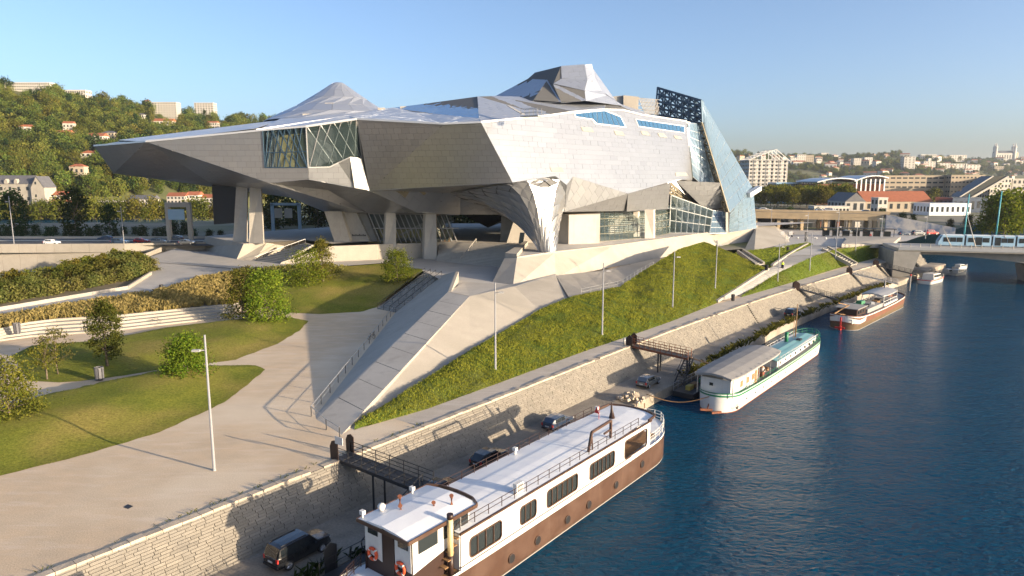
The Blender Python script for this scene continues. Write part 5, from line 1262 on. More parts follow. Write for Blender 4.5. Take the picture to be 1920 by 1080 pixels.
# ============================================================ GANGWAYS AND QUAY THINGS
def gangway(name, label, a, b, w, m, side, railh=1.1, posts=7, mesh=False):
    e = empty(name, (a.x, a.y, 1.5), world_parts=True); tag(e, label, 'gangway')
    d = (b-a); d.z = 0; d.normalize(); n = V((-d.y, d.x, 0))*w/2
    MB().prism([a+n, a-n, b-n, b+n], (0, 0, -.16)).build('deck', M['darkmetal'], e)
    for i in range(10): MB().bar(lerp(a, b, (i+.5)/10)+n*.95+V((0, 0, .02)), lerp(a, b, (i+.5)/10)-n*.95+V((0, 0, .02)), (b-a).length/10*.82, .05, up=V((0, 0, 1))).build('plank', M['darkmetal'], e)
    for sg in (1, -1):
        mb = MB()
        for i in range(posts): q = lerp(a, b, i/(posts-1))+n*sg; mb.bar(q, q+V((0, 0, railh)), .07)
        for k in range(1, 4): mb.bar(a+n*sg+V((0, 0, railh*k/3)), b+n*sg+V((0, 0, railh*k/3)), .045)
        mb.bar(a+n*sg-V((0, 0, .1)), b+n*sg-V((0, 0, .1)), .1, .3); mb.build('railing', M[m], e)
    return e, d, n
sA, nA_ = to_quay(G(648, 858, 5))
gA, gB = Q(sA, .6, 5.12), Q(sA+.6, -9.6, 4.75)
e, d, n = gangway('gangway', 'dark steel footbridge from the quay to the brown and white barge', gA, gB, 1.7, 'darkmetal', 1)
# rounded gate plates and a white sign at the head
for sg in (1, -1):
    pts = [gA+n*sg*1.05+d*x+V((0, 0, z)) for x, z in ((-.5, -.4), (.5, -.4), (.5, 1.5), (.1, 1.75), (-.3, 1.6), (-.55, 1.1))]; MB().prism(pts, n*.08*sg).build('gate_plate', M['dkbrown'], e)
MB().prism([gA+n*-1.2+d*.3+V((0, 0, 1.55)), gA+n*-1.2+d*1.3+V((0, 0, 1.55)), gA+n*-1.2+d*1.3+V((0, 0, 2.25)), gA+n*-1.2+d*.3+V((0, 0, 2.25))], n*-.06).build('sign_board', M['white'], e)
# stair from its end down to the pontoon
q0 = gB+n*0.2; q1 = Q(sA-6.0, -9.9, 1.9)
for i in range(11): MB().bar(lerp(q0, q1, (i+.5)/11)+d*.6, lerp(q0, q1, (i+.5)/11)-d*.6, .32, .05).build('tread', M['darkmetal'], e)
for sg in (.62, -.62):
    mb = MB().bar(q0+d*sg, q1+d*sg, .08, .25); mb.bar(q0+d*sg+V((0, 0, 1)), q1+d*sg+V((0, 0, 1)), .06)
    for i in range(5): t_ = lerp(q0, q1, i/4)+d*sg; mb.bar(t_, t_+V((0, 0, 1)), .05)
    mb.build('stair_rail', M['darkmetal'], e)
for t_ in (.45, .97):
    p = lerp(gA, gB, t_); MB().bar(p+n*.8, V((p.x+n.x*.8, p.y+n.y*.8, 1.4 if t_ < .9 else -1)), .16).bar(p-n*.8, V((p.x-n.x*.8, p.y-n.y*.8, 1.4 if t_ < .9 else -1)), .16).build('support', M['darkmetal'], e)
pt = MB().prism([Q(sA-10, -9.4, 1.5), Q(sA-3, -9.4, 1.5), Q(sA-3, -11.3, 1.5), Q(sA-10, -11.3, 1.5)], (0, 0, .35)); pt.build('landing', M['darkmetal'], e)
mb = MB(); rail(mb, [Q(sA-10+i*1.4, -9.4, 1.85) for i in range(6)], 1.1, .05, 2); mb.build('landing_rail', M['darkmetal'], e)
MB().prism([Q(sA-9.2, -8.9, 1.5), Q(sA-8.2, -8.9, 1.5), Q(sA-8.2, -8.9, 3.4), Q(sA-8.7, -8.9, 3.7), Q(sA-9.2, -8.9, 3.4)], (.1, .08, 0)).build('gate_panel', M['darkmetal'], e)

sB, _ = to_quay(G(1190, 648, 5)); gA, gB = Q(sB, .4, 5.1), Q(sB+1.2, -8.6, 4.3)
e, d, n = gangway('gangway', 'rusty brown footbridge from the quay to the white barge', gA, gB, 1.6, 'rust', 1, 1.2, 12)
for sg in (1, -1): MB().prism([gA+n*sg*1.1+d*x+V((0, 0, z)) for x, z in ((-.4, -.4), (.6, -.4), (.6, 1.2), (.1, 1.7), (-.4, 1.2))], n*.08*sg).build('gate_plate', M['dkbrown'], e)
for i in range(3): MB().cyl(Q(sB-.6+i*.7, 1.2, 5), .16, 1.1, 8).build('bollard', M['pole'], e)
q0, q1 = gB, Q(sB-3.6, -9.2, 1.6)
for i in range(10): MB().bar(lerp(q0, q1, (i+.5)/10)+d*.6, lerp(q0, q1, (i+.5)/10)-d*.6, .3, .05).build('tread', M['darkmetal'], e)
for sg in (.6, -.6): MB().bar(q0+d*sg, q1+d*sg, .08, .3).bar(q0+d*sg+V((0, 0, 1)), q1+d*sg+V((0, 0, 1)), .06).build('stair_rail', M['darkmetal'], e)
for t_ in (.5, .98): p = lerp(gA, gB, t_); MB().bar(p+n*.7, V((p.x+n.x*.7, p.y+n.y*.7, 0)), .2).bar(p-n*.7, V((p.x-n.x*.7, p.y-n.y*.7, 0)), .2).build('support', M['darkmetal'], e)
MB().bar(gB, Q(sB+5, -11.8, 2.6), .9, .12).build('brow', M['wood'], e)
# floating pontoon with planters beside the white barge
pn = empty('pontoon', Q(sB, -10.4, 0), world_parts=True); tag(pn, 'dark floating pontoon with planters next to the white barge', 'pontoon')
MB().prism([Q(sB-5, -9.0, .2), Q(sB+7, -9.0, .2), Q(sB+7, -12, .2), Q(sB-5, -12, .2)], (0, 0, .7)).build('float', M['darkmetal'], pn)
for s_, c_ in ((-3, 'yellow'), (-1.4, 'wood'), (1.5, 'green'), (3.5, 'darkmetal'), (5.5, 'wood')): MB().box(Q(sB+s_, -10.6, 1.2), (1.2, .7, .6), quay_heading(sB)).build('planter', M[c_], pn)
mb = MB(); rail(mb, [Q(sB-5+i*1.5, -9.1, .9) for i in range(9)], 1.1, .06, 2); mb.build('rail', M['pole'], pn)
# further footbridges by the brown barge
for (u, v), lab, ln, m_ in (((1494, 540), 'short dark footbridge above the parked van near the white barge', 8, 'darkmetal'), ((1592, 511), 'long pale footbridge sloping down to the brown barge', 11, 'pole'), ((1642, 497), 'farthest footbridge on the quay, just before the bridge', 10, 'darkmetal')):
    s_, _ = to_quay(G(u, v, 5)); a, b = Q(s_, .3, 5.1), Q(s_+5, -ln+.5, 2.6); e, d, n = gangway('gangway', lab, a, b, 1.5, m_, 1, 1.1, 8)
    for sg in (1, -1): MB().prism([a+n*sg*1.2+d*x+V((0, 0, z)) for x, z in ((-.6, -.6), (.7, -.6), (.7, 1.0), (.2, 1.5), (-.5, 1.0))], n*.1*sg).build('gate_plate', M['dkbrown'], e)
# mooring lines, mooring posts, stone pile
for a, b, lab in ((F1.o+F1.f*29.2+V((0, 0, 3.0)), Q(to_quay(G(1180, 755, 1.5))[0]+3, -8.2, 1.6), 'mooring rope from the brown and white barge to the stone heap'),
                  (F2.o+F2.f*-4+V((0, 0, 2.2)), Q(to_quay(G(1180, 755, 1.5))[0]+4, -8.0, 1.7), 'mooring rope from the white barge stern to the quay')):
    pts = [lerp(a, b, i/10)-V((0, 0, 1.0*math.sin(math.pi*i/10))) for i in range(11)]; MB().tube(pts, .06, 6).build('mooring_rope', M['wood'], label=lab, cat='rope')
sp = to_quay(G(1178, 750, 1.5)); pile = empty('stone_pile', Q(sp[0], -7.4, 1.5), world_parts=True); tag(pile, 'heap of pale rough stones at the water edge between two barges', 'stones')
for i in range(46):
    r_ = R.random()**.6*1.9; a = R.uniform(0, 6.28); zz_ = 1.55+max(0, 1.35*(1-r_/1.9))*R.uniform(.5, 1); c = Q(sp[0]+r_*math.cos(a)*1.2, -7.3+r_*math.sin(a), zz_)
    MB().box(c, (R.uniform(.35, .8), R.uniform(.3, .55), R.uniform(.2, .4)), taper=(R.uniform(.6, .9), R.uniform(.6, .9)), rot=(Matrix.Rotation(R.uniform(0, 3), 3, 'Z') @ Matrix.Rotation(R.uniform(-.5, .5), 3, 'X'))).build('stone', M['coping'], pile)
for u, v, lab in ((1488, 600, 'rusty mooring post in the water near the white barge bow'), (1705, 545, 'mooring post with red top beside the small cruiser'), (1660, 520, 'tall pale mooring post behind the brown barge')):
    p = G(u, v, 0); o = MB().cyl(p-V((0, 0, 1)), .2, 5 if u > 1600 else 3, 8).cyl(p+V((0, 0, 4 if u > 1600 else 2)), .22, .5, 8, mi=1).build('mooring_post', [M['canvas'], M['red']], label=lab, cat='post')

# ============================================================ CARS
def car(name, Lc, Wc, Hc, kind, paint, label, cat='car', group=None):
    e = empty(name); tag(e, label, cat, group); hw = Wc/2
    prof = {'suv': [(-.5, .58, .58, .84), (-.475, .60, .66, .92), (-.43, .60, .965, .95), (-.36, .59, 1.0, .97), (-.1, .57, 1.0, .98), (.10, .57, .985, .98), (.24, .57, .62, .98), (.42, .55, .56, .95), (.485, .52, .54, .86), (.5, .42, .42, .80)],
            'hatch': [(-.5, .60, .60, .82), (-.47, .62, .72, .9), (-.36, .62, .97, .95), (-.12, .60, 1.0, .98), (.06, .60, .97, .98), (.23, .60, .66, .98), (.40, .56, .60, .94), (.48, .50, .52, .84), (.5, .40, .40, .78)]}[kind]
    zc = Hc*.17; rws = []
    for x, zb, zr, w in prof:
        b, r = zb*Hc, zr*Hc; tw = .80 if r-b > .12 else .93
        half = [(.0, zc), (hw*w*.93, zc), (hw*w, Hc*.33), (hw*w*.985, b), (hw*w*(tw+.03), max(b+.01, r-.05)), (hw*w*tw*.9, r), (0, r+.015)]
        rws.append([V((x*Lc, y, z)) for y, z in half]+[V((x*Lc, -y, z)) for y, z in half[::-1][1:-1]])
    b_ = MB().loft(rws, closed=True, smooth=False); b_.poly(rws[0][::-1]); b_.poly(rws[-1]); bod = b_.build('body', M[paint], e)
    cab = [(x, zb, zr, w) for x, zb, zr, w in prof if zr-zb > .25]
    for sg in (-1, 1):
        for (x0, zb0, zr0, w0), (x1, zb1, zr1, w1) in zip(cab, cab[1:]):
            P = lambda x, zb, zr, w, t: V((x*Lc, sg*(hw*w*(.985+(.83-.985)*t)+.012), zb*Hc+(zr*Hc-.05-zb*Hc)*t))
            q = [P(x0, zb0, zr0, w0, .1), P(x1, zb1, zr1, w1, .1), P(x1, zb1, zr1, w1, .88), P(x0, zb0, zr0, w0, .88)]
            c = sum(q, V((0, 0, 0)))/4; MB().poly([a.lerp(c, .06) for a in q]).build('side_window', M['carglass'], e)
    ff = prof[[i for i, p_ in enumerate(prof) if p_[2] < .7 and p_[0] > 0][0]]; f0 = cab[-1]
    MB().poly([V((ff[0]*Lc-.05, y*hw*.86, ff[2]*Hc+.045)) for y in (-1, 1)]+[V((f0[0]*Lc+.04, y*hw*.72, f0[2]*Hc-.03)) for y in (1, -1)]).build('windscreen', M['carglass'], e)
    r0 = cab[0]; rb_ = prof[0]
    MB().poly([V((rb_[0]*Lc*.99-.03, y*hw*.74, rb_[2]*Hc+.06)) for y in (1, -1)]+[V((r0[0]*Lc-.03, y*hw*.66, r0[2]*Hc-.07)) for y in (-1, 1)]).build('rear_window', M['carglass'], e)
    for x in (-.31, .31):
        for sg in (-1, 1):
            c = V((x*Lc, sg*(hw-.1), Hc*.19)); t = MB().tube([c-V((0, .12, 0)), c+V((0, .12, 0))], Hc*.195, 18); w_ = t.build('wheel', M['tyre'], e)
            t = MB().tube([c-V((0, .128, 0)), c+V((0, .128, 0))], Hc*.125, 14)
            for k in range(5): a = rad(72*k); t.bar(c+V((0, sg*.135, 0)), c+V((math.cos(a)*Hc*.12, sg*.135, math.sin(a)*Hc*.12)), .07, .04)
            t.build('rim', M['rim'], w_)
    for sg in (-1, 1):
        MB().box((-.49*Lc, sg*hw*.78, Hc*.52), (.1, .22, .3)).build('tail_light', M['red'], e)
        MB().box((.475*Lc, sg*hw*.68, Hc*.45), (.12, .36, .16)).build('headlight', M['white'], e)
        MB().box((.16*Lc, sg*(hw+.06), Hc*.6), (.14, .2, .14)).build('mirror', M[paint], e)
    MB().box((-.505*Lc, 0, Hc*.42), (.03, .5, .12)).build('number_plate', M['white'], e)
    MB().box((-.5*Lc, 0, Hc*.24), (.12, Wc*.86, .16)).box((.495*Lc, 0, Hc*.24), (.1, Wc*.8, .16)).build('bumper', M['black'], e)
    if kind == 'suv':
        for sg in (-1, 1): MB().bar((-.4*Lc, sg*hw*.68, Hc*1.02), (.06*Lc, sg*hw*.68, Hc*1.01), .05).build('roof_rail', M['darkmetal'], e)
    return e
M['car_blue'] = mat('car_blue', (.03, .05, .09), rough=.3, coat=1); M['car_white'] = mat('car_white', (.7, .7, .7), rough=.35, coat=1); M['car_red'] = mat('car_red', (.35, .02, .02), rough=.3, coat=1); M['car_grey'] = mat('car_grey', (.16, .17, .18), rough=.3, metal=.5, coat=1)
def put(o, s_, n, dz=0, flip=False, z=1.5):
    p = Q(s_, n, z); o.location = p; o.rotation_euler = (0, 0, quay_heading(s_)+dz+(math.pi if flip else 0)); return o
sv, nv = to_quay(G(552, 1035, 1.7))
suv = put(car('parked_car', 4.9, 1.95, 1.9, 'suv', 'blackgloss', 'black off-road car parked on the lower quay near the barge bow', group='cars on the lower quay'), sv, -5.4, .05, z=1.5)
ht = car('parked_car', 4.4, 1.8, 1.5, 'hatch', 'blackgloss', 'black car parked behind the middle of the brown and white barge', group='cars on the lower quay')
put(ht, to_quay(G(915, 858, 2))[0], -5.6)
def carcopy(src, label, s_, n, dz=0, flip=False, paint=None):
    c = copy_tree(src); c['label'] = label; put(c, s_, n, dz, flip)
    if paint:
        for ch in c.children:
            if ch.name.startswith(('body', 'mirror')): ch.data = ch.data.copy(); ch.data.materials[0] = M[paint]
    return c
carcopy(ht, 'dark blue car parked behind the far end of the brown barge', to_quay(G(1052, 793, 2))[0], -5.2, paint='car_blue')
carcopy(ht, 'dark car half hidden beneath the steel footbridge', to_quay(G(775, 912, 2))[0]+1, -6.6)
carcopy(suv, 'black van-like car parked beyond the white barge bow', to_quay(G(1492, 592, 1.8))[0], -5.4)
carcopy(ht, 'small pale car beside the white barge canopy', to_quay(G(1200, 712, 2))[0]-.0, -6.0, paint='car_grey')
for k, (x, dy, src, lab, pc) in enumerate(((-136, -3.6, ht, 'white car on the highway above the retaining wall', 'car_white'), (-116, -3.4, suv, 'dark blue car on the highway next to a red car', 'car_blue'), (-112, 1.2, ht, 'red car on the highway behind a dark car', 'car_red'), (-104, -3.6, suv, 'grey off-road car on the highway left of the parapet', 'car_grey'), (-96, -3.8, ht, 'pale grey car on the highway nearest the parapet', 'car_grey'), (-128, 9.5, ht, 'blue car on the far lanes of the highway at left', 'car_blue'), (-106, 9.8, ht, 'dark car on the far lanes of the highway', 'car_grey'), (-92, 9.5, ht, 'white car on the far lanes left of the sign gantry', 'car_white'), (-70, -3.0, ht, 'pale blue car seen between the concrete columns', 'car_white'), (-18, 6, ht, 'light blue car seen under the museum through the passage', 'car_white'))):
    c = carcopy(src, lab, 0, 0, paint=pc); c['group'] = 'cars on the highway'
    c.location = (x, hwy(x)+dy, 10.82); c.rotation_euler = (0, 0, 0 if dy < 5 else math.pi)
# ============================================================ TREES, PLANTS
def leaf_quad(mb, c, s, tone, flat=.0):
    a = R.uniform(0, 6.283); z = R.uniform(-1, 1)*(1-flat); r = math.sqrt(max(0, 1-z*z)); n = V((r*math.cos(a), r*math.sin(a), z))
    x = n.orthogonal().normalized(); y = n.cross(x); b = R.uniform(0, 6.283); x, y = x*math.cos(b)+y*math.sin(b), y*math.cos(b)-x*math.sin(b)
    w, h = s*R.uniform(.5, 1.0), s*R.uniform(.8, 1.4)
    mb.add([c-x*w*.5, c+y*h*.55, c+x*w*.5, c-y*h*.55], [(0, 1, 2, 3)], tone=tone)
def make_tree(name, H, rad_, shape, leafm, clumps, per, leaf, trunk_h=.2, seed=1, csize=.28, up=0.0, trunkr=.02):
    global R
    keep = R; R = random.Random(seed)
    e = empty(name); tr = MB(); cr = MB(); th = H*trunk_h; r0 = H*trunkr
    tr.tube([(0, 0, -.4), (0, 0, th*.6), (R.uniform(-.1, .1)*rad_*.3, R.uniform(-.1, .1), th), (0, 0, H*.7)], [r0*1.25, r0, r0*.8, r0*.25], 7)
    cen = []
    for i in range(clumps):
        t = R.random()
        if shape == 'round': z = th*.8+(H-th*.8)*(t**.85); rr = rad_*math.sqrt(max(.02, 1-((z-(th+(H-th)*.42))/((H-th)*.6))**2))
        elif shape == 'cone': z = th+(H-th)*t; rr = rad_*(1-t)**.8+.12*rad_
        elif shape == 'column': z = th*.5+(H-th*.5)*t; rr = rad_*min(1, (1.02-t)*3.2)*(.65+.35*min(1, t*4))
        else: z = th*.25+(H-th*.25)*t**1.15; rr = rad_*(1-.55*t)*(.75+.25*min(1, t*5))   # bushy, clothed to the ground
        a = R.uniform(0, 6.283); q = math.sqrt(R.random())*.55+.45; rr *= R.uniform(.75, 1.12)
        c = V((math.cos(a)*rr*q, math.sin(a)*rr*q, min(z, H*1.02))); cen.append(c)
        if i % max(1, clumps//14) == 0:
            zz_ = max(th*.5, c.z*.55); tr.tube([(0, 0, zz_), (c.x*.5, c.y*.5, (zz_+c.z)*.5+.1), tuple(c*.96)], [r0*.45, r0*.25, r0*.08], 5)
    for c in cen:
        cs = csize*rad_*R.uniform(.7, 1.3); base = R.gauss(.45, .2)
        for k in range(per):
            d = V((R.gauss(0, 1), R.gauss(0, 1), R.gauss(0, .75)))*cs*.62; d.z += up*abs(d.z)
            leaf_quad(cr, c+d, leaf, max(0, min(1, base+R.gauss(0, .22))), .0)
    tr.build('trunk', M['trunk'], e); cr.build('crown', M[leafm], e); R = keep
    return e
def ground_hit(u, v, rows):
    import mathutils.geometry as mg
    o = V((0, 0, CAMH)); d = ray(u, v)
    best = None
    for a, b in zip(rows, rows[1:]):
        for i in range(len(a)-1):
            for t in ((a[i], a[i+1], b[i+1]), (a[i], b[i+1], b[i])):
                h = mg.intersect_ray_tri(*t, d, o, True)
                if h is not None and (best is None or h.y < best.y): best = h
    return best
def place(o, u, v, z, rz=0, sc=1): o.location = G(u, v, z); o.rotation_euler = (0, 0, rz); o.scale = (sc, sc, sc); return o
def pxh(u, v, z, px): return G(u, v, z).y*px/FPX
PARK = [
 ('young_tree', (18, 792, 5.3), 120, 66, 'bushy', 'leaf_autumn', 'feathery yellow green tree at the left edge above the near lawn', 150, 26, .30, .1),
 ('young_tree', (108, 697, 5.5), 82, 30, 'round', 'leaf_shrub', 'thin pale golden sapling left of the upright tree', 60, 12, .28, .3),
 ('young_tree', (88, 706, 5.4), 74, 26, 'round', 'leaf_autumn', 'thin pale green sapling nearest the left lawn corner', 46, 12, .28, .25),
 ('young_tree', (201, 683, 5.7), 124, 30, 'column', 'leaf_olive', 'upright dark green tree with bare trunk on the middle lawn', 130, 26, .32, .28),
 ('young_tree', (352, 712, 5.1), 84, 52, 'bushy', 'leaf', 'bright green bushy tree behind the left lamp post', 150, 24, .34, .1),
 ('young_tree', (455, 600, 5.3), 92, 36, 'bushy', 'leaf_autumn', 'olive and rust tinted tree left of its greener twin', 120, 24, .36, .1),
 ('young_tree', (503, 603, 5.2), 98, 48, 'bushy', 'leaf', 'largest bushy green tree, right one of the pair', 170, 26, .38, .1),
 ('young_tree', (578, 533, 7.2), 62, 42, 'bushy', 'leaf', 'low spreading green tree beside the pointed one', 120, 22, .38, .08),
 ('young_tree', (606, 528, 7.4), 78, 27, 'cone', 'leaf_autumn', 'taller pointed tree with yellowing tips in front of the stairs', 120, 22, .36, .1),
 ('young_tree', (745, 525, 8.0), 56, 33, 'bushy', 'leaf', 'bright green tree standing alone in front of the concrete columns', 120, 22, .38, .1)]
for i, (nm, (u, v, z), hp, wp, shp, lm, lab, cl, per, lf, thh) in enumerate(PARK):
    t = make_tree(nm, pxh(u, v, z, hp), pxh(u, v, z, wp), shp, lm, cl, int(per*1.7), lf*.72, thh, 100+i, .26)
    place(t, u, v, z, R.uniform(0, 6)); tag(t, lab, 'tree', 'trees in the park')
# shrubs in the bed by the upper walk
SB = [make_tree('shrub', 2.3, 1.5, 'bushy', lm, 46, 22, .3, .1, 200+i, .32) for i, lm in enumerate(('leaf_shrub', 'leaf_olive', 'leaf_autumn'))]
sb_lo = resample(pxl([(-40, 586, 6.5), (0, 577, 6.6), (120, 557, 6.9), (240, 537, 7.6), (281, 511, 8.4)]), 24); sb_hi = resample(pxl([(-40, 538, 6.3), (0, 530, 6.4), (100, 512, 7), (215, 484, 8.3), (260, 488, 8.8)]), 24)
k = 0; SROW = {.15: [], .5: [], .85: []}
for i in range(24):
    for t in (.15, .5, .85):
        p = lerp(sb_lo[i], sb_hi[i], t)+V((R.uniform(-.8, .8), R.uniform(-.8, .8), -.05)); src = SB[k % 3 if (R.random() < .7 or k < 3) else 0]
        o = src if k < 3 else copy_tree(src); k += 1
        o.location = p+V((0, 0, .3*math.sin(math.pi*t))); o.rotation_euler = (0, 0, R.uniform(0, 6.28)); s_ = R.uniform(.85, 1.3); o.scale = (s_*1.15, s_*1.15, s_)
        tag(o, 'shrub', 'shrub', 'shrubs in the planted bed'); SROW[t].append(o)
for t, nm in ((.15, 'front'), (.5, 'middle'), (.85, 'back')): number(SROW[t], '# olive shrub from the left in the '+nm+' row of the planted bed')
# grasses: tufts scattered over a lofted surface (nobody could count them)
def tufts(name, label, rows, per_m2, blade, nb, m, lean=.5, clumpy=.0, lo=0.0, hi=1.0, cat='grass', trail=None):
    mb = MB()
    for a, b in zip(rows, rows[1:]):
        for i in range(len(a)-1):
            q = (a[i], a[i+1], b[i+1], b[i]); ar = ((q[1]-q[0]).cross(q[2]-q[0]).length+(q[2]-q[0]).cross(q[3]-q[0]).length)/2
            n = ar*per_m2; n = int(n)+(1 if R.random() < n-int(n) else 0)
            for _ in range(n):
                s, t = R.random(), R.random(); p = lerp(lerp(q[0], q[1], s), lerp(q[3], q[2], s), t)
                nz = mnoise.noise(p*.35)*.5+.5
                if clumpy and nz < clumpy*R.random(): continue
                if trail and trail(p): continue
                base = max(0, min(1, nz*.8+R.gauss(.1, .2)))
                for k in range(nb):
                    an = R.uniform(0, 6.283); L = blade*R.uniform(.55, 1.2)*(.6+.8*nz); d = V((math.cos(an), math.sin(an), 0)); w = V((-d.y, d.x, 0))*L*R.uniform(.10, .2); o = p+V((R.gauss(0, .12), R.gauss(0, .12), -.03))
                    mb.add([o-w*.5, o+w*.5, o+d*L*lean*.45+V((0, 0, L*.75))+w*.8, o+d*L*lean+V((0, 0, L*.95))], [(0, 1, 2, 3)], tone=base)
    return mb.build(name, M[m], label=label, cat=cat, kind='stuff')
M['blade'] = leafmat('bank_blade', (.13, .18, .018), (.30, .33, .05), trans=.35)
M['blade_lawn'] = leafmat('lawn_blade', (.11, .13, .018), (.24, .205, .045), trans=.3)
def trail(p):
    d = abs((p-TR0).dot(TRN)); return d < .35+.1*math.sin(p.y)
TR0 = G(1130, 590, 6.5); _d = (G(1240, 625, 5.4)-G(1105, 575, 7.0)); _d.z = 0; _d.normalize(); TRN = V((-_d.y, _d.x, 0))
tufts('ground_cover', 'thick green ground cover on the bank below the plinth', BANK1, 15, .23, 4, 'blade', .6, .4, trail=lambda p: trail(p) and 6 < p.x < 60)
tufts('ground_cover', 'green ground cover on the bank right of the rising path', BANK2, 7, .27, 4, 'blade', .6, .4)
tufts('ground_cover', 'green ground cover between the plinth and the rising path', BANK3, 6, .27, 4, 'blade', .6, .3)
og_lo = [p+V((0, 6.4, 1.6)) for p in TERR0]+[G(445, 552, 6.3)]; og_hi = pxl([(-60, 613, 6.35), (0, 599, 6.45), (120, 578, 6.75), (300, 548, 7.45), (380, 523, 8.25), (470, 504, 8.9)])
og = [resample(og_lo, 60), [lerp(a, b, .5)+V((0, 0, .25)) for a, b in zip(resample(og_lo, 60), resample(og_hi, 60))], resample(og_hi, 60)]
tufts('ornamental_grass', 'golden ornamental grasses on the slope above the terrace seating', og, 3.2, 1.0, 9, 'leaf_gold', .6, .25)
tufts('low_hedge_plants', 'low green plants along the top edge of the golden grasses', [og[1], og[2]], 1.0, .8, 10, 'leaf_olive', .9, .75)
tufts('meadow_edge', 'dry golden grass between the upper walk and the rear lawn', [resample(pxl([(445, 552, 6.4), (520, 520, 8.2), (640, 512, 8.4)]), 30), resample(pxl([(465, 505, 8.95), (540, 499, 9.0), (650, 500, 9.0)]), 30)], 2.2, .7, 8, 'leaf_gold', .6, .4)
wd = [[Q(s, .75, 5.01) for s in [i*.8 for i in range(-10, 45)]], [Q(s, 1.15, 5.01) for s in [i*.8 for i in range(-10, 45)]]]
tufts('weeds', 'small weeds growing in the joint behind the quay edge', wd, 2.6, .22, 5, 'leaf_olive', 1.0, .6)
wd = [[Q(s, qedge(s)+1.0, 1.45) for s in range(78, 200, 2)], [Q(s, qedge(s)-.1, 1.25) for s in range(78, 200, 2)]]
tufts('waterside_weeds', 'rough weeds along the water edge of the lower quay', wd, 3, .9, 6, 'leaf_olive', .9, .7)
wd = [[Q(s, qedge(s)+.8, 1.45) for s in range(-6, 24, 2)], [Q(s, qedge(s)-.1, 1.25) for s in range(-6, 24, 2)]]
tufts('waterside_weeds', 'dark weeds on the quay edge beside the parked black car', wd, 3, .8, 6, 'leaf_dark', .9, .5)

def lawn_blades(label, objs, per_m2, L0):
    mb = MB()
    for ob in objs:
        me = ob.data; off = ob.location
        for pl_ in me.polygons:
            vs = [me.vertices[i].co+off for i in pl_.vertices]; n = pl_.area*per_m2; n = int(n)+(1 if R.random() < n-int(n) else 0)
            for _ in range(n):
                a, b = R.random(), R.random()
                if a+b > 1: a, b = 1-a, 1-b
                v3 = vs[2] if (len(vs) == 3 or R.random() < .5) else vs[3]
                p = vs[0]+(vs[1]-vs[0])*a+(v3-vs[0])*b; nz = mnoise.noise(p*.3)*.5+.5; tn = max(0, min(1, nz*.7+R.gauss(.15, .22)))
                for k in range(2):
                    an = R.uniform(0, 6.283); L = L0*R.uniform(.5, 1.3); d = V((math.cos(an), math.sin(an), 0)); w = V((-d.y, d.x, 0))*L*.35; o = p+V((R.gauss(0, .1), R.gauss(0, .1), -.01))
                    mb.add([o-w*.5, o+w*.5, o+d*L*.7+V((0, 0, L*.6))], [(0, 1, 2)], tone=tn)
    return mb.build('lawn_grass', M['blade_lawn'], label=label, cat='grass', kind='stuff')
lawn_blades('short mown grass covering the near and middle lawns', [LA, LB_], 11, .13)
lawn_blades('short mown grass covering the rear lawn below the museum', [LC], 3, .2)
# hillside wood at left: 300 single trees, the rest as one mass
HP = [make_tree('hill_tree', h_, r_, sh_, lm, cl, per, lf, th_, 300+i, .36) for i, (h_, r_, sh_, lm, cl, per, lf, th_) in enumerate((
    (15, 7.0, 'round', 'leaf_hill', 60, 14, 1.3, .2), (13, 6.2, 'round', 'leaf_hill', 54, 14, 1.25, .2), (18, 6.6, 'round', 'leaf_hill', 60, 14, 1.3, .2),
    (17, 4.6, 'cone', 'leaf_dark', 40, 12, 1.5, .15), (14, 6.4, 'round', 'leaf_autumn', 42, 12, 1.6, .2), (11, 6.8, 'bushy', 'leaf_hill', 42, 12, 1.7, .1), (15, 6.4, 'round', 'leaf_dark', 42, 12, 1.6, .2)))]
HLAB = ['full round green tree in the wood on the left hillside', 'lower round green tree in the wood on the left hillside', 'tall leafy tree in the wood on the left hillside', 'dark pointed conifer in the wood on the left hillside', 'yellowing autumn tree in the wood on the left hillside', 'wide bushy tree in the wood on the left hillside', 'dark green round tree in the wood on the left hillside']
CLEAR = [(0, 82, 328, 396, 505, 545), (84, 120, 350, 400, 505, 545), (160, 290, 358, 400, 505, 570), (300, 400, 358, 390, 520, 600)]
spots = []
for _ in range(2300):
    u = R.uniform(-120, 580); t = R.random()**1.1*1.04+.005; p = hill_pt(u, t); spots.append((p.y, p, u, t))
HB = [(65, 166, 95), (150, 170, 60), (318, 203, 60), (392, 205, 50), (125, 252, 30), (192, 256, 60), (168, 290, 38), (265, 333, 26), (272, 220, 20), (305, 229, 50), (405, 238, 26), (415, 222, 20), (10, 236, 20)]
def hidden_house(p):
    dz = p.z-CAMH; f = p.y*_C-dz*_S; u = 960+FPX*p.x/f; v = 540-FPX*(p.y*_S+dz*_C)/f
    for a, b, w in HB:
        if abs(u-a) < w*.52 and -2 < v-b < 20: return True
    return False
spots = [s for s in spots if not (s[3] < .05 and 60 < s[2] < 405) and not hidden_house(s[1])]
spots.sort(key=lambda s: s[0]); used = [False]*len(HP); rest = []
for i, (y, p, u, t) in enumerate(spots):
    k = R.choices(range(7), (24, 20, 16, 9, 7, 16, 12))[0]; sc = R.uniform(.5, 1.0)
    if i < 300:
        o = HP[k] if not used[k] else copy_tree(HP[k]); used[k] = True
        o.location = p-V((0, 0, .5)); o.rotation_euler = (0, 0, R.uniform(0, 6.28)); o.scale = (sc, sc, sc*R.uniform(.9, 1.15)); tag(o, HLAB[k], 'tree', 'trees on the left hillside')
    else: rest.append((p, k, sc*1.05))
crowns = [[c for c in h.children if c.name.startswith('crown')][0] for h in HP]
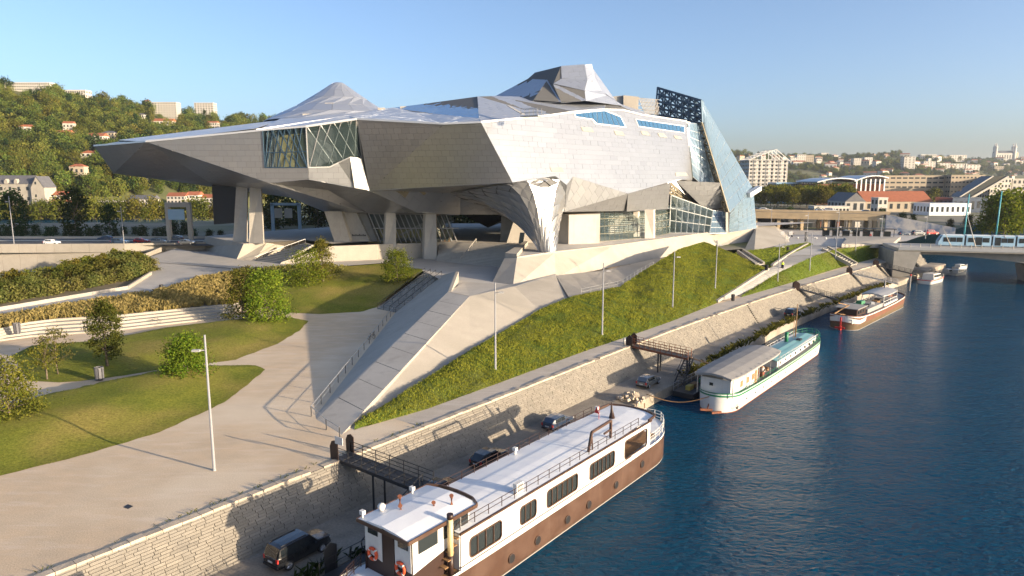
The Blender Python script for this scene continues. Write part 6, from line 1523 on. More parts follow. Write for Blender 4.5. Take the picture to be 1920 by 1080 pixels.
def wood(name, label, pts):
    me = bpy.data.meshes.new(name); me.from_pydata([tuple(p) for p, k, s in pts], [], [])
    for nm, ty, vals in (('kindex', 'INT', [k for p, k, s in pts]), ('size', 'FLOAT', [s for p, k, s in pts]), ('spin', 'FLOAT', [R.uniform(0, 6.28) for _ in pts])):
        at = me.attributes.new(nm, ty, 'POINT'); at.data.foreach_set('value', vals)
    o = bpy.data.objects.new(name, me); link(o); tag(o, label, 'wood', kind='stuff')
    ng = bpy.data.node_groups.new(name, 'GeometryNodeTree'); ng.interface.new_socket('Geometry', in_out='INPUT', socket_type='NodeSocketGeometry'); ng.interface.new_socket('Geometry', in_out='OUTPUT', socket_type='NodeSocketGeometry')
    gi = ng.nodes.new('NodeGroupInput'); go = ng.nodes.new('NodeGroupOutput'); jn = ng.nodes.new('GeometryNodeJoinGeometry'); ng.links.new(jn.outputs[0], go.inputs[0])
    def attr(n_, ty):
        a = ng.nodes.new('GeometryNodeInputNamedAttribute'); a.data_type = ty; a.inputs['Name'].default_value = n_; return a.outputs['Attribute']
    kx, sz, sp_ = attr('kindex', 'INT'), attr('size', 'FLOAT'), attr('spin', 'FLOAT'); cx = ng.nodes.new('ShaderNodeCombineXYZ'); ng.links.new(sp_, cx.inputs[2])
    for k, c in enumerate(crowns):
        oi = ng.nodes.new('GeometryNodeObjectInfo'); oi.inputs['Object'].default_value = c; oi.transform_space = 'ORIGINAL'
        cmp = ng.nodes.new('FunctionNodeCompare'); cmp.data_type = 'INT'; cmp.operation = 'EQUAL'; ng.links.new(kx, cmp.inputs[2]); cmp.inputs[3].default_value = k
        ip = ng.nodes.new('GeometryNodeInstanceOnPoints'); ng.links.new(gi.outputs[0], ip.inputs['Points']); ng.links.new(cmp.outputs[0], ip.inputs['Selection']); ng.links.new(oi.outputs['Geometry'], ip.inputs['Instance'])
        ng.links.new(cx.outputs[0], ip.inputs['Rotation']); ng.links.new(sz, ip.inputs['Scale']); ng.links.new(ip.outputs[0], jn.inputs[0])
    md = o.modifiers.new('scatter', 'NODES'); md.node_group = ng; return o
wood('hill_wood', 'dense wood covering the upper left hillside', rest)
pts = []
for _ in range(2600):
    u = R.uniform(1360, 1990); t = R.random()*1.02; p = hill_pt(u, t)
    if mnoise.noise(V((p.x*.004, p.y*.004, 2))) < (-.12 if t < .9 else -.5): continue
    pts.append((p-V((0, 0, 1)), R.choices(range(7), (22, 22, 14, 10, 4, 14, 18))[0], R.uniform(.7, 1.3)*(1.15 if t > .9 else 1)))
for _ in range(260):
    u = R.uniform(1400, 1960); Y = R.uniform(560, 1700); x = (u-960)/FPX/1.0127; pts.append((V((x*Y, Y, 8.5)), R.choices(range(7), (22, 22, 14, 6, 4, 14, 18))[0], R.uniform(.6, 1.0)))
wood('far_wood', 'distant woods on the hills and between the houses at right', pts)

# middle distance trees: poplars and bushes by the highway, plane trees beyond the viaduct
MP = [make_tree('river_tree', 16, 4.2, 'column', 'leaf_dark', 70, 16, .9, .12, 400, .4), make_tree('river_tree', 9, 4.2, 'bushy', 'leaf_dark', 60, 16, .8, .08, 401, .4),
      make_tree('river_tree', 10, 5.0, 'bushy', 'leaf_autumn', 60, 16, .9, .08, 402, .4), make_tree('plane_tree', 15, 5.2, 'round', 'leaf_autumn', 60, 16, 1.0, .38, 403, .4),
      make_tree('plane_tree', 15, 6.2, 'bushy', 'leaf', 110, 18, .9, .1, 404, .34)]
first = [True]*5
def mtree(k, x, y, z, sc, lab, grp, sz=1.0):
    o = MP[k] if first[k] else copy_tree(MP[k]); first[k] = False
    o.location = (x, y, z); o.rotation_euler = (0, 0, R.uniform(0, 6.28)); o.scale = (sc, sc, sc*sz); tag(o, lab, 'tree', grp); GR.setdefault(grp, []).append(o)
GR = {}
for u, px, w, Y, lab in ((18, 84, 1.35, 262, 'tall dark poplar at the left edge beyond the highway'), (132, 88, 1.25, 262, 'tall dark poplar left of the white arcade building'), (197, 56, .95, 262, 'shorter dark poplar by the river left of the gantry')):
    x = (u-960)/FPX/1.0127*Y; mtree(0, x, Y, 9, px*Y/FPX/16, lab, 'poplars by the highway', .95)
for i in range(22):
    u = -20+i*20+R.uniform(-8, 8); Y = R.uniform(242, 262); x = (u-960)/FPX/1.0127*Y
    mtree(1, x, Y, 8.8, R.uniform(.3, .55), 'dark bush on the near bank of the river behind the highway', 'bushes behind the highway')
for i in range(34):
    u = -10+i*13+R.uniform(-5, 5); Y = R.uniform(500, 516); x = (u-960)/FPX/1.0127*Y
    mtree(2, x, Y, 1.0, R.uniform(.8, 1.5), 'yellow green waterside tree on the far river bank at left', 'trees on the far river bank')
for i in range(26):
    u = 500+i*20+R.uniform(-8, 8); Y = R.uniform(285, 330); x = (u-960)/FPX/1.0127*Y
    mtree(0 if i % 2 else 1, x, Y, 9, R.uniform(1.0, 1.6), 'dark tree seen under the museum beyond the highway', 'dark trees beyond the museum')
for i in range(24):
    u = 1424+i*7.4+R.uniform(-3, 3); Y = R.uniform(470, 540); x = (u-960)/FPX/1.0127*Y
    mtree(3, x, Y, 9, R.uniform(.8, 1.12), 'plane tree in the row beyond the viaduct at right', 'plane trees beyond the viaduct')
for u, Y, s_, lab in ((1868, 292, .95, 'bright green tree left most in the clump beyond the bridge'), (1893, 285, 1.15, 'tallest bright green tree beyond the tram bridge'), (1922, 290, 1.15, 'bright green tree at the right edge beyond the bridge'), (1885, 320, 1.0, 'green tree at the back of the clump beyond the bridge'), (1945, 300, 1.1, 'outermost green tree cut by the right edge')):
    x = (u-960)/FPX/1.0127*Y; mtree(4, x, Y, 7.5, s_, lab, 'trees beyond the tram bridge')
for i in range(14):
    u = 1426+i*30+R.uniform(-10, 10); Y = R.uniform(300, 420); x = (u-960)/FPX/1.0127*Y
    mtree(1, x, Y, 9, R.uniform(.35, .6), 'low dark bush among the yards behind the viaduct', 'bushes behind the viaduct')

for g, tx in (('bushes behind the highway', '# dark bush from the left on the verge behind the highway'), ('trees on the far river bank', '# yellow green waterside tree from the left on the far river bank'), ('dark trees beyond the museum', '# dark tree from the left among those beyond the museum'), ('plane trees beyond the viaduct', '# plane tree from the left in the row beyond the viaduct'), ('bushes behind the viaduct', '# low dark bush from the left in the yards behind the viaduct')): number(GR[g], tx)
# ============================================================ LAMP POSTS, BINS, PEOPLE
def lamp(u, vb, ut, vt, base, label, head=True, arms=1, side=-1):
    Hh = D(ut, vt, base.y).z-base.z; e = empty('lamp_post', base); tag(e, label, 'lamp post', 'lamp posts')
    MB().tube([(0, 0, -.3), (0, 0, .05), (0, 0, .06), (0, 0, Hh)], [.16, .16, .13, .08], 10).build('pole', M['pole'], e)
    hz_ = Hh*.89
    MB().bar((0, 0, hz_), (side*.55, -.1, hz_+.02), .08).build('arm', M['pole'], e)
    MB().box((side*.75, -.12, hz_+.02), (.75, .3, .16), taper=(.8, .8)).box((side*.75, -.12, hz_-.075), (.6, .24, .03), mi=1).build('lamp_head', [M['pole'], M['white']], e)
    return e
lamp(402, 882, 385, 628, G(402, 882, 5), 'tall grey lamp post on the gravel beside the near lawn', side=-1)
for u, vb, ut, vt, lab in ((929, 692, 927, 530, 'lamp post low on the grass bank in front of the ramp'), (1129, 627, 1131, 493, 'lamp post on the grass bank right of the one before the ramp'), (1261, 577, 1262, 470, 'lamp post midway along the grass bank'), (1341, 540, 1344, 450, 'lamp post at the bank end beside the rising path')):
    b = ground_hit(u, vb, BANK1) or G(u, vb, 6); lamp(u, vb, ut, vt, b, lab, side=1)
for u, vb, ut, vt, lab in ((1458, 527, 1461, 455, 'lamp post at the lower end of the right grass bank'), (1518, 507, 1521, 437, 'lamp post left of the pale stair strip'), (1566, 485, 1569, 418, 'lamp post right of the pale stair strip'), (1604, 469, 1606, 416, 'lamp post nearest the bridge abutment wall')):
    b = ground_hit(u, vb, BANK2) or G(u, vb, 8.5); lamp(u, vb, ut, vt, b, lab, side=1)
for u, vb, vt, lab in ((1651, 452, 405, 'lamp post at the bridge end of the parvis'), (1512, 456, 398, 'slim post beside the path at the top of the rise'), (1445, 432, 388, 'lamp post behind the concrete wedge'), (1570, 446, 392, 'lamp post on the parvis in front of the tram stop'), (1735, 446, 402, 'pale lamp post on the bridge left of the tram'), (27, 462, 368, 'lamp post on the highway at the far left'), (233, 462, 388, 'lamp post on the highway above the retaining wall')):
    b = G(u, vb, 9 if u > 300 else 10.5); lamp(u, vb, u+1, vt, b, lab)
def bin_(u, v, z, label, m='slate', h=1.1, w=.75):
    e = empty('litter_bin', G(u, v, z)); tag(e, label, 'bin', 'litter bins')
    for i in range(8): a = i*math.pi/4; MB().bar((math.cos(a)*w*.46, math.sin(a)*w*.46, .05), (math.cos(a)*w*.5, math.sin(a)*w*.5, h), w*.3, .04, up=V((math.cos(a), math.sin(a), 0))).build('slat', M[m], e)
    MB().cyl((0, 0, .02), w*.42, h*.85, 10).build('liner', M['darkmetal'], e)
    t = MB(); torus(t, (0, 0, 0), w*.5, .05, 'y', 12, 6); t.v = [(x, z_, h+y_) for x, y_, z_ in t.v]; t.build('rim', M[m], e); return e
bin_(187, 712, 5.1, 'slatted litter bin at the edge of the path on the left', h=1.6, w=1.0); bin_(33, 626, 5.9, 'slatted bin at the left end of the terrace seating', h=1.7, w=1.0)
for u, v, z, lab in ((303, 546, 7.5, 'dark bin on the upper walk behind the golden grasses'), (1437, 507, 8.2, 'dark bin beside the stair slot at the path'), (1374, 564, 5.1, 'dark bin where the rising path leaves the promenade'), (1477, 471, 9.0, 'dark bin beside the upper path kerb')): bin_(u, v, z, lab, 'darkmetal', 1.3, .7)
MB().box(G(1511, 453, 9)+V((0, 0, 1.6)), (.9, .35, 3.2)).box(G(1511, 453, 9)+V((0, -.19, 2)), (.7, .03, 1.9), mi=1).build('info_totem', [M['black'], M['slate']], label='tall black information totem at the top of the rising path', cat='sign')
# floodlight mast with two square heads
b = G(1472, 466, 9); e = empty('floodlight_mast', b); tag(e, 'mast with twin square floodlights in front of the concrete wedge', 'floodlight')
MB().tube([(0, 0, 0), (0, 0, 4.4)], .1, 8).build('pole', M['pole'], e); MB().bar((-1.4, 0, 4.4), (1.6, 0, 4.4), .12).build('crossbar', M['pole'], e)
for x in (-1.2, 1.4): MB().box((x, -.1, 4.7), (1.1, .3, 1.1)).build('floodlight', M['galv'], e)
# bicycle on the terrace steps
def bicycle(p, rz, label):
    e = empty('bicycle', p, rz); tag(e, label, 'bicycle')
    for x in (-.52, .52):
        t = MB(); torus(t, (x, 0, .34), .32, .025, 'y', 20, 5); t.build('wheel', M['tyre'], e)
    MB().path([V((-.52, 0, .34)), V((-.1, 0, .3)), V((.35, 0, .8)), V((-.2, 0, .78)), V((-.1, 0, .3))], .04).path([V((-.52, 0, .34)), V((-.2, 0, .78))], .03).path([V((.52, 0, .34)), V((.33, 0, .98))], .035).build('frame', M['darkmetal'], e)
    MB().box((-.22, 0, .93), (.26, .12, .06)).build('saddle', M['black'], e); MB().bar((.33, -.26, 1.0), (.33, .26, 1.0), .035).build('handlebar', M['black'], e)
bicycle(G(294, 605, 5.3)+V((0, -.3, 0)), .3, 'bicycle leaning on the lowest step of the terrace seating'); bicycle(G(697, 636, 5.0), 1.0, 'bicycle leaning on the railing along the ramp')
def person(p, rz, top, legs, label, pose='walk', hair=(.05, .035, .02)):
    e = empty('person', p, rz); tag(e, label, 'person', 'people on the parvis')
    s = .1 if pose == 'walk' else .03
    vs = [(0, 0, .95), (0, 0, 1.15), (0, 0, 1.38), (0, 0, 1.5), (0, 0, 1.64), (.0, .2, 1.4), (.06, .25, 1.12), (.14, .24, .88), (0, -.2, 1.4), (-.06, -.25, 1.12), (.0, -.24, .86), (0, .1, .9), (s*1.6, .1, .5), (s, .1, .08), (s+.17, .1, .04), (0, -.1, .9), (-s*.6, -.1, .5), (-s*2.2, -.1, .1), (-s*2.2+.17, -.1, .04), (.01, 0, 1.76)]
    ed = [(0, 1), (1, 2), (2, 3), (3, 4), (2, 5), (5, 6), (6, 7), (2, 8), (8, 9), (9, 10), (0, 11), (11, 12), (12, 13), (13, 14), (0, 15), (15, 16), (16, 17), (17, 18), (4, 19)]
    rr = [.16, .14, .15, .055, .095, .07, .05, .04, .07, .05, .04, .1, .07, .05, .045, .1, .07, .05, .045, .07]
    me = bpy.data.meshes.new('body'); me.from_pydata(vs, ed, []); b = bpy.data.objects.new('body', me); link(b, e)
    sk = b.modifiers.new('skin', 'SKIN'); sv_ = me.skin_vertices[0] if me.skin_vertices else None
    if sv_ is None:
        import bmesh; bm = bmesh.new(); bm.from_mesh(me); ly = bm.verts.layers.skin.verify(); bm.verts.ensure_lookup_table()
        for i, v_ in enumerate(bm.verts): v_[ly].radius = (rr[i], rr[i]); v_[ly].use_root = (i == 0)
        bm.to_mesh(me); bm.free()
    b.modifiers.new('sub', 'SUBSURF').levels = 1; b.modifiers['sub'].render_levels = 1
    m, nt, out = nodes('clothes'); pb = N(nt, 'ShaderNodeBsdfPrincipled'); pb.inputs['Roughness'].default_value = .85; tc = N(nt, 'ShaderNodeTexCoord'); sx = N(nt, 'ShaderNodeSeparateXYZ'); nt.links.new(tc.outputs['Object'], sx.inputs[0])
    cr_ = N(nt, 'ShaderNodeValToRGB'); cr_.color_ramp.interpolation = 'CONSTANT'; el = cr_.color_ramp.elements; el[0].color = (.03, .03, .03, 1); el[0].position = 0; el[1].position = .05; el[1].color = C4(legs)
    for ps, c in ((.5, top), (.775, (.45, .27, .19)), (.90, hair)): x = el.new(ps); x.color = C4(c)
    dv = N(nt, 'ShaderNodeMath', operation='DIVIDE'); dv.inputs[1].default_value = 1.9; nt.links.new(sx.outputs[2], dv.inputs[0]); nt.links.new(dv.outputs[0], cr_.inputs[0]); nt.links.new(cr_.outputs[0], pb.inputs['Base Color']); nt.links.new(pb.outputs[0], out.inputs[0])
    me.materials.append(m); return e
pr = ground_hit(1467, 503, [resample(pxl(P_L), 24), resample(pxl(P_R), 24)]) or G(1467, 503, 8)
person(pr, -.6, (.55, .75, .05), (.03, .03, .04), 'person in a bright yellow vest on the rising path')
person(G(1485, 444.5, 9.03), .4, (.02, .02, .03), (.02, .02, .03), 'person in black standing alone on the parvis', 'stand')
person(G(1632, 447, 9.03), 2.2, (.5, .1, .08), (.05, .06, .1), 'person in a red top near the bridge wall on the parvis')
person(G(1545, 443, 9.03), 1.2, (.05, .1, .3), (.04, .04, .05), 'person in blue walking toward the tram stop', 'walk')
person(F2.o+F2.f*9+F2.l*-1.9+V((0, 0, 1.95)), 1.0, (.6, .55, .5), (.25, .12, .07), 'person in a pale shirt on the open deck of the white barge', 'stand')
person(F2.o+F2.f*7.2+F2.l*-1.7+V((0, 0, 1.95)), 2.0, (.32, .12, .06), (.05, .05, .08), 'person in a rust top under the white barge canopy', 'stand')
# manhole and a little terrace paving detail
MB().prism(pxl([(231, 951), (240, 945.5), (250, 949), (240, 954.5)], 5.006), (0, 0, .01)).build('manhole_cover', M['darkmetal'], label='dark square manhole cover in the gravel', cat='manhole')
# ============================================================ BRIDGE, TRAM, VIADUCT
BN0, BN1 = V((113.0, 199.0, 10)), V((420, 119.8, 10))
bd = (BN1-BN0).normalized(); bn = V((-bd.y, bd.x, 0))                  # bn points away from the camera
br = empty('road_bridge', BN0+V((0, 0, -8)), world_parts=True); tag(br, 'flat concrete tram bridge crossing the river at right', 'bridge')
BW = 17
MB().add([BN0, BN1, BN1+bn*BW, BN0+bn*BW, BN0-V((0, 0, .9)), BN1-V((0, 0, .9)), BN1+bn*BW-V((0, 0, .9)), BN0+bn*BW-V((0, 0, .9))], [(0, 1, 2, 3), (4, 5, 1, 0), (7, 6, 5, 4), (2, 6, 7, 3), (0, 3, 7, 4)]).build('deck', M['concrete'], br)
MB().prism([BN0-bn*.25+V((0, 0, .3)), BN1-bn*.25+V((0, 0, .3)), BN1-bn*.25-V((0, 0, .55)), BN0-bn*.25-V((0, 0, .55))], bn*.3).build('edge_beam', M['galv'], br)
# haunched girders and a V pier standing in the river
for k in (3.5, 8.5, 13.5):
    a = BN0+bn*k; pts = []
    for i in range(25):
        t = i*4.0; x = abs(t-40); d = 1.2+2.6*max(0, 1-x/30)**1.6; pts.append((a+bd*t, d))
    MB().loft([[p-V((0, 0, .88)) for p, d in pts], [p-V((0, 0, .88+d)) for p, d in pts]]).loft([[p+bn*1.6-V((0, 0, .88)) for p, d in pts], [p+bn*1.6-V((0, 0, .88+d)) for p, d in pts]]).loft([[p-V((0, 0, .88+d)) for p, d in pts], [p+bn*1.6-V((0, 0, .88+d)) for p, d in pts]]).build('girder', M['concrete_dk'], br)
for t in (40,):
    p = BN0+bd*t+bn*2
    MB().prism([p+bd*-4+V((0, 0, -5)), p+bd*4+V((0, 0, -5)), p+bd*2.4+V((0, 0, -11.5)), p+bd*-2.4+V((0, 0, -11.5))], bn*13).build('pier', M['concrete_dk'], br)
MB().prism([BN0-bd*1+V((0, 0, -1)), BN0+bd*6+V((0, 0, -1)), BN0+bd*3+V((0, 0, -11)), BN0-bd*1+V((0, 0, -11))], bn*BW).build('abutment', M['concrete_dk'], br)
for i in range(60):
    p = BN0+bd*(i*2.6+.5)-bn*.1; MB().bar(p+V((0, 0, .2)), p+V((0, 0, 1.35)), .22, .1).build('parapet_post', M['render_w'], br)
for h_ in (.55, .9, 1.25): MB().bar(BN0-bn*.1+V((0, 0, h_)), BN1-bn*.1+V((0, 0, h_)), .05).build('rail', M['galv'], br)
# slanted stair cheeks beside the abutment
ab = empty('bridge_stair', G(1680, 490, 5), world_parts=True); tag(ab, 'pale slanted stair slab descending from the bridge end to the quay', 'stairs')
MB().bar(G(1672, 461, 9.6), G(1704, 497, 3.2), 1.0, .5).build('stringer', M['concrete_lt'], ab); MB().bar(G(1684, 460, 9.6), G(1722, 500, 2.4), 1.0, .5).build('stringer', M['concrete_lt'], ab)
for i in range(14): t = (i+.5)/14; MB().bar(lerp(G(1672, 461, 9.5), G(1704, 497, 3.1), t), lerp(G(1684, 460, 9.5), G(1722, 500, 2.3), t), .6, .15).build('step', M['concrete_dk'], ab)
# tram: articulated light-blue cars
M['tram'] = mat('tram_paint', (.30, .46, .60), (.26, .42, .56), rough=.35, scale=.4, coat=.5); M['tram_w'] = mat('tram_white', (.62, .66, .70), rough=.35, coat=.5)
ts = D(1757, 447, 205.5); tm = empty('tram', V((ts.x, ts.y, 10.05)), math.atan2(bd.y, bd.x)); tag(tm, 'light blue articulated tram crossing the bridge', 'tram')
x = 0
for i, Lc in enumerate((7.4, 7.0, 6.2, 7.2, 7.4, 7.0)):
    x0, x1 = x, x+Lc-.5; nose = 1.1 if i == 0 else 0
    sec = [(x0+nose*.0, .25), (x1, .25), (x1, 3.25), (x0+nose, 3.25), (x0+nose*.15, 1.4)]
    b = MB().prism([V((a, -1.2, z)) for a, z in sec], (0, 2.4, 0)).build('car_body', M['tram'], tm)
    MB().box(((x0+x1+nose)/2, 0, 3.36), (x1-x0-nose-.3, 2.0, .25)).build('roof_pod', M['tram_w'], b)
    w0, w1 = x0+.4+nose*.8, x1-.4; n_ = 3
    for k in range(n_):
        a, c = w0+(w1-w0)*k/n_+.06, w0+(w1-w0)*(k+1)/n_-.06
        if (k == 1 and i % 2 == 1) or (k == 0 and i % 2 == 0 and i): MB().box(((a+c)/2, -1.22, 1.65), (c-a, .06, 2.4)).build('door', M['winglass'], b)
        else: MB().box(((a+c)/2, -1.22, 2.0), (c-a, .06, 1.35)).build('window', M['winglass'], b)
    if i == 0: MB().prism([V((x0+.12, -1.0, 1.55)), V((x0+.12, 1.0, 1.55)), V((x0+.95, 1.0, 3.05)), V((x0+.95, -1.0, 3.05))], (-.06, 0, .03)).build('windscreen', M['winglass'], b)
    MB().box(((x0+x1)/2, 0, .2), (Lc*.5, 2.0, .38)).build('bogie', M['black'], b)
    if i < 5: MB().box((x1+.25, 0, 1.75), (.5, 2.2, 2.7)).build('gangway', M['darkmetal'], tm)
    x += Lc
for u, v0, v1, lab in ((1775, 462, 425, 'leaning pale mast on the bridge, first from the left'), (1822, 465, 405, 'leaning pale mast in front of the tram doors'), (1890, 468, 440, 'leaning mast with red tip at the right of the bridge')):
    p = D(u+8, v0, 200); q = D(u-8, v1, 200); MB().tube([p, q], [.14, .07], 8).build('bridge_mast', M['render_w'], label=lab, cat='mast')
for u, lab in ((1868, 'slim turquoise mast beyond the tram, left of the trees'), (1808, 'slim turquoise mast beyond the tram, in front of the white shed')):
    p = D(u, 432, 226); MB().tube([V((p.x, p.y, 9)), V((p.x+.4, p.y, D(u, 358 if u > 1850 else 364, 226).z))], [.28, .16], 8).build('turquoise_mast', mat('turquoise', (.08, .36, .42), rough=.5), label=lab, cat='mast')
# motorway viaduct
vd = empty('viaduct', D(1540, 430, 285), world_parts=True); tag(vd, 'tan concrete motorway viaduct on columns behind the parvis', 'viaduct')
M['vconc'] = mat('viaduct_concrete', (.42, .32, .20), (.36, .28, .18), rough=.85, scale=.4, c3=(.30, .24, .16), scale3=.15)
va, vb = D(1360, 399, 287), D(1668, 404, 272)
up = lambda p, z: V((p.x, p.y, z))
MB().prism([up(va, 15.2), up(vb, 14.6), up(vb, 16.0), up(va, 16.6)], (0, 11, 0)).build('deck', M['vconc'], vd)
MB().prism([up(va, 16.8)-V((0, .3, 0)), up(vb, 16.2)-V((0, .3, 0)), up(vb, 17.1)-V((0, .3, 0)), up(va, 17.7)-V((0, .3, 0))], (0, .3, 0)).build('parapet', M['vconc'], vd)
for k in range(3): MB().prism([up(lerp(va, vb, 0), 14.0), up(lerp(va, vb, .93), 13.4), up(lerp(va, vb, .93), 14.6), up(lerp(va, vb, 0), 15.2)], (0, .8, 0)).build('girder', M['vconc'], vd) if k == 0 else None
for i in range(7):
    p = lerp(va, vb, .06+i*.145)
    for dy in (1.5, 8): MB().prism([V((p.x-.5, p.y+dy, 8.9)), V((p.x+.5, p.y+dy, 8.9)), V((p.x+.75, p.y+dy, 14.1)), V((p.x-.75, p.y+dy, 14.1))], (0, 1, 0)).build('column', M['vconc'], vd)
# painted retaining wall where the viaduct comes down
M['mural'] = mat('mural_wall', (.62, .57, .50), (.50, .47, .45), rough=.9, scale=.35, c3=(.16, .22, .32), scale3=.28)
w0, w1 = D(1660, 430, 271), D(1792, 428, 262)
mw = MB().prism([up(w0, 9), up(w1, 9), up(w1, 11.4), up(w0, 15.9)], (0, .6, 0)); mw.build('mural_wall', M['mural'], label='long pale retaining wall with painted patches behind the tram stop', cat='wall')
MB().prism([up(w0, 14.8)+V((0, .7, 0)), up(w1, 10.4)+V((0, .7, 0)), up(w1, 11.4)+V((0, .7, 0)), up(w0, 15.9)+V((0, .7, 0))], (0, 10, 0)).build('sloping_road', M['asphalt'], kind='structure')
# dark shop fronts and tram shelter
for u0, u1, Y, z1, lab in ((1402, 1470, 296, 13.2, 'dark open bays under the left end of the viaduct'), (1478, 1560, 297, 13.2, 'dark shop fronts under the middle of the viaduct'), (1566, 1650, 296, 13.0, 'dark garage fronts under the right end of the viaduct')):
    a, b = D(u0, 420, Y), D(u1, 420, Y); e = empty('shop_front', up(a, 9), world_parts=True); tag(e, lab, 'building'); MB().prism([up(a, 9), up(b, 9), up(b, z1), up(a, z1)], (0, 6, 0)).build('wall', M['darkmetal'], e)
    for i in range(5): p = lerp(a, b, (i+.2)/5); q = lerp(a, b, (i+.75)/5); MB().prism([up(p, 9.2)-V((0, .1, 0)), up(q, 9.2)-V((0, .1, 0)), up(q, 11.6)-V((0, .1, 0)), up(p, 11.6)-V((0, .1, 0))], (0, .05, 0)).build('shutter', M[('winglass', 'rust', 'slate', 'render_w', 'winglass')[(i+int(u0)) % 5]], e)
sh_ = empty('tram_shelter', G(1600, 442, 9.03), world_parts=True); tag(sh_, 'long dark tram shelter on the parvis', 'shelter')
a, b = G(1545, 444, 9.03), G(1680, 447, 9.03); MB().prism([a+V((0, 0, 3.1)), b+V((0, 0, 3.1)), b+V((0, 3, 3.1)), a+V((0, 3, 3.1))], (0, 0, .22)).build('roof', M['darkmetal'], sh_)
for i in range(8): p = lerp(a, b, i/7)+V((0, 1.5, 0)); MB().bar(p, p+V((0, 0, 3.1)), .18).build('post', M['darkmetal'], sh_)
for i in range(7): p = lerp(a, b, (i+.1)/7)+V((0, 2.2, 0)); q = lerp(a, b, (i+.8)/7)+V((0, 2.2, 0)); MB().prism([p+V((0, 0, .3)), q+V((0, 0, .3)), q+V((0, 0, 2.3)), p+V((0, 0, 2.3))], (0, .05, 0)).build('glass_screen', M['winglass'], sh_)
ball = MB().tube([(0, 0, 0), (0, 0, .2), (0, 0, .45), (0, 0, .6), (0, 0, .64)], [.2, .34, .34, .2, .03], 10)
bo = None; BOL = []
for i in range(12):
    p = G(1478+i*17.5, 447+i*.35, 9.03)
    if bo is None: bo = ball.build('stone_bollard', M['white']); o = bo
    else: o = bo.copy(); link(o)
    o.location = p; tag(o, 'bollard', 'bollard', 'bollards on the parvis'); BOL.append(o)
number(BOL, '# squat white bollard from the left in the row across the parvis')
# cars on the viaduct and parvis road
for k, (t, dy, z, src, lab, pc) in enumerate(((.22, 4, 16.6, ht, 'dark car on the viaduct above the left columns', 'car_blue'), (.27, 4, 16.6, ht, 'white car on the viaduct above the left columns', 'car_white'), (.62, 4, 16.3, ht, 'white car on the viaduct right of the middle', 'car_white'), (.68, 4, 16.3, suv, 'pale van-like car on the viaduct near its right end', 'car_white'), (.9, 4, 16.1, ht, 'dark car at the right end of the viaduct', 'car_grey'))):
    c = carcopy(src, lab, 0, 0, paint=pc); c['group'] = 'cars on the viaduct'; p = lerp(va, vb, t); c.location = (p.x, p.y+dy, z); c.rotation_euler = (0, 0, math.atan2(vb.y-va.y, vb.x-va.x))
for u, v, src, lab, pc in ((1696, 441, ht, 'blue car on the road left of the tram', 'car_blue'), (1722, 441, suv, 'grey car on the road directly behind the blue one', 'car_grey'), (1746, 440, suv, 'dark red car on the road next to the tram nose', 'car_red'), (1590, 438, ht, 'grey car behind the tram shelter', 'car_grey')):
    c = carcopy(src, lab, 0, 0, paint=pc); c['group'] = 'cars by the tram'; p = G(u, v, 9.04); c.location = p; c.rotation_euler = (0, 0, .1)

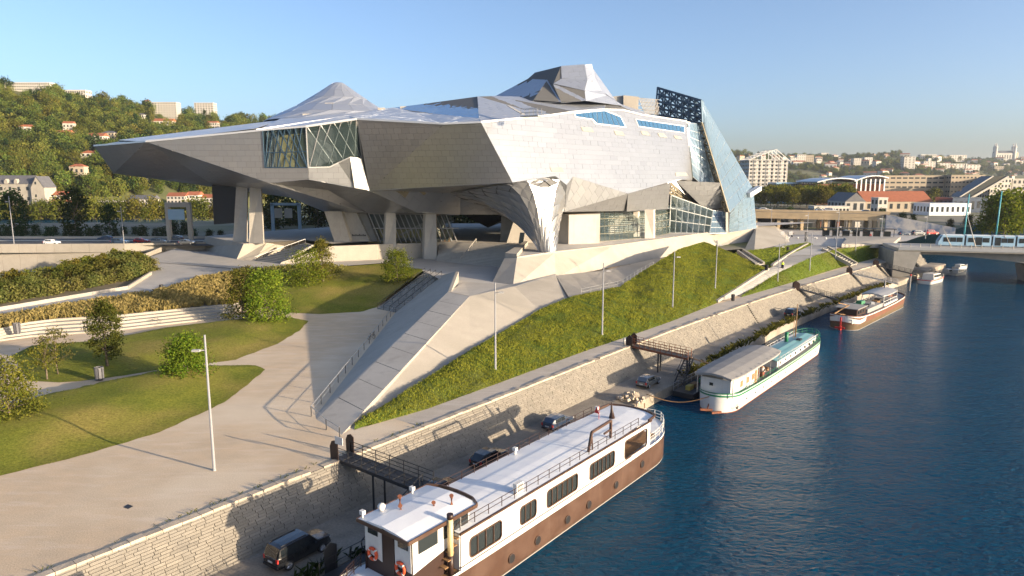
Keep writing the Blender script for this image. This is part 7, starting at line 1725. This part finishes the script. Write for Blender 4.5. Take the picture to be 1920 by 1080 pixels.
# ============================================================ BUILDINGS
WINMESH = {}
def winmesh(m):
    if m not in WINMESH:
        o = MB().box((0, 0, 0), (1, 1, 1)); me = bpy.data.meshes.new('window'); me.from_pydata(o.v, [], o.f); me.materials.append(M[m]); WINMESH[m] = me
    return WINMESH[m]
def window(parent, c, d, rz=0, m='hwin', name='window'):
    o = bpy.data.objects.new(name, winmesh(m)); link(o, parent); o.location = c; o.scale = d; o.rotation_euler = (0, 0, rz); return o
def building(name, label, u0, u1, Y, zb, v_top, depth, wall, roof='flat', roofm='tile', rows=3, cols=4, rz=0.0, cat='building', group=None, wsize=(.5, .5), side=True, roofh=None, side_cols=None, ground=True):
    x0, x1 = D(u0, 340, Y).x, D(u1, 340, Y).x; zt = D((u0+u1)/2, v_top, Y).z; w = x1-x0; h = zt-zb
    e = empty(name, ((x0+x1)/2, Y+depth/2, zb), rz); tag(e, label, cat, group)
    b = MB().box((0, 0, h/2-1), (w, depth, h+2)).build('wall', M[wall], e)
    rh = roofh if roofh is not None else min(w, depth)*.28
    if roof == 'gable':
        MB().prism([(-w/2-.4, -depth/2-.4, h), (-w/2-.4, depth/2+.4, h), (-w/2-.4, 0, h+rh)], (w+.8, 0, 0)).build('roof', M[roofm], e)
    elif roof == 'hip':
        k = min(depth, w)*.45; MB().add([(-w/2-.4, -depth/2-.4, h), (w/2+.4, -depth/2-.4, h), (w/2+.4, depth/2+.4, h), (-w/2-.4, depth/2+.4, h), (-w/2+k, 0, h+rh), (w/2-k, 0, h+rh)], [(0, 1, 5, 4), (1, 2, 5), (2, 3, 4, 5), (3, 0, 4), (3, 2, 1, 0)]).build('roof', M[roofm], e)
    elif roof == 'gablef':
        MB().prism([(-w/2-.3, -depth/2-.3, h), (w/2+.3, -depth/2-.3, h), (0, -depth/2-.3, h+rh)], (0, depth+.6, 0)).build('roof', M[roofm], e)
    else: MB().box((0, 0, h+.25), (w+.3, depth+.3, .5)).build('parapet', M[wall], e)
    if roof != 'flat' and roofm == 'tile' and w > 6: MB().box((w*.22, .5, h+rh*.8), (.8, .8, 1.6)).build('chimney', M['tile'], e)
    ch, cw = h/rows, w/cols
    for r in range(rows):
        for c in range(cols): window(b, (-w/2+cw*(c+.5), -depth/2-.02, ch*(r+.55)), (cw*wsize[0], .12, ch*wsize[1]))
        if side:
            n_ = side_cols or max(2, int(depth/max(cw, .1))); 
            for c in range(min(n_, 12)): window(b, (w/2+.02, -depth/2+depth/min(n_, 12)*(c+.5), ch*(r+.55)), (.12, depth/min(n_, 12)*wsize[0], ch*wsize[1]))
            if u0 > 960:
                for c in range(min(n_, 12)): window(b, (-w/2-.02, -depth/2+depth/min(n_, 12)*(c+.5), ch*(r+.55)), (.12, depth/min(n_, 12)*wsize[0], ch*wsize[1]))
    return e
# ---- left bank
cs = building('manor_house', 'big grey stone house with gable and red ridge at far left', -40, 58, 522, 3, 345, 12, 'grey_stone', 'gable', 'slate', 3, 6, wsize=(.28, .35), roofh=6.5)
gb = MB(); a = D(56, 340, 520); b = D(81, 340, 520)
ge = empty('gable_wing', V(((a.x+b.x)/2, 520, 3))); tag(ge, 'pointed stone gable end joined to the grey house at far left', 'building')
w = b.x-a.x; zt = D(70, 352, 520).z-3; za = D(70, 331, 520).z-3
MB().prism([(-w/2, 0, -1), (w/2, 0, -1), (w/2, 0, zt), (0, 0, za), (-w/2, 0, zt)], (0, 14, 0)).build('wall', M['grey_stone'], ge)
MB().add([(-w/2-.3, -.3, zt), (0, -.3, za+.3), (0, 14.3, za+.3), (-w/2-.3, 14.3, zt), (w/2+.3, -.3, zt), (w/2+.3, 14.3, zt)], [(0, 1, 2, 3), (1, 4, 5, 2)]).build('roof', M['slate'], ge)
for x, z in ((-1, za*.83), (-1.5, za*.5), (1.5, za*.3), (-1.5, za*.3)): window(ge, (x, -.05, z), (1.2, .12, 2.0))
for i in range(4):
    d_ = MB().prism([(-1.3, 0, 0), (1.3, 0, 0), (1.3, 0, 2), (0, 0, 3.6), (-1.3, 0, 2)], (0, 3.5, 0)).build('dormer', M['grey_stone'], cs); d_.location = (-14+i*7.5, -6.6, D(10, 345, 522).z-3+.2)
LB = [('house', 'white house with red roof right of the grey gable', 86, 117, 528, 4, 366, 11, 'render_w', 'gable', 'tile', 3, 4), ('house', 'lower white house with red roof in front of the poplar', 92, 122, 522, 3, 379, 7, 'render_w', 'gable', 'tile', 2, 4),
      ('arcade_building', 'long low white building with rows of openings by the river', 176, 246, 545, 5, 378, 10, 'render_w', 'flat', 'tile', 2, 14), ('villa', 'white villa with slate roof and twin gables by the river', 238, 284, 550, 5, 374, 12, 'render_w', 'gable', 'slate', 3, 6),
      ('house', 'left white house with red roof near the gantry', 310, 344, 580, 6, 368, 11, 'render_w', 'gable', 'tile', 3, 5), ('house', 'middle white house with red roof near the gantry', 346, 370, 584, 6, 366, 11, 'render_w', 'gable', 'tile', 3, 4), ('house', 'right white house with red roof beside the dark screen', 372, 402, 588, 6, 371, 11, 'render_w', 'gable', 'tile', 2, 5)]
for L_ in LB: building(*L_, group='houses on the far river bank')
def hill_building(name, label, u0, u1, vb, vt, wall, roof='flat', roofm='tile', rows=3, cols=5, depth=None, group='houses on the left hillside', rz=0.0, **kw):
    u = (u0+u1)/2; best = min((abs((540-FPX*((hill_pt(u, t/60).y*_S+(hill_pt(u, t/60).z-CAMH)*_C)/(hill_pt(u, t/60).y*_C-(hill_pt(u, t/60).z-CAMH)*_S)))-vb), t/60) for t in range(1, 64))[1]
    p = hill_pt(u, best); w = (u1-u0)/FPX*p.y
    return building(name, label, u0, u1, p.y, p.z-2, vt, depth or max(8, min(14, w*.6)), wall, roof, roofm, rows, cols, group=group, rz=rz, **kw)
for a in (('apartment_block', 'long white apartment slab on the skyline at far left', 22, 112, 172, 155, 'render_w', 'flat', 'tile', 4, 22), ('apartment_block', 'second shorter white slab on the skyline right of the long one', 127, 176, 181, 169, 'render_w', 'flat', 'tile', 3, 12),
          ('apartment_block', 'square white apartment block on the ridge left of centre hill', 296, 341, 219, 192, 'render_w', 'flat', 'tile', 7, 9), ('apartment_block', 'stepped white apartment tower on the ridge nearest the museum roof', 374, 409, 220, 193, 'render_w', 'flat', 'tile', 7, 7),
          ('house', 'pink house with red roof halfway up the left hill', 110, 138, 262, 248, 'render_t', 'gable', 'tile', 2, 4), ('house', 'long cream house beside the towered house on the left hill', 164, 200, 266, 255, 'render_w', 'gable', 'tile', 2, 6), ('house', 'taller towered house with slate roof on the left hill', 199, 222, 264, 249, 'render_t', 'hip', 'slate', 3, 4),
          ('house', 'white gabled house just left of the museum tip', 156, 184, 300, 287, 'render_w', 'gablef', 'tile', 2, 3), ('house', 'small white house under the dark museum wing', 254, 277, 340, 330, 'render_w', 'gable', 'tile', 2, 3), ('house', 'white house with slate roof in the trees below the ridge', 266, 280, 226, 215, 'render_w', 'hip', 'slate', 2, 3), ('house', 'low white villa below the square block on the ridge', 285, 331, 232, 227, 'render_w', 'gable', 'tile', 1, 8), ('house', 'white house below the stepped tower on the ridge', 396, 414, 240, 230, 'render_w', 'gable', 'tile', 2, 4), ('house', 'small white house at the left edge of the hill', -5, 10, 240, 231, 'render_w', 'gable', 'tile', 1, 3), ('house', 'small red roofed house on the skyline left of the square block', 281, 290, 198, 189, 'render_t', 'hip', 'tile', 2, 2)):
    hill_building(*a)
# ---- sign gantries over the highway
for u0, u1, Y, zt, lab, m_ in ((318, 358, 214, 22, 'grey concrete sign gantry over the highway left of the columns', 'concrete'), (513, 563, 232, 21.5, 'pale blue steel sign gantry over the highway behind the columns', 'tram')):
    a, b = D(u0, 440, Y), D(u1, 440, Y); e = empty('sign_gantry', up(a, 10), world_parts=True); tag(e, lab, 'gantry')
    for p in (a, b): MB().bar(up(p, 10), up(p, zt), 1.2 if m_ == 'concrete' else .9).build('post', M[m_], e)
    MB().bar(up(a, zt)+V((-.5, 0, 0)), up(b, zt)+V((.5, 0, 0)), 1.3 if m_ == 'concrete' else .9, 1.4 if m_ == 'concrete' else .8).build('beam', M[m_], e)
    for t in (.25, .62): p = lerp(up(a, zt-3), up(b, zt-3), t); MB().box(p+V((0, -.7, 0)), (2.6, .15, 3.2)).build('sign_panel', M['tram'] if m_ == 'concrete' else M['render_w'], e)
# ---- right side of the picture
fb = building('apartment_tower', 'white apartment tower with open steel roof frame right of the museum', 1403, 1474, 640, 9, 300, 26, 'render_w', 'flat', 'tile', 11, 9, wsize=(.5, .42))
fm = MB(); w = D(1474, 340, 640).x-D(1403, 340, 640).x; h = D(1440, 300, 640).z-9; 
for y in (-14, -4.6, 4.6, 14):
    fm.path([V((-w/2-1.5, y, h)), V((w*.18, y, h+9.5)), V((w/2+2, y, h-1))], .6); fm.bar((w*.18, y, h), (w*.18, y, h+9.5), .5); fm.bar((-w*.2, y, h), (-w*.2, y, h+5), .4); fm.bar((w*.38, y, h), (w*.38, y, h+4), .4)
    if y < -10:
        for i in range(7): fm.bar((-w/2+i*w/6, y, 0), (-w/2+i*w/6, y, h), .4)
        for i in range(11): fm.bar((-w/2, y, h/11*(i+1)), (w/2, y, h/11*(i+1)), .35)
for t in range(6): x_ = -w/2-1.5+(w*.68+1.5)*t/5; fm.bar((x_, -14, h+9.5*t/5), (x_, 14, h+9.5*t/5), .4)
fm.build('roof_frame', M['white'], fb)
building('office_block', 'low blue glazed office between the tower and the tree row', 1456, 1503, 600, 9, 343, 20, 'tram', 'flat', 'tile', 2, 12, wsize=(.75, .7)); building('office_block', 'small white annex right of the blue glazed office', 1504, 1524, 610, 9, 338, 14, 'render_w', 'flat', 'tile', 3, 4)
# curved roof hall, brick
e = empty('curved_hall', D(1592, 372, 560)-V((0, 0, D(1592, 372, 560).z-9))); tag(e, 'brown brick hall under two curved pale metal roofs', 'building')
x0, x1, xm = D(1532, 340, 560).x-e.location.x, D(1656, 340, 560).x-e.location.x, D(1604, 340, 560).x-e.location.x; zt = D(1600, 345, 560).z-9
MB().box(((x0+x1)/2, 18, zt/2), (x1-x0, 36, zt)).build('wall', mat('brick_brown', (.20, .085, .05), (.16, .07, .045), rough=.9, scale=.3), e)
for a, b, h_ in ((x0-1, xm-1, 5), (xm-2, x1+3, 7)):
    rws = [[V((a+(b-a)*i/10, y, zt+h_*math.sin(math.pi*(.12+.62*i/10)))) for i in range(11)] for y in (-3, 40)]
    MB().loft(rws).loft([[p-V((0, 0, .8)) for p in r] for r in rws]).loft([rws[0], [p-V((0, 0, .8)) for p in rws[0]]]).build('curved_roof', M['edge'], e)
for i in range(7): x_ = xm+(x1-xm)*i/6; MB().bar((x_, -2, 0), (x_, -2, zt+4), .9).build('column', M['edge'], e)
for i in range(6): window(e, (x0+(xm-x0)*(i+.5)/6, -.1, zt*.75), ((xm-x0)/8, .2, zt*.16))
# large office with long window bands and a tilted end
of = building('office_block', 'large stone coloured office with bands of windows at right', 1657, 1782, 600, 9, 330, 30, 'render_t', 'flat', 'tile', 6, 11, wsize=(.72, .34), side_cols=8)
building('office_block', 'sunlit angled wing of the large stone office', 1783, 1846, 592, 9, 329, 24, 'render_t', 'flat', 'tile', 6, 9, wsize=(.5, .34))
e = empty('glazed_wedge', D(1820, 372, 560)-V((0, 0, D(1820, 372, 560).z-9))); tag(e, 'dark glazed wedge leaning against the office wing', 'building'); ox = e.location.x
P_ = lambda u, v: D(u, v, 560)-V((ox, 560, 9))
MB().prism([P_(1792, 374), P_(1815, 373), P_(1888, 331), P_(1862, 330)], (0, 14, 0)).build('wall', M['winglass'], e)
MB().path([P_(1815, 374)+V((0, -.3, 0)), P_(1890, 331)+V((0, -.3, 0))], 1.6).build('edge_beam', M['render_w'], e); MB().path([P_(1790, 375)+V((0, -.3, 0)), P_(1862, 330)+V((0, -.3, 0))], .8).build('edge_beam', M['render_w'], e)
building('office_block', 'white office behind the green trees at the right edge', 1858, 1897, 575, 9, 335, 18, 'render_w', 'flat', 'tile', 5, 6); building('office_block', 'pale grey office cut by the right edge of the picture', 1899, 1960, 580, 9, 336, 18, 'concrete', 'flat', 'tile', 4, 7)
building('warehouse', 'long cream warehouse with bright orange tiled roof', 1626, 1752, 440, 9, 378, 22, 'render_t', 'gable', 'tile', 1, 9, wsize=(.4, .5), roofh=6.5)
building('warehouse', 'grey gable fronted hall left of the orange roof', 1588, 1626, 430, 9, 378, 24, 'concrete', 'gablef', 'slate', 1, 3, roofh=5.5, wsize=(.5, .6))
building('market_hall', 'white and blue market hall in front of the wedge', 1748, 1826, 395, 9, 383, 16, 'tram_w', 'flat', 'tile', 1, 8, wsize=(.45, .45)); building('market_hall', 'low shed with dark blue roof behind the market hall', 1790, 1856, 430, 9, 372, 18, 'car_blue', 'flat', 'tile', 1, 6)
building('pavilion', 'long low cream pavilion below the plane trees', 1530, 1597, 400, 9, 388, 8, 'render_w', 'flat', 'tile', 1, 10, wsize=(.6, .5)); building('pavilion', 'small cream block at the foot of the orange roofed warehouse', 1650, 1668, 400, 9, 372, 8, 'render_w', 'flat', 'tile', 2, 2)
# hillside town at right
building_t = lambda lab, u0, u1, vb, vt, wall, rows, cols: hill_building('tower_block', lab, u0, u1, vb, vt, wall, 'flat', 'tile', rows, cols, depth=22, group='tower blocks on the far hill', wsize=(.45, .4))
for a in (('tall pale slab tower on the far hill left of the four blocks', 1692, 1713, 322, 294, 'render_w', 9, 3), ('first pale block from the left in the row of four on the far hill', 1729, 1751, 318, 303, 'render_w', 5, 4), ('second pale block in the row of four on the far hill', 1755, 1779, 319, 306, 'render_w', 5, 4), ('third pale block in the row of four on the far hill', 1781, 1806, 320, 307, 'render_w', 5, 4), ('fourth pale block in the row of four on the far hill', 1808, 1834, 322, 309, 'render_w', 5, 4),
          ('pair of white flats on the far hill right of the steel framed tower', 1480, 1493, 313, 296, 'render_w', 6, 3), ('cream flats on the far hill above the blue office', 1492, 1508, 308, 290, 'render_w', 6, 4), ('second cream flats on the far hill above the blue office', 1508, 1523, 305, 291, 'render_t', 5, 4), ('white flats midway along the far hill', 1598, 1614, 310, 297, 'render_w', 5, 4), ('cream flats midway along the far hill', 1618, 1633, 308, 295, 'render_w', 5, 4), ('long pale block on the skyline left of the church', 1722, 1752, 299, 290, 'render_w', 3, 8), ('cream block on the skyline left of the church', 1753, 1776, 300, 294, 'render_t', 3, 6), ('pale block on the skyline near the church', 1776, 1808, 300, 291, 'render_w', 3, 7), ('orange tinted block below the church', 1862, 1880, 322, 312, 'render_t', 3, 5), ('white block at the skyline above the tower crane of trees', 1536, 1550, 295, 287, 'render_w', 3, 4)):
    building_t(*a)
def hp_house(w, d, h, wall, roofm, hip):
    e = empty('hill_house'); MB().box((0, 0, h/2-1.5), (w, d, h+3)).build('wall', M[wall], e)
    if hip: MB().add([(-w/2-.5, -d/2-.5, h), (w/2+.5, -d/2-.5, h), (w/2+.5, d/2+.5, h), (-w/2-.5, d/2+.5, h), (-w*.2, 0, h+3), (w*.2, 0, h+3)], [(0, 1, 5, 4), (1, 2, 5), (2, 3, 4, 5), (3, 0, 4)]).build('roof', M[roofm], e)
    else: MB().prism([(-w/2-.5, -d/2-.5, h), (-w/2-.5, d/2+.5, h), (-w/2-.5, 0, h+3)], (w+1, 0, 0)).build('roof', M[roofm], e)
    for i in range(3): window(e, (-w/3+i*w/3, -d/2-.05, h*.6), (w*.14, .15, h*.3))
    return e
HH = [hp_house(16, 11, 9, 'render_w', 'tile', False), hp_house(14, 12, 10, 'render_w', 'slate', True), hp_house(20, 12, 12, 'render_t', 'tile', True), hp_house(26, 14, 16, 'render_w', 'tile', False)]
HL = ['white house with red gable roof on the far hillside at right', 'white house with grey hipped roof on the far hillside at right', 'tan house with red hipped roof on the far hillside at right', 'larger white house with red roof on the far hillside at right']
k = 0
for i in range(150):
    u = R.uniform(1385, 1930); t = R.uniform(.04, .97); p = hill_pt(u, t); j = k % 4 if k < 4 else R.choices(range(4), (4, 3, 3, 2))[0]
    o = HH[j] if k < 4 else copy_tree(HH[j]); k += 1
    o.location = p; o.rotation_euler = (0, 0, R.uniform(-.6, .6)); s_ = R.uniform(.8, 1.35); o.scale = (s_,)*3; tag(o, HL[j], 'house', 'houses on the far hillside')
for i, (u, t, j, lab) in enumerate(((60, .42, 0, 'white gabled house in the left wood below the long slab'), (140, .5, 0, 'white house with red roof above the pink house'), (245, .12, 0, 'small white house just above the river villas'), (330, .14, 2, 'tan house above the row of riverside houses'), (360, .55, 1, 'white house with grey roof below the stepped tower'), (430, .6, 0, 'white house with red roof near the museum roof edge'), (150, .13, 2, 'tan house above the white arcade building'))):
    o = copy_tree(HH[j]); p = hill_pt(u, t); o.location = p+V((0, 0, 5)); o.rotation_euler = (0, 0, .25-.12*i % .5); o.scale = (.62, .62, .75); tag(o, lab, 'house', 'houses on the left hillside')
# basilica on the skyline
bp = hill_pt(1876, 1.0); bs = empty('basilica', bp-V((0, 0, 8))); tag(bs, 'pale basilica with four towers on the skyline at far right', 'church')
sc = 3500/FPX*1.0
MB().box((0, 0, 24), (90, 30, 48)).build('nave', M['render_w'], bs); MB().prism([(-45, -16, 48), (-45, 16, 48), (-45, 0, 60)], (90, 0, 0)).build('roof', M['slate'], bs)
for x, y in ((-48, -14), (-36, 14), (46, -14), (54, 12)):
    t = MB().tube([(x, y, 0), (x, y, 74)], 6.5, 8, smooth=False).tube([(x, y, 74), (x, y, 80), (x, y, 81), (x, y, 98)], [7.5, 7.5, 4.5, .4], 8, smooth=False); t.build('tower', M['render_w'], bs)
MB().tube([(58, 0, 0), (58, 0, 50), (58, 0, 58)], [14, 14, 5], 10, smooth=False).build('apse', M['render_t'], bs)
for i in range(7): window(bs, (-38+i*12.5, -15.1, 30), (5, .4, 18))
# ============================================================ AIR
hm, nt, out = nodes('haze_air'); pv = N(nt, 'ShaderNodeVolumePrincipled'); pv.inputs['Color'].default_value = (.80, .88, 1.0, 1); pv.inputs['Density'].default_value = .000045; pv.inputs['Anisotropy'].default_value = .15
nt.links.new(pv.outputs[0], out.inputs['Volume'])
MB().box((0, 4500, 128), (18600, 15600, 264)).build('haze', hm, label='thin bluish air between the museum and the far hills', cat='haze', kind='stuff')
